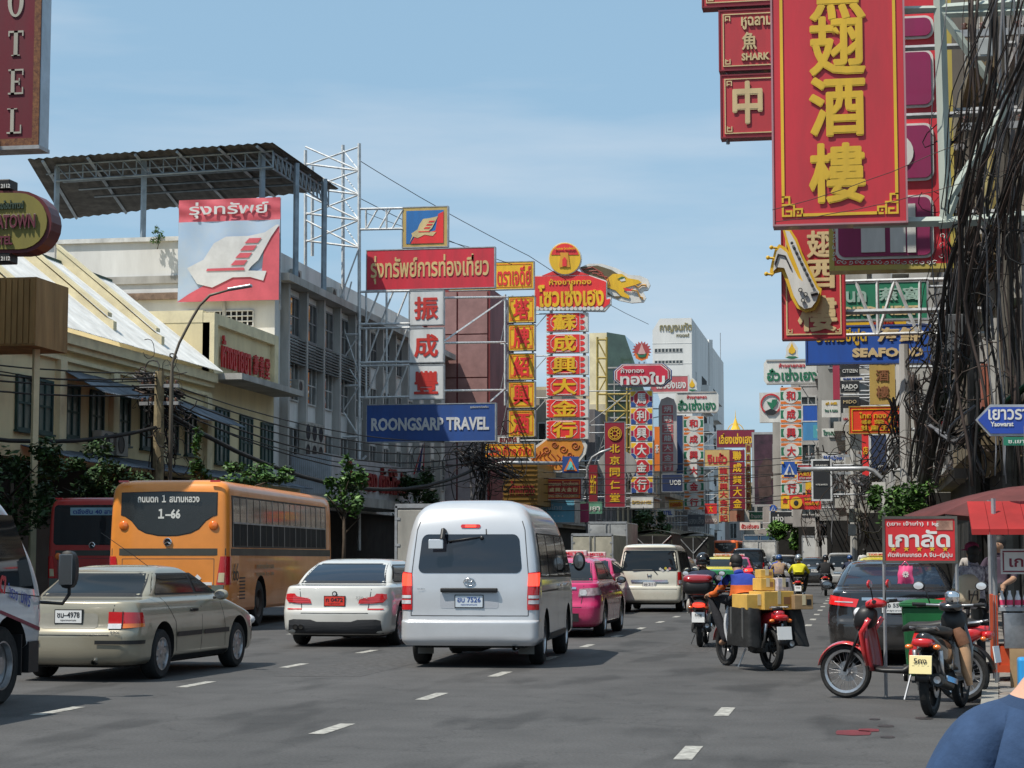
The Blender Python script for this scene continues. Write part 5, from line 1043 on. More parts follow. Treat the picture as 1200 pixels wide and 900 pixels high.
def stack(name, label, px0, px1, rows, Y, chars, pm, cm, style=None, th=.2, xf=None, cat='sign', bold=.035, cw=.6, chh=.74, parent=None, back=True):
    """one panel per character; rows = [(py0, py1), ...]"""
    x0, x1, zb, zt = rect(px0, rows[0][0], px1, rows[-1][1], Y); T = parent or thing(name, label, cat, ((x0+x1)/2, Y+th/2, zb)); W = x1-x0
    for i, ((a, b), ch) in enumerate(zip(rows, chars)):
        z1, z0 = at((px0+px1)/2, a, Y).z, at((px0+px1)/2, b, Y).z; H = z1-z0; g = .03
        if style == 'oct':
            q = MB(); q.box(x0, x1, Y, Y+th, z0+g, z1-g); pn = q.build('panel', WHT, T, world=True)
            for k, cc in enumerate((YEL, MAG, BLUE)):
                for xa, xb in ((x0+.02*W, x0+.24*W), (x1-.24*W, x1-.02*W)):
                    q = MB(); q.box(xa, xb, Y-.012, Y-.001, z1-g-H*(.95-.0-.31*(2-k))-0, z1-g-H*(.95-.31*(2-k))+H*.28); q.build('stripe', cc, pn, world=True)
            o8 = [(.5+.36*cos(radians(22.5+45*j))*1.0, .5+.47*sin(radians(22.5+45*j))) for j in range(8)]
            q = MB(); q.prism([(x0+W*(.5+(u-.5)*1.08), z0+H*(.5+(v-.5)*1.06)) for u, v in o8], Y-.022, Y-.012, 'y'); q.build('octagon_rim', WHT, pn, world=True)
            q = MB(); q.prism([(x0+u*W, z0+v*H) for u, v in o8], Y-.032, Y-.022, 'y'); q.build('octagon', RED, pn, world=True); yy = Y-.034
        elif style == 'flag':
            q = MB(); q.box(x0, x1, Y, Y+th, z0+g, z1-g); pn = q.build('panel', WHT, T, world=True)
            q = MB(); q.box(x0+.03*W, x1-.03*W, Y-.01, Y-.001, z0+H*.06, z0+H*.20); q.box(x0+.03*W, x1-.03*W, Y-.01, Y-.001, z1-H*.20, z1-H*.06); q.build('stripe', ORG, pn, world=True)
            q = MB(); q.box(x0+.03*W, x0+.25*W, Y-.01, Y-.001, z0+H*.28, z1-H*.28); q.box(x1-.25*W, x1-.03*W, Y-.01, Y-.001, z0+H*.28, z1-H*.28); q.build('side_block', GRN, pn, world=True)
            q = MB(); q.lathe([(.001, 0), (.36*W, 0), (.36*W, .008), (.001, .009)], ((x0+x1)/2, Y-.024, (z0+z1)/2), 22, 'y'); q.build('disc', WHT, pn, world=True); yy = Y-.028
        elif style == 'bead':   # white edge with red scallops down both sides
            q = MB(); q.box(x0, x1, Y, Y+th, z0+g, z1-g); pn = q.build('panel', WHT, T, world=True)
            q = MB(); q.box(x0+.07*W, x1-.20*W, Y-.02, Y-.001, z0+g*2, z1-g*2); q.build('field', pm, pn, world=True)
            q = MB()
            for k in range(3):
                zz = z0+H*(.2+.3*k); q.prism([(x1-.18*W+.11*W*sin(pi*j/8), zz-.12*H*cos(pi*j/8)) for j in range(9)], Y-.02, Y-.001, 'y')
            for k in range(5): q.prism([(x0+.07*W-.06*W*sin(pi*j/6), z0+H*(.14+.18*k)-.07*H*cos(pi*j/6)) for j in range(7)], Y-.02, Y-.001, 'y')
            q.build('scallop', pm, pn, world=True)
            q = MB(); c_ = .12*W; xa, xb, za, zc = x0+.12*W, x1-.26*W, z0+H*.1, z1-H*.1; P = [(xa+c_, za), (xb-c_, za), (xb, za+c_), (xb, zc-c_), (xb-c_, zc), (xa+c_, zc), (xa, zc-c_), (xa, za+c_)]
            for u, v in zip(P, P[1:]+P[:1]): q.bar((u[0], Y-.022, u[1]), (v[0], Y-.022, v[1]), .03)
            q.build('border', WHT, pn, world=True); yy = Y-.024
        elif style == 'corner':
            q = MB(); q.box(x0, x1, Y, Y+th, z0+g, z1-g); pn = q.build('panel', pm, T, world=True); q = MB(); i2 = .06*W
            for xa in (x0+i2, x1-i2-.015*W): q.box(xa, xa+.02*W, Y-.02, Y-.001, z0+i2+g, z1-i2-g)
            for za in (z0+i2+g, z1-i2-g-.02*W): q.box(x0+i2, x1-i2, Y-.019, Y-.001, za, za+.02*W)
            for xa in (x0+i2*1.4, x1-i2*1.4-.1*W):
                for za in (z0+i2*1.4+g, z1-i2*1.4-g-.1*W): q.box(xa, xa+.1*W, Y-.017, Y-.001, za, za+.1*W)
            q.build('border', ORG, pn, world=True); q = MB(); f = .035*W
            for b_ in ((x0-f, x0-.002, z0, z1), (x1+.002, x1+f, z0, z1), (x0-f, x1+f, z0-.0, z0+g*.9), (x0-f, x1+f, z1-g*.9, z1)): q.box(b_[0], b_[1], Y-.03, Y+th+.02, b_[2], b_[3])
            q.build('frame', M_steel, T, world=True); yy = Y-.004
        else:
            q = MB(); q.box(x0, x1, Y, Y+th, z0+g, z1-g); pn = q.build('panel', pm, T, world=True); yy = Y-.004
        text(pn, ch, ((x0+x1)/2-(.06*W if style == 'bead' else 0), yy, (z0+z1)/2), W*cw, H*chh, cm, bold=bold, t=.03, name='character')
    if back:
        q = MB(); q.bar((x0+.1*W, Y+th+.03, zb-.1), (x0+.1*W, Y+th+.03, zt+.1), .08); q.bar((x1-.1*W, Y+th+.03, zb-.1), (x1-.1*W, Y+th+.03, zt+.1), .08)
        if xf is not None:
            n = max(2, int((zt-zb)/2.2))
            for k in range(n+1): z = zb+(zt-zb)*k/n; q.bar((x0+.1*W if xf < x0 else x1-.1*W, Y+th+.03, z), (xf, Y+th+.03, z), .06)
            for k in range(n): q.bar((xf, Y+th+.03, zb+(zt-zb)*k/n), (x0 if xf < x0 else x1, Y+th+.03, zb+(zt-zb)*(k+1)/n), .04)
        q.build('support_frame', M_steel, T, world=True)
    return T, (x0, x1, zb, zt)
def evens(a, b, n): return [(a+(b-a)*i/n, a+(b-a)*(i+1)/n) for i in range(n)]
# ---- 1. travel agency cluster on its white lattice
YT = 97
sign('travel_sign', 'blue horizontal sign reading ROONGSARP TRAVEL', (430, 474, 580, 517), YT, BLUE, [('ROONGSARP TRAVEL', .495, .53, .92, .36, signpaint('travel_letter', (.60, .60, .60)), .035), ('ศูนย์รวมการท่องเที่ยว', .88, .09, .14, .08, WHT, 0)], th=.35)
sign('thai_travel_sign', 'long red sign with gold Thai lettering at the top of the white lattice', (430, 292, 579, 338), YT, signpaint('travel_red', (.60, .025, .045)), [('รุ่งทรัพย์การท่องเที่ยว', .495, .5, .93, .72, signpaint('travel_gold', (.66, .46, .20)), .02)], th=.35)
T, pn, (x0, x1, z0, z1) = sign('emblem_sign', 'small square sign with blue and red winged ship emblem on a gold border', (472, 243, 524, 289), YT, signpaint('emblem_gold', (.55, .38, .12)), th=.3)
W_, H_ = x1-x0, z1-z0
flat(pn, [(.08, .08), (.92, .08), (.92, .92), (.08, .92)], YT-.02, signpaint('emblem_blue', (.02, .16, .45)), 'field_blue', t=.015, ox=x0, oz=z0, sx=W_, sz=H_)
flat(pn, [(.18, .08), (.92, .08), (.92, .88), (.80, .82), (.74, .40), (.3, .3)], YT-.035, BRED, 'field_red', t=.015, ox=x0, oz=z0, sx=W_, sz=H_)
flat(pn, [(.16, .10), (.24, .26), (.34, .22), (.5, .30), (.68, .26), (.76, .36), (.58, .38), (.66, .46), (.80, .76), (.62, .72), (.46, .70), (.38, .56), (.34, .44), (.20, .34), (.22, .28)], YT-.05, signpaint('emblem_cream', (.66, .50, .24)), 'ship', t=.015, ox=x0, oz=z0, sx=W_, sz=H_)
flat(pn, [(.36, .365), (.62, .365), (.62, .39), (.36, .39)], YT-.06, BRED, 'ship_line', t=.01, ox=x0, oz=z0, sx=W_, sz=H_)
for k in range(3): flat(pn, [(.48+k*.05, .45+k*.08), (.6+k*.05, .45+k*.08), (.63+k*.05, .49+k*.08), (.51+k*.05, .49+k*.08)], YT-.06, BRED, 'ship_line', t=.01, ox=x0, oz=z0, sx=W_, sz=H_)
for (a, b), ch, l in zip(((341, 380), (385, 424), (428, 467)), '振成豐', ('topmost white square sign with a red Chinese character on the lattice', 'middle white square sign with a red Chinese character, between two others', 'lowest white square sign with a red Chinese character, just above the blue travel sign')):
    sign('character_sign', l, (480, a, 519, b), YT, signpaint('board_white', (.66, .67, .67)), [(ch, .5, .52, .70, .68, signpaint('char_red', (.55, .03, .02)), .03)], th=.3, group='white character squares')
LT = thing('sign_lattice', 'white steel lattice tower and arms carrying the travel agency signs', 'scaffold', (-26, YT, 0))
def pt(px, py, Y=YT): return at(px, py, Y)
q = MB()
for (px, Y, p0, p1) in ((421, YT, 168, 645), (358, YT+1.2, 176, 560), (366, YT+2.4, 195, 300), (402, YT+1.5, 170, 540), (383, YT, 388, 600)): q.bar(pt(px, p0, Y), pt(px, p1, Y), .13)
q.build('mast', M_wsteel, LT, world=True)
ys = [172, 200, 228, 258, 290]; 
q = MB()
for i in range(4):
    q.bar(pt(358, ys[i], YT+1.2), pt(421, ys[i+1], YT), .07); q.bar(pt(421, ys[i], YT), pt(358, ys[i+1]-6, YT+1.2), .07); q.bar(pt(358, ys[i+1]-8, YT+1.2), pt(421, ys[i+1], YT), .08); q.bar(pt(402, ys[i]+4, YT+1.5), pt(421, ys[i+1], YT), .05)
for a, b, c, d in ((383, 392, 421, 450), (421, 392, 383, 450), (383, 452, 421, 512), (421, 452, 383, 512), (383, 512, 421, 560), (366, 395, 383, 450), (383, 395, 366, 450), (366, 455, 383, 510), (383, 455, 366, 510), (421, 290, 395, 360), (395, 360, 421, 440), (412, 330, 397, 390)): q.bar(pt(a, b), pt(c, d), .06)
for y in (392, 452, 512): q.bar(pt(366, y), pt(421, y), .09)
q.bar(pt(366, 392), pt(366, 515), .09); q.bar(pt(429, 534), pt(392, 574), .08); q.build('brace', M_wsteel, LT, world=True)
for (ya, yb) in ((245, 269), (342, 380), (385, 425), (429, 466)):
    q = MB(); [q.bar(pt(421, y), pt(480 if y > 300 else 472, y-1), .09) for y in (ya, yb)]
    for k in range(3):
        x = 429+k*(50/3) if ya > 300 else 429+k*15; e = 50/3 if ya > 300 else 15; q.bar(pt(x, yb), pt(x+e*.9, ya), .07)
    q.bar(pt(429, ya), pt(429, yb), .08); q.bar(pt(453, ya), pt(453, yb), .08); q.build('arm', M_wsteel, LT, world=True)
q = MB()
for y in (349, 402, 458): q.bar(pt(520, y), pt(592, y-1, 112), .09)
q.bar(pt(520, 400), pt(592, 350, 112), .08); q.bar(pt(575, 470), pt(592, 455, 112), .08); q.bar(pt(592, 345, 112), pt(592, 475, 112), .1); q.build('cross_brace', M_wsteel, LT, world=True)
# ---- 2. yellow pagoda-brand signs
stack('gold_character_sign', 'tall stack of five yellow squares with red Chinese characters', 596, 626, [(347, 378), (380, 411), (414, 445), (447, 478), (480, 512)], 112, '塔牌紹興酒', YEL, BRED, 'corner', xf=at(585, 430, 112).x, th=.4)
sign('yellow_thai_sign', 'yellow sign with red Thai lettering right of the long red travel sign', (527, 308, 625, 339), 112.5, YEL, [('ตราเจดีย์', .77, .5, .40, .74, BRED, .02)], th=.3, border=ORG, inset=.1, bw=.04)
sign('yellow_company_sign', 'small horizontal yellow company sign below the stack of yellow squares', (567, 520, 626, 536), 111, YEL, [('บริษัท ตี้ไทย จำกัด', .5, .5, .88, .66, BRED, .02)], th=.3, border=ORG, inset=.06, bw=.03)
# ---- 3. red goldsmith tower sign with lion head
YG = 120
stack('goldsmith_sign', 'tall stack of seven red squares with gold Chinese characters and white scalloped edge', 640, 689, [(366, 389), (391, 414), (416.5, 439.5), (441.5, 464.5), (467, 490), (492, 515)], YG, '蘇成興大金行', BRED, YEL, 'bead', th=.5, cw=.55, chh=.8, xf=at(632, 430, YG).x-2)
GS = bpy.context.scene.objects['goldsmith_sign']; GS['label'] = 'tall stack of six red squares with gold Chinese characters and white scalloped edge'
G2 = thing('goldsmith_head_sign', 'big red sign with gold Thai lettering, round gate emblem and painted lion head', 'sign', (-17, YG, 13)); Yh = YG-.1
def ppoly(par, name, m, P, Y, t=.2): 
    q = MB(); q.prism([(lambda v: (v.x, v.z))(at(a, b, Y)) for a, b in P], Y, Y+t, 'y'); return q.build(name, m, par, world=True)
def pdisc(par, name, m, cx, cy, r, Y, t=.03, n=28, ry=None): return ppoly(par, name, m, [(cx+r*cos(2*pi*i/n), cy+(ry or r)*sin(2*pi*i/n)) for i in range(n)], Y, t)
pb = ppoly(G2, 'panel_edge', WHT, [(626, 323), (690, 322), (711, 329), (711, 350), (716, 348), (716, 356), (708, 365), (626, 363)], Yh, .4)
pn = ppoly(G2, 'panel', BRED, [(627, 324), (690, 323), (710, 330), (710, 351), (715, 350), (714, 356), (707, 361), (627, 361)], Yh-.04, .035)
ppoly(G2, 'roof_panel', BRED, [(635, 323), (662, 312), (690, 322)], Yh-.03, .3)
q = MB()
for k in range(16):
    c = at(630+k*5, 361.5, Yh); q.lathe([(.001, -.06), (.13, -.06), (.13, 0)], (c.x, Yh, c.z), 10, 'y')
q.build('scallop_edge', WHT, G2, world=True)
def ptxt(par, s, cx, cy, w, h, m, Y, bold=.02, name='lettering'):
    c = at(cx, cy, Y); k = Y/F_PX*1.016; return text(par, s, c, w*k, h*k, m, bold=bold, t=.03, name=name)
ptxt(pn, 'ห้างขายทอง', 668, 330, 50, 7, YEL, Yh-.06); ptxt(pn, 'โซวเซ่งเฮง', 669, 346, 78, 27, YEL, Yh-.06, .035)
q = MB(); q.bar(at(646, 512, YG+.8), at(646, 340, YG+.8), .14); q.bar(at(685, 512, YG+.8), at(685, 340, YG+.8), .14); q.bar(at(662, 340, YG+.5), at(662, 300, YG+.5), .14); q.build('support_frame', M_steel, G2, world=True)
pdisc(G2, 'roundel_edge', WHT, 662, 303, 19.3, Yh-.12, .3); rd = pdisc(G2, 'roundel', YEL, 662, 303, 18.3, Yh-.16, .03)
ppoly(rd, 'roundel_red', BRED, [(662+16.5*cos(radians(a)), 302-16.5*sin(radians(a))) for a in range(12, 169, 12)], Yh-.19, .02); ppoly(rd, 'gate', signpaint('gate_orange', (.70, .30, .02)), [(655, 313), (657, 299), (656, 296), (666, 296), (666, 299), (668, 313)], Yh-.22, .02); ppoly(rd, 'gate_door', BRED, [(659, 312), (659, 304), (661.5, 301), (664, 304), (664, 312)], Yh-.25, .02)
ptxt(rd, 'ห้างทอง โซวเซ่งเฮง', 662, 291, 24, 3, YEL, Yh-.25)
lh = ppoly(G2, 'lion_edge', WHT, [(678, 314), (690, 309), (705, 309), (722, 314), (737, 322), (750, 323), (759, 327), (762, 334), (759, 340), (753, 341), (757, 349), (754, 354), (740, 355), (725, 352), (715, 348), (700, 345)], Yh+.5, .3)
ppoly(lh, 'lion_mane', signpaint('lion_mane_brown', (.12, .09, .04)), [(680, 313), (700, 311), (716, 316), (726, 322), (713, 326), (709, 334), (712, 342), (718, 347), (729, 347), (724, 350), (712, 345), (700, 340)], Yh+.46, .03)
ppoly(lh, 'lion_face', YEL, [(711, 327), (718, 321), (729, 321), (736, 326), (748, 328), (752, 331), (744, 334), (733, 337), (731, 342), (738, 347), (737, 350), (728, 347), (721, 340), (711, 337)], Yh+.42, .03)
ppoly(lh, 'lion_eye', WHT, [(726, 328), (732, 326), (733, 329), (728, 330)], Yh+.39, .02); ppoly(lh, 'lion_brow', signpaint('lion_green', (.05, .15, .05)), [(723, 327), (729, 324), (733, 325), (728, 327)], Yh+.38, .02); ppoly(lh, 'lion_mouth', BRED, [(730, 337), (740, 339), (742, 337), (741, 341), (733, 341)], Yh+.39, .02)
q = MB(); q.tube([at(a, b, Yh+.40) for a, b in ((744, 334), (748, 337), (752, 334), (757, 334), (757, 336))], .06, 6); q.tube([at(a, b, Yh+.40) for a, b in ((740, 340), (747, 341), (750, 348), (753, 349), (753, 351))], .06, 6); q.build('lion_whisker', signpaint('lion_ochre', (.50, .25, .04)), lh, world=True)
q = MB()
for k in range(4): q.tube([at(682+k*6, 316+k*2, Yh+.43), at(694+k*6, 313+k*4, Yh+.43), at(706+k*3, 320+k*5, Yh+.43)], .035, 5)
q.build('mane_line', signpaint('lion_dark_red', (.30, .05, .03)), lh, world=True)
G3 = thing('dragon_tail_sign', 'orange and brown painted dragon tail panel curling under the red goldsmith stack', 'sign', (-18, YG, 6)); Yd = YG+.1
ppoly(G3, 'panel_edge', WHT, [(640, 514), (683, 514), (688, 522), (686, 532), (678, 542), (672, 548), (655, 554), (640, 553), (626, 547), (617, 535), (622, 526), (634, 518)], Yd, .3)
dp = ppoly(G3, 'panel', signpaint('dragon_orange', (.62, .24, .03)), [(640, 516), (681, 516), (684, 523), (682, 531), (674, 541), (668, 546), (655, 551), (640, 550), (629, 545), (621, 536), (626, 527), (635, 520)], Yd-.04, .035)
q = MB()
for cx, cy, r in ((650, 521, 4), (660, 526, 5), (674, 522, 5), (668, 533, 4), (640, 527, 5)): q.tube([at(cx+r*(1-a/22)*cos(a*.5), cy+r*(1-a/22)*sin(a*.5), Yd-.06) for a in range(18)], .035, 4)
for k in range(9): q.tube([at(626+k*4.6+3*sin(u*1.4+k), 528+u*3.6+k*.8, Yd-.06) for u in range(5)], .04, 4)
q.build('scale_line', signpaint('dragon_line', (.33, .07, .02)), dp, world=True)
# crossing sign with triangle on a long arm
CS = thing('crossing_sign', 'blue warning sign with orange triangle on a long steel arm, left side', 'traffic sign', (-16.5, 110, 0), group=None)
ppoly(CS, 'panel', BLUE, [(659, 535), (678, 535), (678, 554), (659, 554)], 108, .08); ppoly(CS, 'triangle', ORG, [(660.5, 552), (668.5, 536), (676.5, 552)], 107.95, .04); ppoly(CS, 'triangle_inner', SBL, [(663.5, 550.5), (668.5, 540), (673.5, 550.5)], 107.9, .04)
ppoly(CS, 'walker', signpaint('walker_cyan', (.15, .6, .5)), [(667, 541.5), (670, 541.5), (671, 546), (671.5, 550), (669.5, 547), (667, 550), (667, 546)], 107.86, .03)
q = MB(); q.tube([at(659, 543, 108.2), at(588, 542, 108.2), at(572, 548, 108.2), at(566, 560, 108.2), gnd(566, 681.5)+Vector((0, 0, 0))], .09, 8) if False else q.tube([at(659, 543, 108.2), at(590, 542, 108.2), at(572, 547, 108.2), at(566, 560, 108.2), Vector((at(566, 600, 108.2).x, 108.2, 0))], .10, 8); q.build('arm', M_steel, CS, True, world=True)
# ---- street-level signs on the left
sign('goldsmith_board', 'dark red board with gold Thai and Chinese lines below the dragon tail', (633, 561, 681, 585), 118, signpaint('board_dark_red', (.33, .02, .015)), [('ห้างขายทอง โซวเซ่งเฮง', .5, .24, .86, .22, PGOLD), ('蘇 成 興 大 金 行', .5, .54, .82, .2, PGOLD), ('SO SENG HENG GOLDSMITH', .5, .84, .86, .13, PGOLD)], th=.3, border=ORG, inset=.08, bw=.04)
sign('bank_sign', 'sky-blue bank sign with pale Thai lettering above the truck', (631, 586, 673, 612), 119, SBL, [('กรุงไทย', .35, .35, .62, .3, signpaint('pale_letter', (.45, .6, .7)), .02), ('• • • • •', .45, .72, .5, .06, MATS['pale_letter'])], th=2.2)
sign('small_red_white_sign', 'narrow white and red sign half hidden behind the yellow company sign', (583, 511, 608, 520), 116, WHT, [('ธนาคาร', .5, .5, .8, .6, DRED)], th=.2)
SH = thing('gold_shop_front', 'ochre shop front with dark red Thai letters under a gold roof', 'shop front', (-22, 115, 3)); x0, x1, z0, z1 = rect(594, 542, 630, 592, 114)
wbox(SH, 'panel', signpaint('ochre_panel', (.27, .15, .02)), (x0-.2, x1, 114, 121, z0, z1)); text(SH, 'ห้างทอง', ((x0+x1)/2, 113.97, (z0*.6+z1*.4)), (x1-x0)*.8, .9, MATS['dark_red_letter'], t=.04)
q = MB()
for k in range(9): q.box(x0-.25, x1+.05, 113.90, 113.95, z0+.1+k*(z1-z0)/9, z0+.16+k*(z1-z0)/9)
q.build('slat', signpaint('ochre_dark', (.15, .08, .015)), SH, world=True)
# ---- 4. maroon banner
sign('maroon_banner_sign', 'tall maroon vertical sign with a gold round emblem and five gold Chinese characters', (709, 495, 732, 594), 141, signpaint('banner_maroon', (.28, .012, .03)), [('北', .5, .31, .5, .1, GOLD, .03), ('京', .5, .45, .5, .1, GOLD, .03), ('同', .5, .59, .5, .1, GOLD, .03), ('仁', .5, .74, .5, .1, GOLD, .03), ('堂', .5, .89, .5, .1, GOLD, .03)], th=.4, xf=-21.4)
MS = bpy.context.scene.objects['maroon_banner_sign']; c = at(720.5, 508, 140.95)
q = MB(); 
for r in (.50, .40, .2): q.lathe([(r, 0), (r, -.03), (r-.05, -.03), (r-.05, 0)], c, 24, 'y')
for a in range(8): q.bar(c+Vector((.2*cos(a*pi/4), -.02, .2*sin(a*pi/4))), c+Vector((.37*cos(a*pi/4), -.02, .37*sin(a*pi/4))), .04)
q.build('round_emblem', GOLD, MS, world=True)
DS = thing('round_white_sign', 'big grey-white round sign partly behind the maroon vertical sign', 'sign', (-17, 146, 8)); pdisc(DS, 'disc', signpaint('dull_white', (.34, .34, .32)), 723, 547, 23, 145, .3, 30, 20); ptxt(DS, '22', 736, 558, 9, 8, BLK, 144.95, 0); q = MB(); q.bar(at(722, 540, 145.4), Vector((-21.5, 145.4, at(722, 540, 145).z)), .1); q.bar(at(722, 560, 145.4), Vector((-21.5, 145.4, at(722, 560, 145).z)), .1); q.build('bracket', M_steel, DS, world=True)
# ---- 5. octagon stack and head
stack('octagon_stack_sign', 'stack of six white characters in red octagons on yellow, magenta and blue stripes', 739, 765, evens(457, 578, 6), 151, '馬利興大金行', RED, WHT, 'oct', th=.4, cw=.42, chh=.6, xf=-21)
T, pn, r_ = sign('octagon_head_sign', 'red eight-sided sign with white Thai lettering and striped corners', (719, 426, 787, 453), 150.6, signpaint('navy_edge', (.03, .04, .2)), th=.4, poly=[(.14, 0), (.86, 0), (1, .3), (1, .7), (.86, 1), (.14, 1), (0, .7), (0, .3)])
for k, (mm, s) in enumerate(((WHT, .97), (DRED, .94), (WHT, .90), (signpaint('head_red', (.55, .02, .05)), .87))):
    P = [(.14, 0), (.86, 0), (1, .3), (1, .7), (.86, 1), (.14, 1), (0, .7), (0, .3)]; q = MB(); x0, x1, z0, z1 = r_; q.prism([(x0+(.5+(u-.5)*s)*(x1-x0), z1-(.5+(v-.5)*(s-.02*k))*(z1-z0)) for u, v in P], 150.6-.03*(k+1), 150.6-.03*k-.001, 'y'); q.build('face_layer', mm, pn, world=True)
ptxt(pn, 'ห้างทอง', 741, 434, 27, 6, WHT, 150.45); ptxt(pn, 'ทองใบ', 753, 443.5, 52, 15, WHT, 150.45, .035)
SBs = thing('starburst_emblem', 'round emblem with red starburst rays on top of the eight-sided red sign', 'emblem', (at(752, 425, 150.8).x, 150.8, at(752, 425, 150.8).z))
ppoly(SBs, 'rays', signpaint('ray_red', (.38, .05, .05)), [(752+(11.5 if i % 2 else 8.5)*cos(pi*i/18), 411-(11.5 if i % 2 else 8.5)*sin(pi*i/18)) for i in range(36)], 150.7, .1)
ppoly(SBs, 'pagoda', signpaint('pagoda_pink', (.60, .35, .33)), [(747, 415), (750, 408), (752, 402), (754, 408), (757, 415)], 150.64, .05); ppoly(SBs, 'ribbon', ORG, [(743.5, 413), (748, 417), (752, 418), (756, 417), (760.5, 413), (759, 420), (752, 423), (745, 420)], 150.6, .05); ppoly(SBs, 'green_ribbon', GRN, [(746, 413), (750, 416), (754, 416), (758, 413), (756, 418), (752, 419), (748, 418)], 150.55, .04)
q = MB(); q.bar(at(749, 424, 150.8), at(749, 440, 150.8), .08); q.bar(at(755, 424, 150.8), at(755, 440, 150.8), .08); q.build('mount', M_steel, SBs, world=True)
sign('exchange_sign', 'small white board with red band below the octagon stack', (739, 582, 765, 595), 149, WHT, [('EXCHANGE', .5, .5, .86, .3, GOLD, .01)], th=.3, xf=-20.8)
# yellow scaffold
YS = thing('yellow_scaffold', 'tall yellow steel scaffold frame in front of the green glass building', 'scaffold', (-19, 160, 0)); q = MB(); YM = mat('yellow_steel', (.38, .28, .07), .6, var=.2)
for px in (700, 711, 735, 739): q.bar(at(px, 395 if px < 720 else 455, 160), at(px, 560, 160), .14)
for y in (398, 420, 442, 462, 482, 502, 525): q.bar(at(700, y, 160), at(711 if y < 455 else 739, y, 160), .12)
for a, b, c, d in ((700, 398, 711, 420), (700, 420, 711, 442), (711, 442, 700, 462), (711, 462, 735, 482), (735, 462, 711, 482), (711, 502, 735, 482), (700, 482, 711, 502), (700, 502, 711, 525)): q.bar(at(a, b, 160), at(c, d, 160), .08)
q.build('frame', YM, YS, world=True)
# ---- 6. pale pink stack
T, pn, r_ = sign('arched_pink_sign', 'pale arch-topped sign with seven faded pink plaques', (772, 465, 793, 558), 172, signpaint('arch_cream', (.50, .44, .42)), th=.4, poly=[(0, .12), (.15, .03), (.5, 0), (.85, .03), (1, .12), (1, .9), (.7, 1), (.3, 1), (0, .9)])
x0, x1, z0, z1 = r_; H_ = (z1-z0)
for k, ch in enumerate('炳剛王龍大金行'):
    zc = z1-H_*(.10+.122*k)-.4; q = MB(); q.box(x0+.2*(x1-x0), x1-.2*(x1-x0), 171.96, 171.999, zc-H_*.05, zc+H_*.05); p2 = q.build('plaque', PNK, pn, world=True); text(p2, ch, ((x0+x1)/2, 171.95, zc), (x1-x0)*.42, H_*.075, WHT, t=.02, name='character')
q = MB(); q.bar((x0+.2, 172.5, z0+1), (-20.4, 172.5, z0+1), .08); q.bar((x0+.2, 172.5, z1-1), (-20.4, 172.5, z1-1), .08); q.build('bracket', M_steel, T, world=True)
sign('pink_thai_sign', 'wavy-edged pink sign with white Thai letters behind the eight-sided red sign', (763, 441, 806, 459), 171, PNK, [('เส็งฮั่งเฮง', .55, .5, .8, .6, WHT, .03)], th=.4, fr=WHT, fw=.1)
sign('navy_sign', 'navy sign with pale UOB letters under the arched pink sign', (776, 556, 800, 576), 168, signpaint('navy_board', (.012, .025, .08)), [('UOB', .65, .47, .55, .3, WHT, .02)], th=.5)
sign('tall_navy_board', 'tall plain navy board left of the left green and white character stack', (793, 487, 800, 555), 176, signpaint('plain_navy', (.02, .05, .15)), th=.3)
# ---- 7. two green-and-white goldsmith signs
def hua(px0, py0, px1, py1, Y, cx0, cx1, rows, lab, xf, sx):
    T, pn, (x0, x1, z0, z1) = sign('goldsmith_name_sign', 'white cut-corner sign with green Thai letters, on the '+lab+' side of the street', (px0, py0, px1, py1), Y, WHT, th=.5, poly=[(.05, 0), (.95, 0), (1, .16), (1, .84), (.95, 1), (.05, 1), (0, .84), (0, .16)])
    ptxt(pn, 'ห้างขายทอง', (px0+px1)/2, py0+(py1-py0)*.24, (px1-px0)*.45, (py1-py0)*.17, RED, Y-.02); ptxt(pn, 'ฮั่วเซ่งเฮง', (px0+px1)/2, py0+(py1-py0)*.62, (px1-px0)*.86, (py1-py0)*.5, GRN, Y-.02, .03)
    q = MB(); k = .12
    for z in (z0, z1-k): q.box(x0+.05*(x1-x0), x1-.05*(x1-x0), Y-.06, Y-.003, z, z+k)
    q.build('moulded_edge', signpaint('grey_edge', (.42, .40, .37)), pn, world=True)
    e = thing('flame_emblem', 'golden flame emblem in a white leafy shell above the '+lab+' green-lettered sign', 'emblem', (at(sx, py0, Y+.1).x, Y+.1, z1)); s = (px1-px0)/65
    ppoly(e, 'shell', WHT, [(sx-8*s, py0-2), (sx-6.5*s, py0-7*s), (sx-7*s, py0-13*s), (sx-3*s, py0-19*s), (sx, py0-21*s), (sx+3*s, py0-19*s), (sx+7*s, py0-13*s), (sx+6.5*s, py0-7*s), (sx+8*s, py0-2), (sx, py0)], Y, .2)
    ppoly(e, 'flame', YEL, [(sx-3.6*s, py0-8*s), (sx-4*s, py0-11*s), (sx-1.5*s, py0-15*s), (sx, py0-19*s), (sx+1.5*s, py0-15*s), (sx+4*s, py0-11*s), (sx+3.6*s, py0-8*s), (sx, py0-6*s)], Y-.05, .05); ppoly(e, 'leaf_base', GRN, [(sx-7*s, py0-2), (sx-4*s, py0-3.5*s), (sx+4*s, py0-3.5*s), (sx+7*s, py0-2), (sx, py0-.5)], Y-.04, .04)
    stack('character_stack_sign', 'six red characters on green, orange and white panels, '+lab+' side of the street', cx0, cx1, rows, Y, '和成興大金行', WHT, RED, 'flag', th=.4, cw=.40, chh=.5, xf=xf)
hua(791, 459, 842, 484, 178, 801, 825, evens(487, 598, 6), 'left', -20.3, 811)
hua(895, 421, 961, 450, 133, 914.5, 940, evens(453, 583, 6), 'right', -2.3, 928)
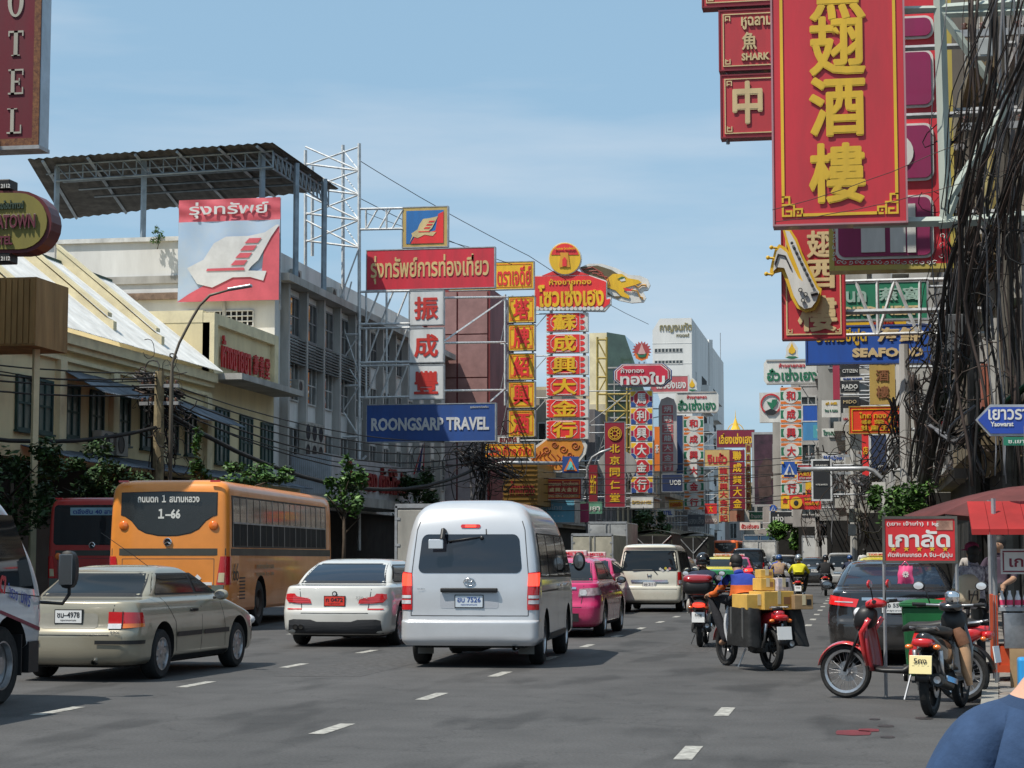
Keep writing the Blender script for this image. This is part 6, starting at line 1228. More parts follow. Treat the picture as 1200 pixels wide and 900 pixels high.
# ---- 8. further left-hand signs
sign('maroon_thai_sign', 'maroon sign with gold Thai letters just below the golden spire', (840, 504, 884, 524), 225, MAR, [('เลี่ยงเซ่งเฮง', .5, .5, .88, .62, YEL, .03)], th=.5, xf=-19.4)
sign('yellow_red_thai_sign', 'small yellow sign with large red Thai letters beside the maroon stack', (826, 527, 855, 546), 215, signpaint('pale_yellow', (.62, .42, .16)), [('จินฮั้ว', .5, .55, .8, .7, RED, .04)], th=.4, xf=-19.8)
stack('gold_panel_stack_sign', 'stack of seven gold panels with red Chinese characters, left of the maroon stack', 842, 854, evens(547, 612, 7), 214, '龍和興大金行記', signpaint('pale_yellow', (.62, .42, .16)), RED, None, xf=-19.8, cw=.75, chh=.8)
stack('maroon_panel_stack_sign', 'stack of five maroon panels with yellow Chinese characters, right of the gold panels', 855, 873, evens(527, 597, 5), 213, '聯成興大金', MAR, YEL, None, xf=None, cw=.55, chh=.75)
stack('narrow_gold_stack_sign', 'narrow gold vertical sign between the maroon panels and the purple billboard', 874, 880, evens(520, 598, 7), 214, '和成興金行記大', signpaint('dull_gold', (.42, .28, .06)), DRED, None, cw=.6, chh=.7)
sign('peach_sign', 'small peach coloured board under the maroon stack of five', (855, 598, 872, 611), 216, signpaint('peach', (.45, .22, .15)), [('行', .6, .6, .3, .5, RED)], th=.3)
T, pn, r_ = sign('purple_billboard', 'tall dark purple billboard in a grey frame over the middle of the street', (884, 509, 910, 591), 190, mat('dark_purple_print', (.075, .028, .045), .4, coat=.3, var=.5, vs=.5), th=.5, fr=signpaint('billboard_frame', (.38, .37, .37)), fw=.22)
ppoly(pn, 'printed_shape', mat('purple_print_2', (.10, .06, .055), .5, var=.3), [(889, 548), (897, 536), (905, 541), (908, 552), (903, 566), (905, 580), (890, 585), (888, 565)], 189.97, .02)
q = MB(); x0, x1, z0, z1 = r_; 
for z in (z0+.5, z1-.5, (z0+z1)/2): q.bar((x1+.2, 190.3, z), (-7.4, 190.3, z), .1)
q.build('bracket', M_steel, T, world=True)
SPR = thing('golden_spire', 'small golden spire with curved arms rising behind the maroon Thai sign', 'spire', (at(862, 500, 230).x, 230, 10)); c = at(862, 503, 230)
q = MB(); q.lathe([(.75, 0), (.6, .5), (.35, 1.0), (.22, 1.4), (.06, 1.9), (0, 3.0)], c-Vector((0, 0, .6)), 10); q.build('spire', YEL, SPR, world=True); q = MB(); q.tube([c+Vector((1.0*cos(a*pi/8), 0, 1.2*sin(a*pi/8)-.5)) for a in range(9)], .05, 5); q.box(c.x-.9, c.x+.9, 229.6, 230.6, c.z-1.2, c.z-.5); q.build('arch', YEL, SPR, world=True)
sign('white_bank_leaf_sign', 'white sign with a green leaf in a red ring behind the right character stack', (890, 460, 915, 495), 150, WHT, th=.6, fr=None); c = at(903.5, 473.5, 149.95); KB = bpy.context.scene.objects['white_bank_leaf_sign']
q = MB(); q.lathe([(.80, 0), (.80, -.04), (.68, -.04), (.68, 0)], c, 30, 'y'); q.build('ring', RED, KB, world=True); ppoly(KB, 'leaf', GRN, [(903, 485), (903, 477), (898, 470), (904, 472), (905, 468), (911, 468), (910, 474), (906, 478), (906, 485)], 149.9, .04); ppoly(KB, 'ring_base', BLK, [(896, 482), (903, 479), (911, 482), (907, 486), (899, 486)], 149.88, .03)
for l, R, Y, m, tx, xf in (
 ('blue cloth sheet with white crossed lines right of the right character stack', (941, 475, 962, 493), 128, BLUE2, [], -2.2), ('second blue sheet with white lines below the first, right of the character stack', (941, 494, 962, 516), 128, signpaint('mid_blue', (.06, .25, .5)), [], -2.2),
 ('cyan square sign with a white letter w', (953, 498, 968, 513), 118, signpaint('cyan_sign', (.08, .38, .45)), [('w', .5, .5, .5, .35, WHT)], -2), ('small white hotel sign with green Thai letters', (963, 502, 985, 512), 110, WHT, [('โรงแรม', .5, .5, .86, .6, GRN, .02)], -1),
 ('white hotel sign with blue BROADWAY HOTEL letters', (963, 531, 1007, 542), 100, WHT, [('BROADWAY HOTEL', .5, .5, .9, .5, BLUE2, .01)], -.7), ('cream notice board with small faded text above the hotel signs', (963, 469, 985, 489), 108, WHT, [('สุกี้ 火鍋', .5, .2, .6, .2, GOLD), ('โทร 0 2222', .5, .6, .7, .15, GRN)], -1),
 ('small white board just right of the cream notice board', (986, 484, 1002, 498), 96, signpaint('dull_board', (.5, .48, .45)), [('NM', .3, .5, .3, .2, RED)], -.2), ('plain white board under the small white board', (986, 500, 1003, 516), 97, signpaint('dull_board', (.5, .48, .45)), [], -.2),
 ('tall black poster with a grey figure and small lettering', (953, 540, 973, 585), 90, BLK, [('BRAND', .5, .12, .7, .04, WHT), ('HOTEL BANGKOK', .5, .62, .7, .04, WHT)], .2), ('red sign with gold characters behind the black poster', (935, 545, 952, 563), 120, RED, [('大金行', .5, .5, .86, .4, YEL), ('GOLD SHOP', .5, .85, .8, .15, WHT)], -2),
 ('red sign with round yellow emblem and small Thai lines', (925, 580, 962, 597), 112, BRED, [('รับซื้อ', .65, .25, .35, .25, YEL), ('ทองคำแท้', .72, .58, .45, .25, YEL)], -1.2), ('black framed sign with white Thai letters low over the road', (903, 600, 946, 614), 165, BLK, [('เซ่งเฮงหลี', .5, .5, .88, .62, WHT, .02)], -4.8),
 ('small white sign with red Thai letters over the orange far bus', (867, 612, 891, 621), 200, WHT, [('ฮั้วเซ่งฮง', .5, .5, .86, .6, RED, .02)], -7.4), ('grey billboard with pale letters under the left character stack', (806, 603, 826, 617), 185, signpaint('grey_blue_board', (.10, .12, .15)), [('เฮงเส็ง', .5, .5, .9, .6, signpaint('dim_letter', (.3, .33, .35)))], -20.2),
 ('grey-white crooked sign left of the gold panels, low down', (820, 604, 841, 614), 200, signpaint('dim_white_board', (.3, .3, .28)), [('ร้านทอง', .5, .5, .9, .6, WHT)], -19.8), ('very small red sign left of the green trees', (906, 617, 919, 621), 200, RED, [], -7.4),
 ('yellow box sign with red stripe below the right character stack', (915, 580, 925, 596), 131, YEL, [('金', .5, .4, .6, .4, RED)], -2.3), ('black CITIZEN watch sign, topmost of three', (985, 427, 1007, 441), 77, BLK, [('CITIZEN', .5, .55, .8, .3, WHT, .01)], 1.7), ('black RADO watch sign, middle of three', (985, 446.5, 1007, 460), 77, BLK, [('RADO', .5, .48, .84, .4, WHT, .03), ('SWITZERLAND', .5, .8, .6, .12, WHT, 0)], 1.7),
 ('black MIDO watch sign, lowest of three', (985, 465, 1007, 478), 77, BLK, [('MIDO', .5, .45, .7, .3, PGOLD, 0)], 1.7), ('white and blue curved panel between the CITIZEN and RADO signs', (985, 442, 1013, 445.8), 78, WHT, [('CASIO GADMEI', .5, .5, .8, .5, BLUE2)], 1.7), ('tall blue-grey framed poster below the orange-red Thai Chinese sign', (1021, 510, 1039, 556), 70, signpaint('poster_navy', (.02, .035, .09)), [('JTB', .6, .8, .4, .06, WHT)], 1.7)):
    sign('street_sign_board', l, R, Y, m, tx, th=.12, fr=M_wsteel if m in (BLUE2,) or 'poster' in l or 'framed' in l else None, xf=xf if xf else None, fw=.08)
c = at(933, 589, 111.9); q = MB(); q.lathe([(.34, 0), (.34, -.03), (.001, -.03)], c, 20, 'y'); RS = [o for o in SC.objects if o.get('label', '').startswith('red sign with round yellow')][0]; q.build('round_emblem', YEL, RS, world=True); q = MB(); q.ell(c+Vector((0, -.03, -.03)), (.14, .02, .16), 10, 6); q.build('figure_print', BLK, RS, world=True)
def walksign(lab, px0, py0, px1, py1, Y, arm_px, post_px):
    T = thing('pedestrian_sign', lab, 'traffic sign', (at(px0, py0, Y).x, Y, 0), group=None); w = px1-px0
    ppoly(T, 'panel', BLUE2, [(px0, py0), (px1, py0), (px1, py1), (px0, py1)], Y, .06); ppoly(T, 'triangle', WHT, [(px0+w*.15, py1-w*.15), ((px0+px1)/2, py0+w*.12), (px1-w*.15, py1-w*.15)], Y-.03, .03)
    cx = (px0+px1)/2; ppoly(T, 'walker', BLUE2, [(cx-w*.04, py0+w*.3), (cx+w*.05, py0+w*.3), (cx+w*.08, py0+w*.5), (cx+w*.14, py0+w*.72), (cx+w*.05, py0+w*.72), (cx, py0+w*.58), (cx-w*.08, py0+w*.72), (cx-w*.14, py0+w*.72), (cx-w*.06, py0+w*.5)], Y-.055, .02)
    for a, b in ((px0+w*.07, py0+w*.07), (px1-w*.07, py0+w*.07), (px0+w*.07, py1-w*.07), (px1-w*.07, py1-w*.07)): pdisc(T, 'beacon', mat('beacon_yellow', (.9, .55, .05), .3, coat=1, var=0), a, b, w*.08, Y-.05, .04, 10)
    cy = (py0+py1)/2; q = MB(); q.tube([at(px1, cy, Y+.1), at(arm_px-8, cy-1, Y+.1), at(arm_px, cy+2, Y+.1), at(post_px, cy+12, Y+.1), Vector((at(post_px, 600, Y).x, Y+.1, .1))], .07, 8); q.build('post', M_steel, T, True, world=True); return T
walksign('blue pedestrian crossing sign with four yellow beacons on an overhead arm', 916, 541, 934, 559, 60, 1024, 1036)
walksign('tiny blue pedestrian sign below the purple billboard', 902, 592, 910, 600, 160, 945, 950)
sign('aloft_thai_sign', 'bright orange-red sign with gold Thai line and two rows of Chinese characters', (996, 477, 1065, 507), 56, signpaint('vivid_red', (.85, .05, .015)), [('ไทย ทอง เจี๋ย', .5, .32, .68, .24, YEL, .025), ('泰 榮 僊', .5, .58, .62, .17, GOLD, .02), ('牡 龍 千 葉', .5, .80, .62, .17, GOLD, .02)], th=.15, border=YEL, inset=.05, bw=.025, fr=signpaint('gold_frame', (.5, .3, .05)), fw=.03, xf=2.5)
T, pn, r_ = sign('gold_cloth_banner', 'gold cloth banner with brown Chinese characters above the orange-red sign', (1019, 420, 1049, 474), 58, signpaint('gold_cloth', (.50, .34, .09)), [('酒', .5, .37, .5, .24, signpaint('cloth_brown', (.25, .10, .04)), .02), ('樓', .5, .73, .5, .26, MATS['cloth_brown'], .02), ('迎', .5, .0, .5, .2, MATS['cloth_brown'], .02)], th=.04, fr=None, xf=2.5)
sign('white_narrow_banner', 'narrow white banner with a ticked red edge beside the gold cloth banner', (1050, 424, 1057, 478), 57.5, WHT, [('┆', .85, .4, .1, .6, RED)], th=.04, fr=None, xf=2.5); sign('orange_narrow_banner', 'narrow orange strip right of the white narrow banner', (1058, 424, 1064, 475), 58.2, signpaint('strip_orange', (.65, .28, .03)), th=.05, fr=None, xf=2.5)
sign('magenta_ribbed_panel', 'magenta ribbed wall panel left of the black watch signs', (976, 426, 984, 468), 80, signpaint('ribbed_magenta', (.40, .03, .07)), th=.3, fr=None, xf=.6)
T, pn, (x0, x1, z0, z1) = sign('seafood_sign', 'blue sign with gold Thai, Chinese and English SEAFOOD lettering', (946, 383, 1089, 424), 50, BLUE2, [('SEAFOOD', .66, .74, .58, .27, PGOLD, .055), ('海鮮', .76, .24, .36, .40, PGOLD, .04), ('อาหารซีฟูด', .28, .28, .42, .50, GOLD, .03)], th=.3, xf=2.5, fr=BLUE)
sign('birds_nest_sign', 'green sign with pale letters reading BIRD NEST above the blue seafood sign', (930, 332, 1086, 374), 52.5, signpaint('nest_green', (.015, .19, .10)), [('BIRD NEST', .66, .78, .56, .26, PGOLD, .04), ('燕 窩', .80, .32, .30, .36, signpaint('pale_green_letter', (.35, .5, .42)), .03), ('รังนก', .40, .32, .30, .42, MATS['pale_green_letter'], .03)], th=.3, xf=2.5, fr=M_steel)
sign('yellow_food_sign', 'narrow band of yellow and pale signs visible between the green and blue signs', (990, 374.5, 1062, 382), 54, YEL, [('อาหารทะเล', .6, .5, .4, .6, RED)], th=.1, fr=None, xf=2.5)
FL = thing('sign_truss', 'white triangulated steel arm in front of the green and blue restaurant signs', 'bracket', (2, 48.5, 9)); q = MB(); Yf = 48.5
for a, b, c, d in ((985, 393, 1089, 390), (1003, 330, 1026, 392), (1029, 392, 1048, 330), (1029, 392, 1028, 330), (1050, 330, 1075, 390), (1078, 388, 1078, 330), (985, 330, 1089, 327)): q.bar(at(a, b, Yf), at(c, d, Yf), .06)
q.bar(at(1088, 392, Yf), Vector((3.0, Yf, at(1088, 392, Yf).z)), .08); q.bar(at(1088, 328, Yf), Vector((3.0, Yf, at(1088, 328, Yf).z)), .08); q.build('truss', M_wsteel, FL, world=True)
# ---- 9. big red restaurant sign, key pattern corners
YB = 30; T, pn, (x0, x1, z0, z1) = sign('big_red_restaurant_sign', 'huge red vertical sign with four gold Chinese characters and gold key-pattern corners', (906, -70, 1059, 261), YB, signpaint('restaurant_red', (.52, .022, .035)), [], th=.35, fr=signpaint('pinkish_frame', (.40, .20, .22)), fw=.03)
for ch, cy in zip('魚翅酒樓', (-10, 54, 125, 203)):
    c = at(981, cy, YB-.004); k = YB/F_PX*1.016; text(pn, ch, (c.x, YB-.004, c.z), 62*k, 68*k, GOLD, bold=.035, t=.03, name='character')
q = MB(); i = .11; b_ = .045; zc = z0+.14; k = .30
q.box(x0+i, x0+i+b_, YB-.02, YB-.001, z0+i+k, z1-i); q.box(x1-i-b_, x1-i, YB-.02, YB-.001, z0+i+k, z1-i); q.box(x0+i+k, x1-i-k, YB-.02, YB-.001, z0+i, z0+i+b_)
for s in (0, 1):
    def X(u): return x0+i+u if s == 0 else x1-i-u
    def bar_(u0, u1, v0, v1): q.box(min(X(u0), X(u1)), max(X(u0), X(u1)), YB-.02, YB-.001, z0+i+v0, z0+i+v1)
    bar_(0, .03, .0, .16); bar_(.03, .16, 0, .03); bar_(.13, .16, .03, .10); bar_(.06, .13, .07, .10); bar_(.0, .20, .17, .20); bar_(.17, .20, .0, .17); bar_(.20, .32, .10, .13); bar_(.29, .32, .0, .10); bar_(.22, .29, .0, .03); bar_(.10, .13, .20, .32); bar_(.0, .10, .29, .32); bar_(.0, .03, .22, .29); bar_(.23, .26, .05, .08)
q.build('key_border', GOLD, pn, world=True)
BR = thing('sign_bracket_frame', 'pale steel frame holding the huge red restaurant sign over the street', 'bracket', (2.4, YB+.2, 7)); Yf = YB+.25
for name, a, b, t in (('upright', (1099, -60), (1109, 262), .13), ('beam', (1000, 262), (1125, 259), .11), ('beam', (1100, 10), (1230, 0), .10), ('beam', (1100, 262), (1240, 250), .12), ('beam', (1000, 12), (1105, 10), .07), ('beam', (1104, 17), (1230, 12), .08), ('brace', (1102, 14), (1180, 122), .10), ('brace', (1112, 235), (1188, 108), .10), ('brace', (1180, 122), (1188, 108), .1), ('brace', (1111, 255), (1120, 230), .08)):
    q = MB(); q.bar(at(*a, Yf), at(*b, Yf), t); q.build(name, signpaint('pale_green_steel', (.42, .47, .42)), BR, world=True)
q = MB(); q.box(3.0, 3.6, YB+.1, YB+.4, 5, 13); q.build('wall_plate', MATS['pale_green_steel'], BR, world=True)
# ---- 10. magenta hotel sign behind it
YM_ = 38
T, pn, (x0, x1, z0, z1) = sign('magenta_hotel_sign', 'tall magenta sign with white letters and a red scroll border behind the huge red sign', (975, -90, 1110, 310), YM_, signpaint('scroll_red', (.60, .025, .04)), th=.5, fr=signpaint('yellow_edge', (.48, .38, .08)), fw=.10)
for a, b in ((-70, -20), (18, 50), (58, 130), (144, 215), (228, 305)):
    P = [at(988, b, YM_), at(1102, a, YM_)]; xa, xb, za, zb_ = at(979, (a+b)/2, YM_).x, at(1094, (a+b)/2, YM_).x, P[0].z, P[1].z
    q = MB(); q.prism(rr(xa, xb, za, zb_, .16), YM_-.05, YM_-.001, 'y'); o = q.build('letter_tray_edge', WHT, pn, world=True); q = MB(); q.prism(rr(xa+.05, xb-.05, za+.05, zb_-.05, .13), YM_-.09, YM_-.051, 'y'); q.build('letter_tray', MAG, o, world=True)
for a, b in ((1009, 1037), (1043, 1061), (1063, 1073)):
    q = MB(); xa, xb, za, zb_ = at(a, 278, YM_).x, at(b, 278, YM_).x, at(a, 297, YM_).z, at(a, 240, YM_).z; q.box(xa, xb, YM_-.12, YM_-.092, za, zb_); q.build('big_letter', WHT, pn, world=True)
q = MB(); c = at(1048, 180, YM_); q.lathe([(.001, -.12), (.36, -.12), (.36, -.09)], (c.x, YM_, c.z), 24, 'y'); q.build('big_letter', WHT, pn, world=True)
q = MB(); rnd = random.Random(3)
for side_, px in ((0, 1104),):
    for k in range(34):
        c = at(px, -80+k*11.5, YM_-.03); s = .06; q.tube([Vector(c)+Vector((s*(1-j/9)*cos(j*.9+k*2), 0, s*(1-j/9)*sin(j*.9+k*2))) for j in range(8)], .009, 4)
for k in range(17):
    c = at(983+k*7, 307.5, YM_-.03); q.tube([Vector(c)+Vector((.055*(1-j/9)*cos(j*.9+k*2), 0, .045*(1-j/9)*sin(j*.9+k*2))) for j in range(8)], .009, 4)
for k in range(7):
    c = at(977.5, 262+k*7, YM_-.03); q.tube([Vector(c)+Vector((.035*(1-j/9)*cos(j*.9+k*2), 0, .05*(1-j/9)*sin(j*.9+k*2))) for j in range(8)], .008, 4)
q.build('scroll_ornament', WHT, pn, world=True)
q = MB()
for z in (z0+1, z0+3, z0+5, z1-1): q.bar((x1, YM_+.3, z), (3.1, YM_+.3, z), .1)
q.build('bracket', M_steel, T, world=True)
# ---- 11. saxophone restaurant sign and the two small red ones
SR = signpaint('sax_red', (.50, .03, .04))
def fret(pn, x0, x1, z0, z1, Y, m, i=.06, b=.02):
    q = MB(); q.box(x0+i, x0+i+b, Y-.02, Y-.001, z0+i, z1-i); q.box(x1-i-b, x1-i, Y-.02, Y-.001, z0+i, z1-i); q.box(x0+i+b, x1-i-b, Y-.02, Y-.001, z0+i, z0+i+b); q.box(x0+i+b, x1-i-b, Y-.02, Y-.001, z1-i-b, z1-i)
    for xa, s in ((x0+i, 1), (x1-i, -1)):
        for za, r in ((z0+i, 1), (z1-i, -1)):
            for (a0, a1, b0, b1) in ((.04, .14, .04, .06), (.12, .14, .06, .14), (.04, .06, .06, .14), (.06, .10, .10, .12)): q.box(min(xa+s*a0, xa+s*a1), max(xa+s*a0, xa+s*a1), Y-.02, Y-.001, min(za+r*b0, za+r*b1), max(za+r*b0, za+r*b1))
    q.build('key_border', m, pn, world=True)
T, pn, r_ = sign('saxophone_sign', 'red vertical sign with gold Chinese characters and a white saxophone outline', (917, 240, 989, 396), 45, SR, [('翅', .62, .30, .42, .2, PGOLD, .035), ('酒', .56, .52, .60, .22, PGOLD, .03), ('樓', .56, .82, .62, .26, PGOLD, .03)], th=.35, fr=DRED, fw=.03); fret(pn, *r_, 45, PGOLD, .07, .03)
q = MB(); 
for z in (r_[2]+.6, r_[2]+2.0): q.bar((r_[1], 45.2, z), (3.0, 45.2, z), .09)
q.build('bracket', M_steel, T, world=True)
SX = thing('saxophone_ornament', 'white and gold cut-out saxophone fixed on the red vertical sign', 'ornament', (-1.6, 44.9, 7)); 
out = [(917, 268), (926, 268), (934, 280), (940, 296), (950, 317), (959, 336), (963, 338), (961, 352), (955, 363), (944, 366), (934, 361), (927, 349), (921, 330), (916, 318), (908, 320), (904, 324), (902, 318), (904, 308), (908, 292), (913, 286), (921, 290), (925, 296), (921, 284)]
ppoly(SX, 'gold_outline', GOLD, out, 44.8, .08); inn = [(920, 270), (925, 271), (932, 283), (938, 299), (948, 320), (957, 338), (960, 342), (957, 352), (951, 360), (943, 362), (936, 357), (930, 346), (924, 327), (919, 314), (911, 313), (906, 318), (907, 309), (910, 295), (914, 290), (922, 296), (929, 312), (936, 326), (941, 330), (935, 314), (928, 296), (924, 284)]
sx = ppoly(SX, 'white_body', WHT, inn, 44.7, .09)
q = MB(); q.tube([at(908, 310, 44.68), at(912, 298, 44.68), at(920, 300, 44.68), at(927, 315, 44.68)], .02, 5); 
for k in range(9): c = at(928+k*3.0, 285+k*6.2, 44.67); q.lathe([(.001, -.03), (.035, -.03), (.035, 0)], c, 8, 'y')
for c_ in ((938, 340), (944, 345), (941, 352)): c = at(*c_, 44.67); q.lathe([(.05, 0), (.05, -.03), (.03, -.03)], c, 10, 'y')
q.tube([at(950, 345, 44.68), at(958, 343, 44.68)], .05, 6); q.build('keys', BLK, sx, world=True)
q = MB()
for a, b in ((904, 290), (900, 302), (898, 321)): c = at(a, b, 44.75); q.tube([c, c+Vector((.14, 0, -.02))], .03, 6); q.ell(c, (.05, .05, .05), 8, 6)
q.build('bulb', GOLD, SX, world=True)
T, pn, r_ = sign('shark_sign', 'small red square sign reading SHARK with Thai and Chinese above', (844, 12, 930, 80), 36, SR, [('หูฉลาม', .50, .22, .42, .22, PGOLD, .03), ('魚', .40, .53, .2, .3, PGOLD, .03), ('SHARK FIN', .58, .80, .58, .13, PGOLD, .04)], th=.3, fr=DRED, fw=.03); fret(pn, *r_, 36, PGOLD, .05, .02)
q = MB(); q.bar((r_[1], 36.2, r_[2]+.3), (3.0, 36.2, r_[2]+.3), .08); q.bar((r_[1], 36.2, r_[3]-.1), (3.0, 36.2, r_[3]-.1), .08); q.bar((r_[0]+.1, 36.1, r_[3]), (r_[0]+.1, 36.1, r_[3]+.15), .05); q.build('bracket', M_steel, T, world=True)
T, pn, r_ = sign('middle_character_sign', 'small red square sign with one pale gold Chinese character, under the SHARK sign', (846, 88, 930, 159), 36, SR, [('中', .36, .45, .40, .68, PGOLD, .045)], th=.3, fr=DRED, fw=.03); fret(pn, *r_, 36, PGOLD, .05, .02)
q = MB(); q.bar((r_[0]+.1, 36.1, r_[3]), (r_[0]+.1, 36.1, r_[3]+.15), .05); q.bar((r_[0]+.1, 36.1, r_[2]-.12), (r_[0]+.1, 36.1, r_[2]), .05); q.bar((r_[1], 36.2, r_[2]+.3), (3.0, 36.2, r_[2]+.3), .08); q.build('bracket', M_steel, T, world=True)
T, pn, r_ = sign('top_red_sign', 'bottom edge of a red square sign above the SHARK sign', (824, -60, 930, 5), 36, SR, [], th=.3, fr=DRED, fw=.03); fret(pn, *r_, 36, PGOLD, .05, .02); q = MB(); q.bar((r_[1], 36.2, r_[2]+.3), (3.0, 36.2, r_[2]+.3), .08); q.build('bracket', M_steel, T, world=True)
# ---- 12. hotel sign and oval sign at the left edge
T, pn, (x0, x1, z0, z1) = sign('hotel_vertical_sign', 'shade-darkened red vertical HOTEL sign with a patterned gold border at the top left corner', (-60, -160, 49, 172), 42, signpaint('hotel_shaded_red', (.13, .006, .018)), [], th=.5, fr=None)  # shade on this sign is put into its darker red
LM = signpaint('hotel_letter', (.42, .40, .34)); k = 42/F_PX*1.0166
def serif(par, ch, cx, cy, w, h, Y):
    q = MB(); c = at(cx, cy, Y); w *= k; h *= k; s = h*.06; t = w*.24
    def b(u0, u1, v0, v1): q.box(c.x+u0*w, c.x+u1*w, Y-.03, Y-.001, c.z+v0*h, c.z+v1*h)
    if ch == 'O':
        for rr_ in (1,): 
            n = 28; O = [(c.x+.5*w*cos(2*pi*i/n), c.z+.5*h*sin(2*pi*i/n)) for i in range(n)]; I = [(c.x+.25*w*cos(2*pi*i/n), c.z+.42*h*sin(2*pi*i/n)) for i in range(n)]
            q.add([(x, Y-.03, z) for x, z in O+I]+[(x, Y, z) for x, z in O+I], [(i, (i+1) % n, n+(i+1) % n, n+i) for i in range(n)]+[(i, (i+1) % n, 2*n+(i+1) % n, 2*n+i) for i in range(n)])
    if ch == 'T': b(-.13, .13, -.5, .5); b(-.5, .5, .42, .5); b(-.5, -.42, .28, .42); b(.42, .5, .28, .42); b(-.28, .28, -.5, -.46)
    if ch == 'E': b(-.32, -.08, -.5, .5); b(-.5, .5, .43, .5); b(-.5, .5, -.5, -.43); b(-.08, .25, -.04, .04); b(.42, .5, .25, .43); b(.42, .5, -.43, -.22); b(.2, .26, -.14, .14)
    if ch == 'L': b(-.26, -.02, -.5, .5); b(-.5, .5, -.5, -.43); b(-.5, .2, .46, .5); b(.42, .5, -.43, -.16)
    q.build('letter', LM, par, world=True)
for ch, cy, w in (('O', 2, 21), ('T', 51, 20), ('E', 96, 20), ('L', 142, 19)): serif(pn, ch, 19 if ch != 'L' else 17, cy, w, 32 if ch != 'O' else 40, 42)
q = MB(); GB = mat('gold_pattern_border', (.16, .07, .025), .6, var=.6, vs=14, dirt=(.05, .01, .01)); q.box(x1-.16, x1-.001, 41.97, 41.999, z0, z1); q.box(x0, x1-.16, 41.97, 41.999, z0, z0+.17); q.build('patterned_border', GB, pn, world=True)
q = MB(); q.box(x1+.001, x1+.02, 42.0, 42.5, z0-.0, z1); q.build('blue_side', mat('pale_blue_side', (.42, .52, .60), .4, coat=.3, var=.15, vs=1), pn, world=True)
q = MB(); q.box(x0, x1+.03, 41.95, 42.55, z0-.09, z0-.003); q.build('base_trim', M_steel, T, world=True)
q = MB(); q.bar((x0-.3, 42.7, z1), (x0-.3, 42.7, 0), .2); q.bar((x0-.3, 42.7, z0+1), (x0+.5, 42.6, z0+1), .12); q.build('post', M_steel, T, world=True)
Y0 = 36; OV = thing('oval_hotel_sign', 'yellow oval hotel sign with red rim and lettering at the left edge', 'sign', (at(-10, 300, Y0).x, Y0, 0))
def stad(cx0, cx1, cy, r): return [(cx1+r*cos(radians(a)), cy-r*sin(radians(a))) for a in range(-90, 91, 15)]+[(cx0-r*cos(radians(a)), cy-r*sin(radians(a))) for a in range(90, -91, -15)]
ppoly(OV, 'rim', signpaint('oval_rim_shaded_red', (.10, .008, .014)), stad(-60, 24, 260, 36.5), Y0, .5); ov = ppoly(OV, 'panel', signpaint('oval_shaded_yellow', (.21, .18, .035)), stad(-60, 22, 259, 33), Y0-.04, .035)  # yellow face and red rim darkened in colour to stand for shade
ptxt(ov, 'CHINATOWN', 5, 260, 84, 19, signpaint('oval_letter_edge', (.30, .26, .2)), Y0-.05, .05); ptxt(ov, 'CHINATOWN', 5, 260, 82, 17, signpaint('oval_letter_red', (.12, .012, .03)), Y0-.09, .02); ptxt(ov, 'HOTEL', 0, 282, 34, 11, MATS['oval_letter_red'], Y0-.05, .03); ptxt(ov, 'โรงแรมไชน่าทาวน์', 8, 240, 46, 11, signpaint('oval_green', (.03, .06, .04)), Y0-.05, .03)
q = MB(); q.bar(at(-62, 200, Y0+.3), Vector((at(-62, 200, Y0).x, Y0+.3, 0)), .22); q.bar(at(-62, 262, Y0+.3), at(-30, 262, Y0+.3), .1); q.build('post', M_steel, OV, world=True)
for l, py in (('small dark box lamp above the yellow oval sign', 218), ('small dark box lamp hanging below the yellow oval sign', 303)):
    t_ = thing('sign_lamp', l, 'lamp', at(5, py, Y0+.2)); c = at(4, py, Y0+.2); q = MB(); q.box(c.x-.22, c.x+.22, Y0, Y0+.4, c.z-.1, c.z+.1); q.build('box', M_black, t_, world=True, bevel=.02); ptxt(t_, '2112', 7, py, 12, 5, WHT, Y0-.02)
# ---- 13. street name sign on the right
SN = thing('street_name_sign', 'blue arrow-shaped street name sign in white Thai and Latin letters on the right', 'street sign', (2.5, 22, 0)); Ys = 22
ppoly(SN, 'rim', M_steel, [(1143, 492), (1160, 474), (1260, 474), (1260, 511), (1160, 511)], Ys, .06); sp = ppoly(SN, 'panel', signpaint('street_blue', (.01, .055, .36)), [(1146, 492), (1161, 477), (1258, 477), (1258, 508), (1161, 508)], Ys-.015, .014)
c = at(1160, 486, Ys-.02); kk = Ys/F_PX*1.02; text(sp, 'เยาวราช', (at(1186, 486, Ys).x, Ys-.018, c.z), 52*kk, 12*kk, WHT, t=.006, bold=.02); text(sp, 'Yaowarat', (at(1174, 497, Ys).x, Ys-.018, at(1174, 497, Ys).z), 25*kk, 5.5*kk, WHT, t=.006, bold=.03)
g = ppoly(SN, 'green_plate', signpaint('plate_green', (.01, .17, .10)), [(1176, 512), (1260, 512), (1260, 522), (1176, 522)], Ys, .03); text(g, 'ซ.เยาวราช 9', (at(1204, 517, Ys).x, Ys-.005, at(1204, 517, Ys).z), 42*kk, 4.5*kk, WHT, t=.004)
q = MB(); q.tube([(at(1225, 480, Ys).x, Ys+.1, .13), (at(1225, 480, Ys).x, Ys+.1, at(1225, 470, Ys).z)], .05, 8); q.build('post', M_steel, SN, world=True)
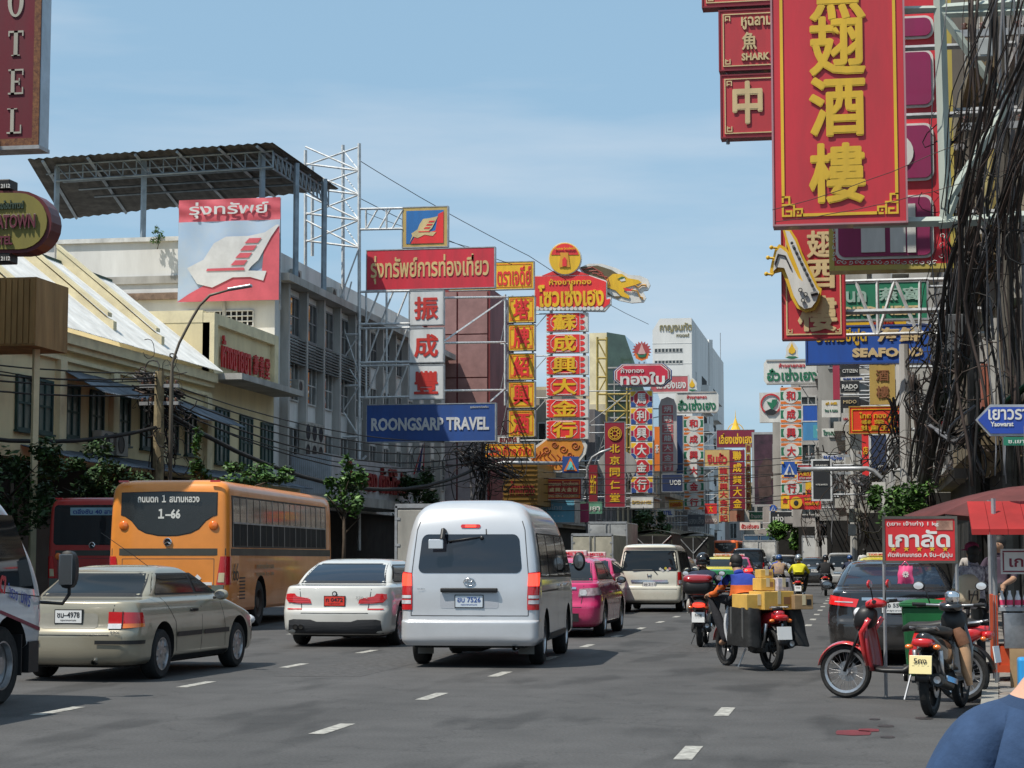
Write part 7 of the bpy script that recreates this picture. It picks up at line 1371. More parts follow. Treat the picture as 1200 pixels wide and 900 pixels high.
# ---------------------------------------------------------------- traffic
G1 = 'vehicles in the street traffic'
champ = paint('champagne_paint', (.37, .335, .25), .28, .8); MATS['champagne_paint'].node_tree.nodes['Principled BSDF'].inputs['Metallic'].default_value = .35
civ, _ = sedan('champagne silver saloon car between the white truck and the orange bus', (-9.38, 22.35, 0), -.045, champ, plt=('ชม–4978', 'กรุงเทพมหานคร'), wr=.305, spokes=7)
text(civ, '990i', (.60, .035, .595), .12, .035, M_chrome, t=.004, name='model_lettering', world=False)
q = MB(); q.tube([(.62, .95, 1.38), (.56, .62, 1.52), (.40, .05, 1.78)], .004, 4); q.build('aerial', M_black, civ)
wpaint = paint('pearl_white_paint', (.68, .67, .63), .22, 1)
sedan('white saloon car with red number plate behind the silver van', (-8.63, 31.7, 0), 0, wpaint, L=4.9, W=1.86, H=1.46, lamp='bmw', plt=('ก 0472', 'กรุงเทพ'), plate_bg=mat('red_plate', (.75, .05, .03), .4, var=.05), plate_z=.76, glass=M_glassb, belt=.97, deck=1.02, wr=.335, wb=2.97, ro=.98, strip=False, hw_roof=.66, trunk=.55, rg=1.25, spokes=10)
van('high-roof silver van with lit brake lights, centre of the picture', (-5.23, 26.1, 0), .05)
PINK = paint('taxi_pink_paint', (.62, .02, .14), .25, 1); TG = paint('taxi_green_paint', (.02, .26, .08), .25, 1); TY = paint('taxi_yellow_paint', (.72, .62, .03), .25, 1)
def taxi(lab, X, Y, m, rz=0, sgn='TAXI-METER', **k):
    T, B = sedan(lab, (X, Y, 0), rz, m, L=4.55, W=1.76, H=1.48, lamp='taxi', plt=('ทร 5186', 'กรุงเทพ'), belt=.96, deck=1.02, wr=.315, wb=2.6, ro=.98, strip=False, hw_roof=.63, trunk=.5, rg=1.15, name='taxi', cat='taxi', **k)
    q = MB(); q.box(-.40, .40, 1.85, 1.98, 1.50, 1.62); o = q.build('roof_sign', mat('roof_sign_white', (.62, .58, .56), .5, coat=.3), T, bevel=.02); text(o, sgn, (0, 1.845, 1.56), .7, .07, RED, t=.004, world=False, bold=.02); return T
t1 = taxi('bright pink taxi with black wing mirror just right of the silver van', -5.66, 36.1, PINK, reds=mat('silvery_lens', (.5, .36, .38), .2, coat=1, var=.3, vs=12))
q = MB(); q.box(-.5, .5, -.02, .0, .3, .45); q.build('bumper_grille', M_black, t1)
taxi('second pink taxi, partly hidden behind the nearer pink taxi', -7.15, 50.5, PINK)
mpv('cream-white boxy people carrier with chrome bar and window stickers', (-5.66, 53, 0), 0, paint('cream_white_paint', (.66, .64, .54), .25, 1), plt=('ฆข 2111', 'กรุงเทพ'))
yg = taxi('yellow and green taxi behind the rider with the red top box', -6.25, 88, TY, reds=M_redlit); 
q = MB(); q.box(-.86, .86, -.03, .12, .3, .9); q.build('lower_panel', TG, yg, bevel=.04)
taxi('pink taxi right of the yellow and green one', -6.1, 96, PINK, reds=M_redlit)
taxi('yellow taxi parked beyond the black saloon', .55, 62, TY)
BLKP = paint('black_paint', (.008, .009, .012), .12, 1); NAVYP = paint('dark_blue_paint', (.02, .025, .035), .2, 1); SILP = paint('silver_paint', (.34, .34, .33), .3, 1)
cam_, _ = sedan('black saloon car parked behind the chestnut sign and green bin', (.43, 27.6, 0), -.01, BLKP, L=4.85, W=1.82, H=1.45, lamp='toy', plt=('ฎอ 5514', 'กรุงเทพ'), plate_z=.80, belt=.98, deck=1.04, wr=.33, wb=2.78, strip=False, hw_roof=.65, trunk=.5, rg=1.2, glass=M_glassb, spokes=10, reds=mat('bright_red_lens', (.85, .02, .02), .15, coat=1, var=0))
sedan('black saloon car in front of the white box truck', (-2.35, 100, 0), 0, BLKP, L=4.7, W=1.78, H=1.46, lamp='toy', plt=('กข 12', 'กรุงเทพ'), strip=False, wr=.31, belt=.96, deck=1.02)
sedan('dark grey saloon car half hidden between the cream carrier and the yellow-green taxi', (-7.2, 75, 0), 0, NAVYP, L=4.7, W=1.74, H=1.46, lamp='toy', plt=('ขค 88', 'กรุงเทพ'), strip=False, wr=.31, belt=.96, deck=1.02)
mpv('dark grey off-road car with pale roof behind the pink taxi', (-6.25, 110, 0), 0, NAVYP, H=1.95, W=1.85, plt=('ศข 45', 'กรุงเทพ'), kind='suv')
mpv('silver pickup-like car parked at the right kerb in the distance', (-.8, 92, 0), 0, SILP, H=1.68, W=1.7, plt=('ฒ 987', 'กรุงเทพ'), kind='suv')
sedan('red car roof showing between the cream carrier and the canvas truck', (-8.6, 92, 0), 0, paint('red_paint', (.5, .03, .03), .2, 1), L=4.4, W=1.7, H=1.5, lamp='toy', plt=('ฮ 1', 'กรุงเทพ'), strip=False, belt=.96, deck=1.02)
BM_ = mat('grey_white_box', (.42, .41, .37), .55, var=.2, vs=1.2, streak=3)
boxtruck('grey-white box truck between the white saloon and the silver van', (-9.75, 45, 0), 0, BM_, 2.0, 2.68)
bt = boxtruck('small cream box truck above the two pink taxis', (-10.05, 74, 0), 0, mat('cream_box', (.46, .43, .34), .6, var=.2), 1.55, 2.32); boxtruck('tall grey box truck behind the small cream one', (-11.5, 90, 0), 0, mat('grey_box', (.36, .37, .37), .6, var=.2), 1.75, 3.05)
boxtruck('dark canvas-covered truck left of the octagon sign base', (-9.95, 95, 0), 0, mat('dark_green_box', (.05, .055, .04), .8), 1.9, 2.6, canvas=True); boxtruck('second canvas-covered truck with crossed rear frame', (-9.25, 110, 0), 0, MATS['dark_green_box'], 1.7, 2.65, canvas=True)
boxtruck('clean white box truck in the right lane far ahead', (-2.6, 125, 0), 0, mat('clean_white_box', (.66, .66, .64), .5, var=.08), 2.15, 2.75)
boxtruck('truck with white cloth over its load beside the grey off-road car', (-6.5, 128, 0), 0, mat('white_cloth', (.6, .59, .56), .9, var=.2, bump=.5, bs=4), 2.1, 2.5); boxtruck('blue-topped truck behind the cloth-covered load', (-7.6, 150, 0), 0, mat('blue_box', (.04, .10, .18), .6), 2.4, 3.1)
ORP = paint('bus_orange_paint', (.80, .27, .035), .35, .5); ob, oB = bus('orange city bus number 1-66 with dark wing-shaped rear window', (-13.82, 38, 0), .075, ORP, None)
rb, _ = bus('dark red city bus with a route 40 board, left of the orange bus', (-19.9, 49, 0), .05, paint('bus_red_paint', (.42, .025, .02), .35, .5), None, rear='40')
fb, _ = bus('distant orange bus at the end of the traffic', (-12.9, 190, 0), 0, paint('far_bus_orange', (.75, .14, .02), .4, .3), None, H=3.3)
# ---- truck cab at the left edge, lettered door
TC = thing('light_truck', 'white light truck cab with Thai lettering on its door at the left edge', 'truck', (-9.49, 13.2, 0), 0, None)
TW = paint('truck_white', (.56, .55, .56), .3, .9)
tab = [(.55, 4.0, 6.55, .90, .1, .2, .02, .1), (.60, 3.98, 6.66, .96, .1, .28, .02, .12), (.95, 3.97, 6.70, .97, .1, .30, .02, .14), (1.22, 3.97, 6.62, .965, .1, .30, .02, .14), (1.45, 3.98, 6.45, .95, .1, .28, .02, .12), (1.75, 4.0, 6.18, .90, .1, .26, .02, .1), (1.98, 4.03, 5.98, .84, .12, .24, .02, .1), (2.10, 4.10, 5.80, .76, .14, .22, .02, .1), (2.15, 4.22, 5.6, .64, .16, .2, .02, .08)]
TB = Body(tab, 4); cab_ = TB.shell(TC, TW, (5.65,), .46, .36, roofcrown=.02, name='cab')
q = MB(); TB.patch(q, [('s', 4.30, 1.30), ('s', 6.22, 1.16), ('s', 5.86, 1.92), ('s', 4.34, 1.94)], off=.006, nu=10, nv=6); q.build('door_window', M_glass, TC, True)
q = MB(); seam(TB, q, [(6.40, 1.12), (6.34, .95)]); seam(TB, q, [(4.26, 2.0), (4.26, .62)]); seam(TB, q, [(4.3, 1.22), (6.36, 1.08)]); q.build('door_seam', M_black, TC)
q = MB(); TB.patch(q, [('s', 4.3, .98), ('s', 5.4, .93), ('s', 5.4, .96), ('s', 4.3, 1.02)], off=.008, nu=6, nv=1); TB.patch(q, [('s', 5.4, .93), ('s', 6.38, .72), ('s', 6.38, .76), ('s', 5.4, .965)], off=.008, nu=8, nv=1); q.build('maroon_stripe', MAR, TC)
q = MB(); q.bbox((.985, 5.05, 1.12), (.03, .18, .07)); q.build('door_handle', M_black, TC, bevel=.01)
text(TC, 'ต', (.985, 5.42, 1.22), .14, .18, RED, r=(0, 1, -.16), u=(0, .16, 1), t=.004, world=False, bold=.03); text(TC, 'ำรวจ', (.985, 5.66, 1.14), .26, .13, signpaint('truck_letter_blue', (.05, .08, .35)), r=(0, 1, -.28), u=(0, .2, 1), t=.004, world=False, bold=.02); text(TC, 'นพร', (.985, 5.98, 1.06), .24, .12, MATS['truck_letter_blue'], r=(0, 1, -.28), u=(0, .2, 1), t=.004, world=False, bold=.02)
q = MB(); q.tube([(.93, 6.42, 1.02), (1.12, 6.62, 1.0), (1.20, 6.60, 1.10), (1.20, 6.60, 1.20)], .02, 6); loft(q, [(6.52, 1.36, .06, .14), (6.55, 1.36, .10, .20), (6.64, 1.36, .10, .20), (6.68, 1.36, .05, .12)]); 
q.v = [(v[0]+(1.19 if i >= 24+0 and v[2] > 1.1 and abs(v[0]) < .5 else 0), v[1], v[2]) for i, v in enumerate(q.v)]; q.build('wing_mirror', [M_black], TC, 50); q = MB(); q.bbox((1.19, 6.515, 1.36), (.15, .01, .32)); q.build('mirror_glass', MATS['mirror_glass_dim'], TC, bevel=.01)
wheel(TC, .80, 5.62, .40, .24, 1, style='plain'); wheel(TC, -.80, 5.62, .40, .24, -1, style='plain'); wheel(TC, .78, 1.5, .40, .28, 1, style='plain'); wheel(TC, -.78, 1.5, .40, .28, -1, style='plain')
q = MB(); q.box(-1.0, 1.0, -.2, 3.85, .85, 2.15); q.build('cargo_body', TW, TC, bevel=.03); q = MB(); q.box(-.45, .45, 0, 6.3, .45, .62); q.build('chassis', M_dark, TC)
q = MB(); q.box(.45, .8, 5.0, 5.1, 2.16, 2.36); q.tube([(.3, 5.2, 2.2), (.8, 5.2, 2.2)], .03, 6); q.build('roof_light', M_wsteel, TC); q = MB(); q.box(.86, .98, 6.1, 6.35, .30, .62); q.box(.7, .95, 5.98, 6.0, .28, .7); q.build('step', M_black, TC)
# ---- motorbikes and riders
def scaled(o, s): o.scale = (s, s, s); return o
OR_ = mat('orange_cloth', (.72, .14, .02), .8, bump=.4, bs=12); 
_n = OR_.node_tree.nodes; _l = OR_.node_tree.links; _b = _n['Principled BSDF']; _s = _b.inputs['Base Color'].links[0].from_socket; _t = _n.new('ShaderNodeTexCoord'); _z = _n.new('ShaderNodeSeparateXYZ'); _l.new(_t.outputs['Object'], _z.inputs[0]); _k = _n.new('ShaderNodeMath'); _k.operation = 'GREATER_THAN'; _k.inputs[1].default_value = 1.205; _l.new(_z.outputs[2], _k.inputs[0])
_x = _n.new('ShaderNodeMixRGB'); _l.new(_k.outputs[0], _x.inputs['Fac']); _l.new(_s, _x.inputs['Color1']); _x.inputs['Color2'].default_value = (.03, .06, .35, 1); _l.new(_x.outputs[0], _b.inputs['Base Color'])
NAVY = mat('navy_cloth', (.02, .028, .06), .85, bump=.5, bs=12); YELC = mat('yellow_cloth', (.62, .58, .02), .8, bump=.4, bs=12); BLKC = mat('black_cloth', (.012, .012, .014), .85, bump=.4, bs=12); DARKT = mat('dark_trousers', (.02, .02, .025), .9, bump=.3); BLUC = mat('blue_vest_cloth', (.03, .06, .35), .8, bump=.3)
HB = mat('black_helmet', (.012, .012, .013), .12, coat=1, var=0); HS = mat('silver_helmet', (.30, .34, .38), .2, .5, .8, var=.05); HBL = mat('blue_helmet', (.03, .08, .22), .2, coat=1, var=0); HW = mat('white_helmet', (.6, .6, .58), .25, coat=1, var=0)
s1 = scooter('black and beige scooter with red top box and lit tail light', (-2.67, 33.55, 0), 0, mat('beige_plastic', (.35, .33, .29), .35, coat=.8), topbox=paint('topbox_red', (.30, .01, .015), .15, 1), ptxt=('3ฮฐ', '1576'), lampm=M_redlit, group='motorbikes')
for s in (-1, 1):
    q = MB(); q.ell((s*.17, -.72, .68), (.05, .16, .12)); q.build('side_cowl', MATS['beige_plastic'], s1, True)
scaled(rider('rider in a navy jacket and black helmet on the scooter with the red top box', (-2.67, 33.5, -.02), 0, NAVY, DARKT, hm=HB), .94)
bk = scooter('delivery motorbike loaded with cardboard boxes and black saddlebags', (-1.52, 26.85, 0), .55, paint('bike_red', (.40, .01, .02), .2, 1), group='motorbikes', shield=mat('silver_shield', (.55, .56, .58), .3, coat=.6), rimm=M_black)
p = scaled(rider('delivery rider in an orange and blue jacket, bareheaded with black hair', (-1.60, 26.98, -.02), .55, OR_, DARKT, head='hair', lean=.10, shoe=SKIN), .94)
Rb = Matrix.Rotation(.55, 4, 'Z'); b0 = Vector((-1.52, 26.85, 0))
def on(x, y, z): return b0+(Rb @ Vector((x, y, z)))
CARD = mat('cardboard', (.66, .40, .085), .8, var=.12, vs=3); CARD2 = mat('brown_cardboard', (.34, .22, .11), .8, var=.15, vs=3); TAPE = mat('packing_tape', (.6, .5, .32), .3, var=0)
for lab, c, d, m, rz in (('long yellow cardboard box across the left of the rack', (-.22, -.50, .90), (.36, .46, .20), CARD, .5), ('largest yellow cardboard box in the middle of the rack', (.02, -.60, .92), (.46, .38, .24), CARD, .62), ('brown cardboard box overhanging the right of the rack', (.36, -.74, .90), (.26, .34, .19), CARD2, .4),
                     ('upright box in the second layer on the left', (-.05, -.52, 1.13), (.2, .26, .16), CARD, .5), ('small box at the very top of the load', (-.02, -.48, 1.27), (.18, .2, .11), CARD, .45), ('white parcel with purple print in the second layer on the right', (.14, -.60, 1.13), (.18, .24, .17), mat('white_parcel', (.5, .46, .52), .5, var=.3, vs=12), .6)):
    P = on(*c); T = thing('cardboard_box' if 'parcel' not in lab else 'parcel', lab, 'box', (P.x, P.y, P.z-d[2]/2), rz, 'boxes on the delivery motorbike'); q = MB(); q.box(-d[0]/2, d[0]/2, -d[1]/2, d[1]/2, 0, d[2]); q.build('box', m, T, bevel=.006); q = MB(); q.box(-.025, .025, -d[1]/2-.003, d[1]/2+.003, d[2]*.3, d[2]+.003); q.build('tape', TAPE, T)
    q = MB(); q.box(d[0]*.15, d[0]*.38, -d[1]/2-.004, -d[1]/2-.001, d[2]*.3, d[2]*.7); q.build('printed_mark', M_black if m is not CARD else mat('print_brown', (.25, .12, .05), .7, var=0), T)
BAG = mat('black_bag_cloth', (.018, .018, .018), .6, var=.4, vs=5, bump=.5, bs=8)
for s, l in ((-1, 'big black saddlebag on the near side of the delivery motorbike'), (1, 'black saddlebag flaring out on the far side of the delivery motorbike')):
    P = on(s*.30, -.45, .30); T = thing('saddlebag', l, 'bag', P, .55, 'saddlebags'); q = MB(); sl = .10 if s > 0 else .02
    def sec(u, v): 
        a = 2*pi*u; c, s_ = cos(a), sin(a); f = 1-.08*sin(v*9+u*6)*.3; return Vector((s*(sl*v*-1+sl)+.12*abs(c)**.5*(1 if c > 0 else -1)*f, .33*abs(s_)**.4*(1 if s_ > 0 else -1)*f*(1-.1*v), .02+.50*v+.012*sin(u*30)))
    q.grid(sec, 36, 8); n_ = len(q.v); q.add([sec(i/36, 1) for i in range(36)], [tuple(range(36))]); q.add([sec(i/36, 0) for i in range(36)], [tuple(range(36))]); q.build('bag', BAG, T, 40); q = MB()
    for y in (-.18, .14): q.box(-.135, .135, y-.02, y+.02, .05, .53)
    q.build('strap', mat('grey_strap', (.09, .09, .09), .7), T)
for i, (lab, X, Y, sh, hm, col, lb2) in enumerate((('rider in a bright yellow shirt and silver helmet', -1.98, 63.2, YELC, HS, BLKP, 'dark scooter under the yellow-shirted rider'), ('rider in black with a black helmet in the right lane', -1.38, 76.6, BLKC, HB, BLKP, 'grey scooter under the rider in black'),
      ('rider in a patterned dark shirt and blue helmet left of the yellow shirt', -2.95, 72, mat('patterned_cloth', (.10, .07, .10), .8, var=.9, vs=14, dirt=(.45, .3, .1)), HBL, BLKP, 'black motorbike under the patterned shirt'), ('rider in blue with a silver-blue helmet beside the patterned shirt', -3.35, 80, BLUC, HS, NAVYP, 'motorbike under the rider in blue'),
      ('rider with black helmet and orange vest farther up the lane', -3.9, 92, mat('olive_cloth', (.12, .14, .05), .8), HB, BLKP, 'motorbike under the orange-vested rider'), ('rider in white with a white helmet between the pink taxi and cream carrier', -7.75, 58, mat('white_cloth_shirt', (.55, .54, .52), .8, bump=.3), HW, BLKP, 'motorbike hidden beside the cream carrier'),
      ('rider with a blue helmet near the parked silver car', -.5, 84, NAVY, HBL, BLKP, 'motorbike beside the parked silver car'))):
    scooter(lb2, (X, Y, 0), 0, col, group='motorbikes', ptxt=('', '') if Y > 70 else ('1กข', '842')); scaled(rider(lab, (X, Y-.05, -.02), 0, sh, DARKT, hm=hm, sub=1, fingers=Y < 65), .94)
scR = paint('scooter_red', (.62, .015, .02), .18, 1)
sA = scooter('red and black scooter with wire-spoked wheels parked across the kerb', (.42, 21.15, 0), pi/2-.33, scR, wire=True, group='motorbikes', mirm=scR, shield=mat('dark_red_panel', (.25, .01, .015), .3, coat=.6)); 
q = MB(); q.tube([(-.215, .30, .85), (-.20, .40, .70), (-.17, .38, .5), (-.12, .36, .36)], .026, 8); q.tube([(.215, .30, .85), (.20, .40, .70), (.17, .38, .5), (.12, .36, .36)], .026, 8); q.build('red_trim', scR, sA, True)
sB = scooter('black scooter with yellow number plate seen from behind at the kerb', (.78, 19.65, 0), -.27, paint('scooter_black', (.010, .009, .009), .15, 1), group='motorbikes', platec=mat('yellow_plate', (.85, .72, .35), .3, coat=.5, var=0), ptxt=('5กง', '3021'), lampm=M_red, rimm=M_black); q = MB(); q.lathe([(.035, 0), (.07, .03), (.075, .10), (.05, .13), (0, .13)], (.02, .27, 1.03), 16); q.build('speedometer', M_chrome, sB, True)
TB2 = thing('tan_bag', 'long tan and brown leg-like shape, built as a bag, beside the black parked scooter', 'bag', (1.00, 19.45, .25)); q = MB(); q.tube([(0, 0, .02), (-.03, 0, .16), (-.04, .02, .32), (-.06, .03, .44)], [.03, .05, .058, .045], 12); q.cur = 1; q.tube([(-.05, .03, .40), (-.09, .04, .50), (-.11, .05, .56)], [.065, .07, .035], 12); q.build('bag', [mat('tan_cloth', (.50, .30, .17), .8, bump=.4, bs=9), mat('brown_cloth', (.16, .07, .035), .8, bump=.3)], TB2, 50)  # unclear leg-like shape, given the form of a hanging bag
# ---------------------------------------------------------------- kerbside: chestnut sign, bin, stall, people
CH = thing('chestnut_sign', 'red chestnut sign with white Thai letters and five yellow stars on thin legs', 'sign', (.6, 21.6, 0)); Yc = 21.6; x0, x1, z0, z1 = rect(1037, 608, 1119, 657, Yc); W_, H_ = x1-x0, z1-z0
pn = wbox(CH, 'panel', signpaint('chestnut_red', (.62, .015, .02)), (x0, x1, Yc, Yc+.02, z0, z1)); FM = mat('dull_steel_frame', (.12, .115, .10), .6, .3, var=.3)
q = MB(); t = .028
q.box(x0-t, x0, Yc-.01, Yc+.03, z0-t, z1+t); q.box(x1, x1+t, Yc-.01, Yc+.03, z0-t, z1+t); q.box(x0, x1, Yc-.01, Yc+.03, z0-t, z0); q.box(x0, x1, Yc-.01, Yc+.03, z1, z1+t); q.build('frame', FM, CH, world=True)
for x in (x0-.014, x1+.014):
    q = MB(); q.bar((x, Yc+.01, 0), (x, Yc+.01, z0-t), .026); q.build('leg', M_steel, CH, world=True)
for s, cx, cy, w, h, b in (('(เยาะ เจ้าเก่า) 1 kg', .40, .12, .74, .13, .02), ('เกาลัด', .49, .47, .88, .42, .03), ('คัดพิเศษเกรด A จีน–ญี่ปุ่น', .5, .87, .92, .15, .02)): text(pn, s, (x0+cx*W_, Yc-.003, z1-cy*H_), w*W_, h*H_, WHT, t=.004, bold=b)
for k in range(5):
    q = MB(); c = (x0+W_*(.12+.185*k), z1-.72*H_); q.prism([(c[0]+(.034 if i % 2 == 0 else .014)*sin(i*pi/5), c[1]+(.034 if i % 2 == 0 else .014)*cos(i*pi/5)) for i in range(10)], Yc-.006, Yc-.001, 'y'); q.build('star', GOLD, pn, world=True)
q = MB(); q.box(x0+.74*W_, x1-.02, Yc-.006, Yc-.001, z1-.27*H_, z1-.02); q.build('faded_patch', mat('faded_patch', (.40, .22, .16), .7, var=.3, vs=9), pn, world=True)
PB = thing('pink_bag', 'small pink plastic bag hanging under the chestnut sign', 'bag', at(1061, 684, 21.55)); q = MB(); c = at(1061, 673, 21.55); q.grid(lambda u, v: c+Vector(((u-.5)*(.17-.03*v)+.006*sin(v*9), -.02-.03*sin(pi*u)*sin(pi*v), -.10+.19*v+.006*sin(u*20))), 12, 10); q.grid(lambda u, v: c+Vector(((u-.5)*(.17-.03*v), .03*sin(pi*u), -.10+.19*v)), 6, 4); q.tube([c+Vector((-.05, 0, .08)), c+Vector((0, 0, .14)), c+Vector((.05, 0, .08))], .006, 5); q.build('bag', mat('pink_plastic', (.75, .08, .22), .35, coat=.3), PB, True, world=True); text(PB, '※', (c.x, c.y-.055, c.z), .07, .07, WHT, t=.002)
GB_ = thing('wheelie_bin', 'dark green wheelie bin with lid between the black car and parked scooters', 'bin', (.74, 24.2, 0)); gm = mat('bin_green', (.012, .13, .04), .4, var=.15)
q = MB(); q.add([(-.22, -.22, .08), (.22, -.22, .08), (.22, .22, .08), (-.22, .22, .08), (-.28, -.27, .90), (.28, -.27, .90), (.28, .27, .90), (-.28, .27, .90)], [(0, 3, 2, 1), (4, 5, 6, 7), (0, 1, 5, 4), (1, 2, 6, 5), (2, 3, 7, 6), (3, 0, 4, 7)]); q.build('body', gm, GB_, bevel=.03)
q = MB(); q.box(-.31, .31, -.30, .30, .90, .94); q.build('lid_rim', gm, GB_, bevel=.01); q = MB(); q.grid(lambda u, v: Vector(((u-.5)*.60, (v-.5)*.58, .945+.05*sin(pi*u)**.5*sin(pi*v)**.5)), 10, 8); q.build('lid', gm, GB_, True); q = MB(); q.tube([(-.12, -.275, .74), (-.12, -.262, .60), (.12, -.262, .60), (.12, -.275, .74)], .014, 6); q.build('moulded_rib', gm, GB_)
for s in (-1, 1): wheel(GB_, s*.24, .2, .1, .05, s, style='plain')
# woman with backpack, vendor and others
def stander(lab, loc, rz, sh, tr, h=1.58, hat=None, hairm=None, skin=SKIN, arm=0, sub=2, grp='people by the stall', skirt=False):
    T = thing('person', lab, 'person', loc, rz, grp); k = h/1.7
    J = {'pelvis': ((0, 0, .95), (.15, .11)), 'belly': ((0, 0, 1.12), (.14, .10)), 'chest': ((0, .01, 1.30), (.165, .115)), 'neckb': ((0, -.01, 1.43), (.08, .07)), 'neck': ((0, 0, 1.49), (.05, .05)), 'head': ((0, .02, 1.58), (.072, .085)), 'crown': ((0, .02, 1.64), (.07, .08))}; E = [('pelvis', 'belly', 0), ('belly', 'chest', 0), ('chest', 'neckb', 0), ('neckb', 'neck', 2), ('neck', 'head', 2), ('head', 'crown', 2)]
    for s, n in ((-1, 'l'), (1, 'r')):
        J.update({n+'sh': ((s*.20, -.01, 1.38), .058), n+'el': ((s*.26, -.02+.1*arm, 1.12+.02*arm), .042), n+'wr': ((s*(.25-.05*arm), .06+.22*arm, .90+.16*arm), .028), n+'hp': ((s*.09, 0, .86), .085), n+'kn': ((s*.10, .02, .48), .06), n+'an': ((s*.11, -.02, .09), .042), n+'to': ((s*.12, .12, .05), .035)})
        E += [('chest', n+'sh', 0), (n+'sh', n+'el', 0), (n+'el', n+'wr', 2), ('pelvis', n+'hp', 1), (n+'hp', n+'kn', 1), (n+'kn', n+'an', 1), (n+'an', n+'to', 3)]; hand(J, E, n+'h', n+'wr', Vector(J[n+'wr'][0])+Vector((0, .02, -.06)), (0, .25, -1), 2, (0, 1, .2), (-s, 0, 0))
    figure(T, J, E, [sh, tr, skin, M_black], sub=sub)
    if hat: q = MB(); q.ell((0, .02, 1.68), (.098, .11, .075), 16, 8); q.lathe([(.09, 0), (.13, -.01), (.13, -.02), (.09, -.015)], (0, .05, 1.655), 18); q.build('cap', hat, T, True)
    q = MB(); q.ell((0, -.015, 1.63), (.09, .10, .10), 14, 9); q.ell((0, -.03, 1.54), (.08, .07, .09), 12, 8); q.build('hair', hairm or MATS['black_hair'], T, True)
    q = MB(); q.ell((0, .105, 1.58), (.012, .02, .018), 8, 6); q.build('nose', skin, T, True); q = MB()
    for s in (-1, 1): q.ell((s*.03, .094, 1.61), (.014, .008, .008), 8, 6)
    q.ell((0, .095, 1.54), (.022, .008, .006), 8, 6); q.build('eyes_and_mouth', M_black, T, True)
    T.scale = (k, k, k); return T
wm = stander('woman in a patterned grey top seen from behind with a cream backpack', (1.31, 24.3, .13), .35, mat('patterned_top', (.38, .36, .38), .8, var=.9, vs=22, dirt=(.05, .03, .08)), mat('black_trousers', (.015, .015, .017), .8), 1.50, hat=mat('pink_red_cap', (.30, .03, .09), .8))
BP = thing('backpack', "cream backpack with dark straps on the patterned-top woman's back", 'backpack', (1.22, 24.08, 1.1), .35); q = MB(); loft(q, [(-.15, .0, .07, .12), (-.13, .0, .115, .17), (-.06, .0, .13, .19), (.03, 0, .12, .18)], 18, 3.4); q.build('bag', mat('cream_canvas', (.52, .42, .30), .8, bump=.3), BP, True); q = MB(); loft(q, [(-.20, -.06, .05, .06), (-.19, -.06, .075, .075), (-.13, -.06, .08, .08)], 14, 3); q.cur = 1; q.box(-.06, .06, -.212, -.20, -.06, -.045); q.box(-.06, -.045, -.212, -.20, -.12, .0); q.box(.045, .06, -.212, -.20, -.12, .0); q.build('front_pocket', [MATS['cream_canvas'], M_cable2], BP, 40)
stander('stall vendor in dark clothes standing under the umbrella', (1.75, 26.2, .13), 2.6, mat('dark_shirt', (.05, .03, .05), .8), DARKT, 1.62, arm=1)
stander('passer-by in a pale top far along the right pavement', (2.35, 44, .13), 0, mat('pale_top', (.45, .42, .40), .8), DARKT, 1.6, sub=1); stander('distant man in white near the far white truck', (.1, 90, .13), 0, mat('white_tee', (.6, .6, .58), .8), DARKT, 1.7, sub=1)
# chestnut stall
ST = thing('chestnut_stall', 'orange-red food stall cart with steel panel and pink bottles under a red awning', 'stall', (1.78, 22.3, .13)); OM = mat('orange_red_cart', (.62, .08, .02), .5, var=.2)
q = MB(); q.box(-.38, .62, -.30, .45, .12, .20); q.box(-.38, -.34, -.30, .45, .2, .95); q.box(-.34, .62, -.28, .45, .2, .40); q.build('cart_body', OM, ST); q = MB(); q.box(-.28, .0, -.34, -.285, .38, .76); q.build('steel_panel', M_alu, ST, bevel=.005)
q = MB(); q.box(-.33, .60, -.30, .45, .78, .82); q.build('shelf', M_steel, ST)
for k in range(6):
    q = MB(); x = -.29+k*.085; q.lathe([(.03, .82), (.034, .84), (.034, .92), (.014, .97), (.014, 1.0), (0, 1.0)], (x, -.24, 0), 10); q.cur = 1; q.lathe([(.036, .845), (.036, .90)], (x, -.24, 0), 10); q.build('bottle', [M_clear, mat('pink_label', (.75, .06, .16), .5, var=0)], ST, True)
for x, y in ((-.36, -.28), (.6, -.28), (-.36, .43), (.6, .43)):
    q = MB(); q.bar((x, y, -.0), (x, y, 2.0), .035); q.build('post', M_steel, ST)
rw = mat('red_awning_cloth', (.33, .014, .013), .7, var=.15)
for k in range(7):
    q = MB(); x = -.62+k*.19; q.add([(x, -.75, 1.66), (x+.185, -.75, 1.66), (x+.185, .1, 1.98), (x, .1, 1.98), (x, -.75, 1.60), (x+.185, -.75, 1.60), (x+.185, .1, 1.96), (x, .1, 1.96)], [(0, 1, 2, 3), (7, 6, 5, 4), (0, 4, 5, 1), (1, 5, 6, 2), (2, 6, 7, 3), (3, 7, 4, 0)]); q.build('awning_panel', rw, ST)
q = MB(); q.box(-.30, .45, -.36, -.34, 1.18, 1.45); o = q.build('menu_board', WHT, ST); q = MB(); q.box(-.28, .43, -.364, -.361, 1.20, 1.215); q.box(-.28, .43, -.364, -.361, 1.415, 1.43); q.box(-.28, -.265, -.364, -.361, 1.22, 1.41); q.build('board_line', MAR, o); text(o, 'เกาลัด', (.02, -.362, 1.32), .46, .13, MAR, t=.004, world=False, bold=.02)
UM = thing('market_umbrella', 'large faded maroon umbrella spread over the pavement stall', 'umbrella', (2.0, 24.2, .13)); mm = mat('faded_maroon_cloth', (.12, .028, .026), .8, var=.2)
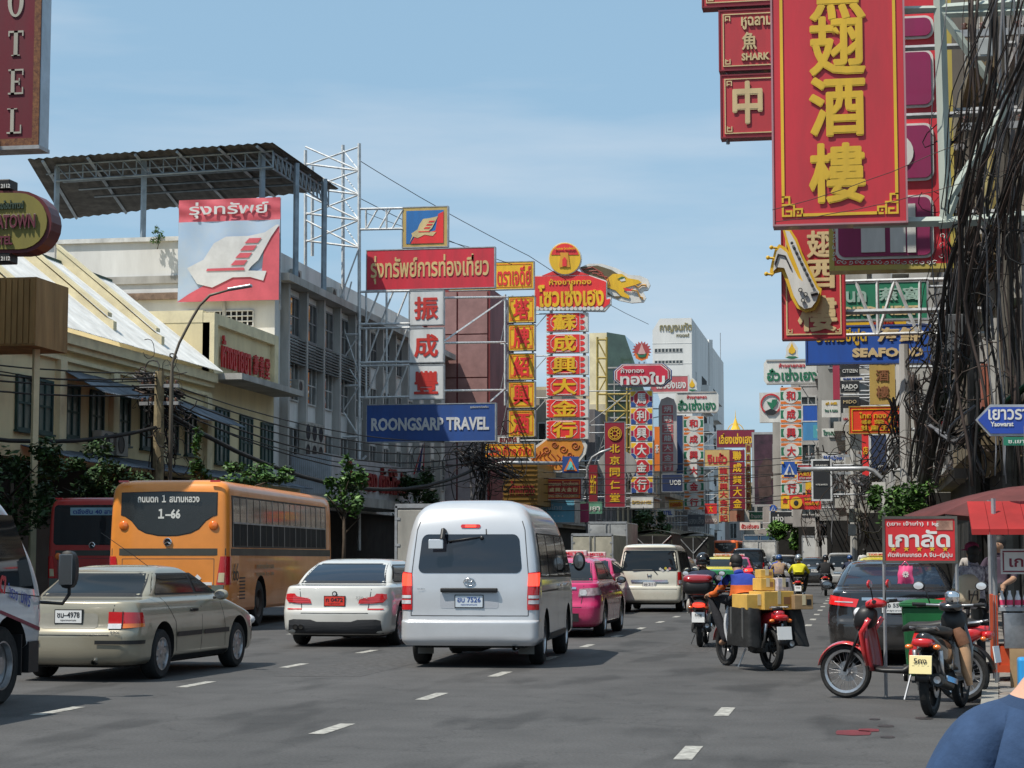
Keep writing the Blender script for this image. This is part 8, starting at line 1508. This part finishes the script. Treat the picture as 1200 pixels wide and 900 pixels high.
for k in range(8):
    a0, a1 = 2*pi*k/8, 2*pi*(k+1)/8; R = 1.5
    q = MB(); q.grid(lambda u, v: Vector(((R*v)*(cos(a0)*(1-u)+cos(a1)*u), (R*v)*(sin(a0)*(1-u)+sin(a1)*u), 2.22-.36*v**1.5-.04*sin(pi*u)*v)), 4, 6); o = q.build('canopy_panel', mm, UM, True); md = o.modifiers.new('s', 'SOLIDIFY'); md.thickness = .008
    q = MB(); q.tube([(0, 0, 2.19), (R*.98*cos(a0), R*.98*sin(a0), 1.84)], .01, 5); q.build('rib', M_steel, UM)
q = MB(); q.tube([(0, 0, 0), (0, 0, 2.3)], .025, 8); q.build('pole', M_steel, UM); q = MB(); q.box(-.25, .25, -.25, .25, 0, .07); q.build('base', M_conc, UM)
JC = thing('jerry_can', 'bright blue plastic jerry can on the pavement beside the concrete pole', 'can', (1.70, 20.7, .15)); jb = mat('can_blue', (.03, .33, .75), .35, coat=.3, var=.08)
for dx in (-.085, .085): q = MB(); q.box(dx-.075, dx+.075, -.11, .11, 0, .33); q.build('half', jb, JC, bevel=.03)
q = MB(); q.box(-.03, .03, -.09, .09, .05, .30); q.build('middle', jb, JC); q = MB(); q.tube([(-.08, 0, .31), (-.05, 0, .37), (.05, 0, .37), (.08, 0, .31)], .018, 8); q.build('handle', jb, JC, True); q = MB(); q.box(-.012, .022, -.1145, -.111, .14, .22); q.build('red_label', RED, JC)
CM = thing('cardboard_flap', 'folded brown cardboard lying behind the blue jerry can', 'cardboard', (1.66, 21.05, .15)); q = MB(); q.bbox((0, 0, .2), (.34, .02, .4), Matrix.Rotation(-.15, 3, 'X')); q.build('sheet', CARD2, CM)
for X, Y, c, l in ((2.15, 26.5, (.04, .22, .42), 'blue plastic stool in the shade behind the stall'), (2.45, 25.2, (.50, .06, .03), 'red plastic stool in the shade behind the stall')):
    T = thing('plastic_stool', l, 'stool', (X, Y, .13)); m = mat('stool_%d' % int(c[2]*100), c, .5); q = MB(); q.box(-.15, .15, -.15, .15, .42, .45); q.build('seat', m, T, bevel=.01)
    for a in (-1, 1):
        for b in (-1, 1): q = MB(); q.bar((a*.17, b*.17, 0), (a*.12, b*.12, .42), .035); q.build('leg', m, T)
# bystander close to the camera: only the shoulder is in the picture
FT = thing('person', 'close bystander in a navy blue T-shirt, only one shoulder showing at the bottom right', 'person', (.318, 2.68, 0), -.05)
J = {'pelvis': ((0, 0, .88), (.16, .12)), 'belly': ((0, 0, 1.04), (.165, .13)), 'chest': ((0, 0, 1.17), (.205, .13)), 'neckb': ((0, -.01, 1.30), (.115, .085)), 'neck': ((.02, .0, 1.39), (.055, .055)), 'head': ((.07, .03, 1.50), (.07, .085)), 'crown': ((.08, .03, 1.57), (.068, .08))}; E = [('pelvis', 'belly', 0), ('belly', 'chest', 0), ('chest', 'neckb', 0), ('neckb', 'neck', 2), ('neck', 'head', 2), ('head', 'crown', 2)]
for s, n in ((-1, 'l'), (1, 'r')):
    J.update({n+'tr': ((s*.115, -.01, 1.282), .044), n+'sh': ((s*.17, -.01, 1.248), .058), n+'md': ((s*.215, -.01, 1.13), .054), n+'el': ((s*.24, -.02, 1.0), .045), n+'wr': ((s*.25, .06, .76), .03), n+'hp': ((s*.1, 0, .78), .09), n+'kn': ((s*.11, .02, .44), .06), n+'an': ((s*.11, -.02, .09), .042), n+'to': ((s*.12, .12, .05), .035)})
    E += [('neckb', n+'tr', 0), (n+'tr', n+'sh', 0), (n+'sh', n+'md', 0), (n+'md', n+'el', 2), (n+'el', n+'wr', 2), ('pelvis', n+'hp', 1), (n+'hp', n+'kn', 1), (n+'kn', n+'an', 1), (n+'an', n+'to', 3)]; hand(J, E, n+'h', n+'wr', Vector(J[n+'wr'][0])+Vector((0, .02, -.06)), (0, .25, -1), 2, (0, 1, .2), (-s, 0, 0))
TS = mat('navy_tee_cloth', (.024, .058, .135), .9, var=.15, vs=14, bump=.12, bs=60); _n = TS.node_tree.nodes; _l = TS.node_tree.links; _b = _n['Principled BSDF']; _s = _b.inputs['Base Color'].links[0].from_socket; _t = _n.new('ShaderNodeTexCoord'); _m = _n.new('ShaderNodeMapping'); _m.inputs['Location'].default_value = (0, 0, -1.43); _l.new(_t.outputs['Object'], _m.inputs[0]); _v = _n.new('ShaderNodeVectorMath'); _v.operation = 'LENGTH'; _l.new(_m.outputs[0], _v.inputs[0])
for _a, _c in ((.186, (.016, .04, .095, 1)), (.170, (.58, .33, .23, 1))):
    _k = _n.new('ShaderNodeMath'); _k.operation = 'LESS_THAN'; _k.inputs[1].default_value = _a; _l.new(_v.outputs['Value'], _k.inputs[0]); _x = _n.new('ShaderNodeMixRGB'); _l.new(_k.outputs[0], _x.inputs['Fac']); _l.new(_s, _x.inputs['Color1']); _x.inputs['Color2'].default_value = _c; _s = _x.outputs[0]
_l.new(_s, _b.inputs['Base Color'])
fb_ = figure(FT, J, E, [TS, mat('jeans', (.05, .06, .1), .8), SKIN2, M_black], sub=3)
from mathutils import noise as mn
for v in fb_.data.vertices:
    if v.co.z > .7: v.co += v.normal*(.009*sin(20*(v.co.x*.6+v.co.z)+4*mn.noise(v.co*5))*max(0, mn.noise(v.co*5+Vector((3, 1, 2)))+.25)+.003*mn.noise(v.co*6))
q = MB(); q.ell((.085, .0, 1.56), (.09, .11, .11), 14, 10); q.build('hair', MATS['black_hair'], FT, True)
# ---------------------------------------------------------------- poles, lamps, cables
def pole(lab, x, y, h, w=.26, m=M_conc, cross=(), name='utility_pole', z=.13, grp='utility poles'):
    T = thing(name, lab, 'utility pole', (x, y, z), 0, grp); q = MB(); q.tube([(0, 0, 0), (0, 0, h)], [w*.6, w*.4], 8); q.build('pole', m, T)
    for zz in cross: q = MB(); q.box(-.7, .7, -.06, .06, zz-.06, zz+.06); q.build('cross_arm', M_steel, T); 
    for zz in cross:
        for k in (-.6, -.3, .3, .6): q = MB(); q.lathe([(.03, zz+.06), (.06, zz+.10), (.03, zz+.13), (.06, zz+.17), (0, zz+.2)], (k, 0, 0), 8); q.build('insulator', mat('brown_porcelain', (.12, .05, .03), .3, coat=.6), T, True)
    return T
PX = at(186, 500, 64).x; pole('weathered concrete pole wrapped in cables behind the orange bus', PX, 64, 7.7, .42, mat('weathered_pole', (.26, .21, .12), .9, var=.3, vs=2, bump=.5), (7.2, 6.6))
SL = thing('street_lamp', 'curved-arm street lamp rising over the pharmacy building', 'street lamp', (at(201, 450, 63.4).x, 63.4, .13)); q = MB(); q.tube([Vector((at(201, 450, 63.4).x, 63.4, .13))]+[at(a, b, 63.4) for a, b in ((201, 450), (202, 425), (210, 402), (224, 375), (234, 358), (246, 346), (268, 340))], [.075]*2+[.05]*5+[.035], 8); q.build('post', mat('dull_lamp_post', (.16, .14, .11), .6, .3), SL, True, world=True); c = at(281, 337, 63.4); q = MB(); q.bbox(c, (.85, .22, .10), Matrix.Rotation(-.14, 3, 'Y')); q.build('lamp_head', M_alu, SL, world=True, bevel=.03)
SL2 = thing('street_lamp', 'street lamp with curved arm beside the maroon vertical sign', 'street lamp', (at(688, 560, 136).x, 136, .13)); q = MB(); q.tube([Vector((at(688, 560, 136).x, 136, .13)), at(688, 548, 136), at(694, 536, 136), at(704, 530, 136), at(716, 526, 136)], .09, 8); q.build('post', M_steel, SL2, True, world=True); c = at(713, 514.5, 136); 
RP = [pole('short concrete post right of the stall, just behind the blue can', 1.78, 21.4, 2.75, .17, mat('pale_pole', (.30, .26, .18), .85, var=.2, vs=3, bump=.3)), pole('dark pole tangled in cables past the stall umbrella', 2.45, 33.5, 11, .24, mat('dark_pole', (.10, .09, .075), .85, var=.3), cross=(10.2, 8.6)), pole('slim concrete pole in front of the restaurant signs', at(1061, 500, 46).x, 46, at(1061, 410, 46).z, .28), pole('distant pole hung with boxes by the hotel signs', at(1000, 560, 92).x, 92, at(1000, 530, 92).z, .34, cross=(6.0, 5.2)), pole('distant pole left of the black poster', at(958, 580, 120).x, 120, 8.0, .34, cross=(7.4,)), pole('second cable pole beyond the stall', 2.3, 41, 10.5, .24, MATS['dark_pole'], cross=(9.8,))]  # the two poles past the stall get a darker concrete colour
pole('dark pole wrapped in loose cable behind the blue travel sign', at(566, 560, 104).x, 104, 8.2, .3, M_cable2, (7.6, 7.0)); T = pole('thin blue-grey metal pole at the right edge', 2.0, 22.2, 3.4, .13, BS, grp=None)
rnd = random.Random(11)
def cable(p, q_, sag, r=.02, n=12, wob=0):
    p = Vector(p); q_ = Vector(q_); P = []
    for i in range(n+1):
        t = i/n; v = p.lerp(q_, t); v.z -= sag*4*t*(1-t); v += Vector((rnd.uniform(-1, 1), rnd.uniform(-1, 1), rnd.uniform(-1, 1)))*wob*(0 if i in (0, n) else 1); P.append(v)
    return P
ORD = 'first second third fourth fifth sixth seventh eighth ninth tenth eleventh twelfth thirteenth fourteenth'.split()
def cables(lab, lst, m, name='overhead_cable', grp='overhead cables'):
    for i, (a, b, s, r) in enumerate(lst):
        q = MB(); q.tube(cable(a, b, s, r, wob=.01), r, 5); o = q.build(name, m if not isinstance(m, list) else m[i % len(m)], None, True); tag(o, lab.replace('#', ORD[i]), 'cable', grp)
NO = at(186, 450, 64)
cables('# black cable from the top, left edge to the weathered pole', [((at(-30, y0, 55)), at(186, y1, 64), s, r) for y0, y1, s, r in ((425, 437, .1, .025), (436, 442, .15, .03), (444, 452, .1, .03), (456, 462, .12, .03), (512, 500, .3, .07), (430, 446, .2, .02))], M_cable)
cables('# black cable from the weathered pole to the dark pole by the van', [(at(186, y0, 64), at(566, y1, 104), s, r) for y0, y1, s, r in ((452, 520, .9, .03), (458, 524, 1.1, .03), (464, 530, 1.3, .035), (470, 536, 1.5, .03), (478, 545, 2.0, .09), (446, 515, .8, .025), (474, 538, 1.2, .025), (484, 556, 1.6, .04))], M_cable)
cables('# cable from the dark pole on towards the maroon banner', [(at(566, y0, 104), at(690, y1, 136), s, r) for y0, y1, s, r in ((522, 562, .5, .03), (530, 566, .6, .04), (540, 571, .4, .03), (536, 580, .7, .03))], M_cable)
cables('# thin cable crossing the street at low sign height', [(at(600, y0, 118), at(1060, y1, 100), s, .022) for y0, y1, s in ((552, 528, .5), (566, 536, .6), (560, 545, .3), (598, 570, .4), (586, 566, .5), (575, 548, .7), (540, 520, .6))], M_cable)
cables('# thin wire slanting across the sky from the lattice tower', [(at(421, 188, 97), at(620, 300, 110), .15, .02), (at(421, 232, 97), at(600, 310, 112), .2, .02), (at(620, 300, 110), at(760, 380, 150), .2, .02), (at(430, 250, 97), at(560, 292, 97.5), .1, .015)], M_cable)
cables('# thin wire hanging in front of the huge red sign', [(at(905, 246, 29.6), at(1190, 135, 29), .12, .006), (at(908, 260, 29.6), at(1190, 195, 29), .1, .006)], M_cable2)
cables('# wire strung between the right-hand poles', [(Vector((2.45, 33.5, z0)), at(1061, y, 46), .3, .02) for z0, y in ((8, 430), (8.3, 425), (7.2, 450), (6.6, 470), (6.0, 480))]+[(at(1061, y, 46), at(1000, y2, 92), .6, .025) for y, y2 in ((440, 540), (455, 545), (470, 552), (485, 560), (500, 566), (515, 575))]+[(at(1000, y, 92), at(958, y2, 120), .3, .03) for y, y2 in ((545, 570), (560, 580), (572, 590))], [M_cable, M_cable2])
# thick hanging bundles beside the shophouse: far too many strands to count
def tangle(lab, paths, n, spread, rs, ms, loops=0, lc=None, lr=.25, wob=.4):
    q = MB(); CL = [Vector((rnd.gauss(0, 1), rnd.gauss(0, .8), rnd.gauss(0, .5)))*spread for _ in range(7)]
    for i in range(n):
        P = rnd.choice(paths); o = rnd.choice(CL)+Vector((rnd.gauss(0, 1), rnd.gauss(0, 1), rnd.gauss(0, .6)))*spread*.28; w1, w2 = rnd.uniform(0, 6), rnd.uniform(0, 6); q.cur = rnd.choice((0, 0, 0, 1, 1, 2)); k = len(P); V = []
        for j in range(k*5-4):
            a = min(k-2, j//5); t = (j-a*5)/5; v = P[a].lerp(P[a+1], t); V.append(v+o*(1+wob*sin(j*.4+w1))+Vector((wob*spread*sin(j*.9+w2), wob*spread*cos(j*1.1+w1), 0)))
        q.tube(V, rnd.choice(rs), 5)
    for i in range(loops):
        c = Vector(rnd.choice(lc))+Vector((rnd.gauss(0, lr*.9), rnd.gauss(0, lr), rnd.gauss(0, lr*1.4))); r = rnd.uniform(.3, 1.2)*lr; ax = Vector((rnd.gauss(0, .5), rnd.gauss(0, 1), rnd.gauss(0, .3))).normalized(); u = ax.orthogonal().normalized(); w = ax.cross(u); q.cur = rnd.choice((0, 0, 1)); a0 = rnd.uniform(0, 6); L_ = rnd.uniform(3, 6.5)
        q.tube([c+u*r*cos(a0+L_*j/10)*(1+.2*sin(j))+w*r*1.3*sin(a0+L_*j/10) for j in range(11)], rnd.choice(rs)*.7, 4)
    o = q.build('cable_tangle', ms, None, True, fix=False); tag(o, lab, 'cables'); o['kind'] = 'stuff'; return o
def A(px, py, Y): return at(px, py, Y)
CMs = [M_cable, M_cable2, M_cable3]
tangle('dense mass of black and brown cables hanging at the upper right edge', [[A(1215, -20, 27), A(1180, 90, 28), A(1150, 230, 30), A(1150, 340, 31), A(1165, 470, 31)], [A(1195, -30, 28), A(1190, 120, 28), A(1170, 240, 29), A(1175, 420, 30), A(1180, 560, 30)], [A(1150, -30, 30), A(1145, 100, 30), A(1130, 260, 31), A(1140, 400, 31)], [A(1220, 60, 26), A(1165, 200, 28), A(1125, 330, 31), A(1105, 450, 33), A(1080, 560, 38)], [A(1195, 200, 28), A(1185, 330, 29), A(1200, 470, 29)], [A(1220, 120, 25), A(1188, 180, 27), A(1172, 300, 30)]], 80, .24, (.006, .009, .013, .024), CMs, 45, [A(1130, 150, 31), A(1140, 230, 31), A(1160, 250, 30), A(1120, 420, 33), A(1170, 300, 30), A(1180, 380, 30), A(1150, 430, 31), A(1190, 250, 29)], .30, .14)
tangle('thick slanting bundle of dark cables beside the vertical grey box', [[A(1130, 300, 34), A(1118, 400, 36), A(1100, 470, 38), A(1082, 560, 42)], [A(1125, 330, 35), A(1112, 430, 37), A(1092, 520, 40)]], 60, .07, (.015, .02, .035), CMs, 30, [A(1090, 500, 38), A(1110, 430, 36)], .25)
tangle('nest of loose cables round the poles below the orange-red sign', [[A(1045, 470, 47), A(1058, 520, 47), A(1065, 590, 47)], [A(1075, 440, 44), A(1085, 520, 44), A(1095, 600, 44)], [A(1160, 480, 32), A(1130, 520, 34), A(1100, 500, 38)], [A(1150, 560, 32), A(1140, 500, 33), A(1110, 520, 36)]], 45, .15, (.008, .014, .026), CMs, 60, [A(1060, 530, 46), A(1085, 480, 42), A(1080, 560, 44), A(1130, 530, 34), A(1100, 460, 38)], .32)
tangle('knot of black cables and coils wrapped round the weathered pole on the left', [[A(165, 440, 64.5), A(186, 450, 64.5), A(215, 465, 64.5)], [A(160, 455, 64.5), A(190, 462, 64.4), A(212, 480, 64.4)], [A(180, 440, 64.4), A(184, 500, 64.4), A(190, 560, 64.4)], [A(175, 470, 64.5), A(200, 500, 64.4), A(205, 535, 64.4)]], 50, .16, (.012, .02, .035), CMs, 55, [A(178, 452, 64.4), A(200, 458, 64.4), A(196, 500, 64.4), A(186, 475, 64.4), A(204, 520, 64.5)], .36)
tangle('knot of black cables above the van behind the blue travel sign', [[A(545, 530, 103), A(566, 545, 103.5), A(600, 560, 104)], [A(566, 520, 103.5), A(567, 560, 103.5), A(560, 600, 103.5)]], 35, .3, (.025, .04), CMs, 40, [A(556, 530, 103), A(572, 545, 103), A(590, 555, 104), A(565, 560, 103)], .9)
tangle('far tangle of cables around the distant poles on the right', [[A(990, 560, 92), A(1000, 580, 92), A(1003, 640, 92)], [A(945, 590, 118), A(958, 600, 118), A(960, 640, 118)], [A(1030, 550, 60), A(1015, 570, 70), A(1000, 560, 90)]], 50, .24, (.018, .03), CMs, 70, [A(1000, 590, 91), A(958, 600, 118), A(975, 570, 100), A(1020, 560, 66)], .6)
for l, R, Y, m in (('grey transformer-like metal box strapped among the cables on the right', (1109, 368, 1133, 412), 33, mat('grey_box_metal', (.12, .125, .13), .5, .2, var=.1)), ('pale meter box on the distant pole by the hotel signs', (995, 596, 1008, 612), 91, mat('meter_box', (.32, .31, .25), .6)), ('second pale meter box lower on the distant pole', (994, 614, 1004, 628), 91, mat('meter_box2', (.36, .35, .32), .6)), ('small speaker-shaped lamp hanging above the cables at top right', (1146, 44, 1163, 66), 29.5, mat('floodlight_grey', (.33, .34, .33), .5))):
    x0, x1, z0, z1 = rect(*R, Y); T = thing('junction_box', l, 'box', ((x0+x1)/2, Y, z0)); q = MB(); q.box(x0, x1, Y, Y+.25, z0, z1); q.build('housing', m, T, world=True, bevel=.01); q = MB(); q.box(x0+.03, x1-.03, Y-.012, Y-.001, z0+.03, z1-.03); q.build('door', m, T, world=True); q = MB(); q.bar(((x0+x1)/2, Y+.25, z0), ((x0+x1)/2, Y+.5, z0+.1), .04); q.build('mount', M_steel, T, world=True)
# air conditioners
def aircon(lab, loc, ry_, n=1, w=.9, h=.65, side=1):
    T = thing('air_conditioner', lab, 'air conditioner', loc, ry_, 'air conditioners on the walls'); q = MB(); q.box(-w/2, w/2, 0, .34, 0, h); q.build('casing', mat('aircon_casing', (.38, .36, .32), .6, var=.2), T, bevel=.02); q = MB()
    for k in range(n): q.lathe([(h/n*.40, -.012), (h/n*.34, -.02), (h/n*.34, -.004)], (-w*.12, 0, h*(k+.5)/n), 16, 'y'); q.lathe([(h/n*.34, -.006), (0, -.006)], (-w*.12, 0, h*(k+.5)/n), 16, 'y')
    q.build('fan_grille', M_black, T); q = MB(); q.box(-w/2, -w/2+.04, .34, .5, -.04, .0); q.box(w/2-.04, w/2, .34, .5, -.04, 0); q.build('bracket', M_steel, T); return T
for i, (y, z) in enumerate(((89.0, 5.9), (90.1, 5.9), (91.2, 5.9))): aircon('tall twin-fan condenser on the office block wall, '+['nearest of the three', 'middle of the three', 'farthest of the three'][i], (-25.5, y, z), pi/2, 2, 1.0, 1.9)
aircon('single condenser high on the office block beside the pharmacy', (-25.45, 87.5, 9.0), pi/2); aircon('condenser under the row house windows, left one of two', (-25.5, 64.0, 5.0), pi/2, 1, 1.1, .8); aircon('condenser under the row house windows, right one of two', (-25.5, 65.4, 5.0), pi/2, 1, 1.1, .8); aircon('condenser on the office block parapet, nearer one', (-26.2, 89.5, 14.45), pi/2); aircon('condenser on the office block parapet, farther one', (-26.2, 96, 14.45), pi/2)
# flags
for l, px, py, Y, h in (('drooping Thai flag on the cream pharmacy wall', 283, 462, 82, 42), ('drooping Thai flag near the white fascia, behind the blue travel sign', 488, 520, 105, 34)):
    c = at(px, py, Y); s = h*Y/F_PX; T = thing('flag', l, 'flag', c); q = MB(); q.tube([c+Vector((-1.0, .0, -s*1.1)), c+Vector((.05, 0, .4))], .03, 5); q.build('staff', M_steel, T, world=True)
    for k, (m, a, b) in enumerate(((RED, 0, .17), (WHT, .17, .34), (signpaint('flag_blue', (.02, .025, .14)), .34, .66), (WHT, .66, .83), (RED, .83, 1))):
        q = MB(); q.grid(lambda u, v: c+Vector((-.5*(a+(b-a)*u)*(.3+v)+.45, .08*sin(u*2+k*1.7), -s*v-.25*(a+(b-a)*u)+.1)), 3, 8); q.build('stripe', m, T, True, world=True)
# greenery
LD = [M_leaf[0], M_leaf[0], M_leaf[1]]; LMi = [M_leaf[1], M_leaf[1], M_leaf[2]]
P = lambda px, Y: at(px, 600, Y).x
tree('dark shady tree at the left edge behind the truck cab', (P(12, 50), 50, .13), 5.6, (1.7, 1.6, 1.3), 3000, LD, 1, .17, 'roadside trees', cz=3.35); tree('dark tree between the red bus and the orange bus', (P(115, 56), 56, .13), 5.4, (1.5, 1.4, 1.0), 2800, LD, 2, .17, 'roadside trees', cz=3.75)
tree('bright leafy tree over the far end of the orange bus', (P(402, 72), 72, .13), 5.6, (.85, .9, 1.15), 1500, LMi, 3, .2, 'roadside trees', cz=3.9); tree('slim sapling with bright leaves above the orange bus roof, left of the others', (P(234, 60), 60, .13), 5, (.35, .35, 1.0), 700, LMi, 4, .15, 'roadside trees', cz=4.4, trunk=.05); tree('low bright shrub showing over the orange bus roof', (P(292, 62), 62, .13), 4.6, (1.3, .8, .5), 1700, LMi, 5, .15, 'roadside trees', cz=4.0)
tree('dark creeper-covered tree right of the red-lettered fascia', (P(487, 100), 100, .13), 6, (1.3, 1.2, 1.7), 2200, LD, 6, .25, 'roadside trees', cz=4.4); tree('round bright green tree left of the white box truck', (P(931, 150), 150, .13), 4.6, (1.8, 1.4, 1.15), 3200, [M_leaf[2], M_leaf[2], M_leaf[2]], 7, .3, 'roadside trees', cz=3.2); tree('second bright green tree just right of the round one', (P(950, 146), 146, .13), 4.1, (1.4, 1.2, 1.0), 2400, [M_leaf[1], M_leaf[2], M_leaf[2]], 8, .3, 'roadside trees', cz=2.9)
tree('bushy green tree beside the restaurant poles, above the chestnut sign', (P(1062, 43), 43, .13), 3.8, (.75, .7, .8), 2600, LMi, 9, .12, 'roadside trees', cz=2.55); tree('dark tree behind the distant grey trucks', (P(757, 125), 125, .13), 5, (1.4, 1.3, 1.6), 1500, LD, 10, .3, 'roadside trees', cz=3.4); tree('small weed growing from the office block wall', (at(185, 262, 84.5).x, 84.5, at(185, 292, 84.5).z), 1.2, (.35, .3, .55), 220, LMi, 12, .12, None, name='wall_weed', cz=.6, cat='plant', trunk=.02)
# ---------------------------------------------------------------- more of the crowded far street
for i, (l, R, Y, m, tx, side) in enumerate((
 ('small red vertical sign with gold characters above the grey trucks', (690, 545, 700, 590), 139, DRED, [('金行', .5, .5, .7, .5, GOLD)], -21),
 ('pale green shop sign with white Thai letters behind the grey trucks', (676, 588, 706, 602), 137, signpaint('pale_green_board', (.12, .30, .2)), [('ร้านยา', .5, .5, .8, .6, WHT)], None),
 ('magenta awning sign beside the blue bank sign', (674, 590, 690, 612), 128, signpaint('awning_magenta', (.35, .03, .1)), [], None),
 ('narrow orange sign between the arched sign and the navy board', (767, 500, 773, 552), 160, ORG, [('茶', .5, .5, .7, .2, WHT)], None),
 ('small yellow sign low on the left beyond the octagons', (784, 586, 800, 596), 182, YEL, [('ทองคำ', .5, .5, .8, .6, RED)], None),
 ('white light-box with a blue word low beyond the octagons', (770, 596, 790, 606), 176, WHT, [('HOTEL', .5, .5, .8, .5, BLUE2)], None),
 ('red awning sign low beside the left green and white stack', (826, 590, 840, 602), 205, BRED, [('大', .5, .5, .3, .7, YEL)], None),
 ('green sign with white letters over the far orange bus', (878, 600, 902, 609), 215, GRN, [('ร้านอาหาร', .5, .5, .85, .6, WHT)], None),
 ('yellow vertical sign right of the purple billboard', (944, 560, 951, 596), 140, YEL, [('酒', .5, .5, .7, .25, RED)], None),
 ('small blue sign low on the right above the white box truck', (968, 590, 984, 600), 118, BLUE2, [('โทร', .5, .5, .6, .6, WHT)], None),
 ('red vertical sign hanging from the pale shophouse at right', (1010, 480, 1018, 560), 88, BRED, [('金', .5, .3, .7, .12, YEL), ('店', .5, .6, .7, .12, YEL)], .6),
 ('pinkish cloth banner hanging among the right-hand cables', (1089, 460, 1098, 500), 43, signpaint('pinkish_cloth', (.55, .22, .2)), [], None),
 ('narrow red banner half hidden behind the right-hand cables', (1101, 474, 1108, 505), 40, BRED, [], None),
 ('white air-vent panel on the shaded wall behind the green tree', (1022, 565, 1038, 595), 56, WHT, [], None))):
    sign('street_sign_board', l, R, Y, m, tx, th=.15, fr=None, xf=side)
GA = thing('green_awning', 'dark green folded awning on the shaded shophouse behind the stall', 'awning', (2.6, 34, 4)); sheet_roof(GA, (3.05, 32, 4.6), EY, (-1.1, 0, -.9), 9, 1, mat('green_awning_sheet', (.03, .10, .05), .7, var=.2), 8, 'awning_sheet')
for i, (y, z) in enumerate(((33.2, 6.2), (36.4, 6.1), (39.5, 6.4), (45, 7.0), (50, 6.6))): aircon('condenser on the right-hand shophouses, '+['nearest', 'second nearest', 'middle', 'fourth', 'farthest'][i]+' of five', (2.75, y, z), -pi/2)
for i, (y, z, c) in enumerate(((34.5, 8.2, (.30, .26, .18)), (43.5, 9.4, (.45, .36, .12)), (48, 5.2, (.35, .12, .08)))):
    T = thing('wall_panel', ['beige panel on the first shaded shophouse wall', 'yellow panel on the second shophouse wall', 'rust red panel low on the second shophouse wall'][i], 'panel', (2.9, y, z)); q = MB(); q.box(2.82, 2.98, y-1, y+1, z-.8, z+.8); q.build('board', mat('wall_panel_%d' % i, c, .8, var=.25), T, world=True)
TM = [MATS['taxi_yellow_paint'], MATS['taxi_pink_paint'], SILP, BLKP, wpaint]
for i, (X, Y, m, l) in enumerate(((-11.2, 108, 4, 'white car roof between the two grey box trucks'), (-9.4, 132, 1, 'pink car far up the left lane beyond the canvas trucks'), (-4.6, 118, 2, 'silver car ahead of the dark off-road car'), (-4.3, 142, 4, 'white car far up the middle lane'), (-8.9, 165, 0, 'yellow car in front of the distant orange bus'), (-5.8, 175, 3, 'dark car far up the middle lane'))):
    mpv(l, (X, Y, 0), 0, TM[m], H=1.6, W=1.7, plt=('กก', '1'), kind='x')
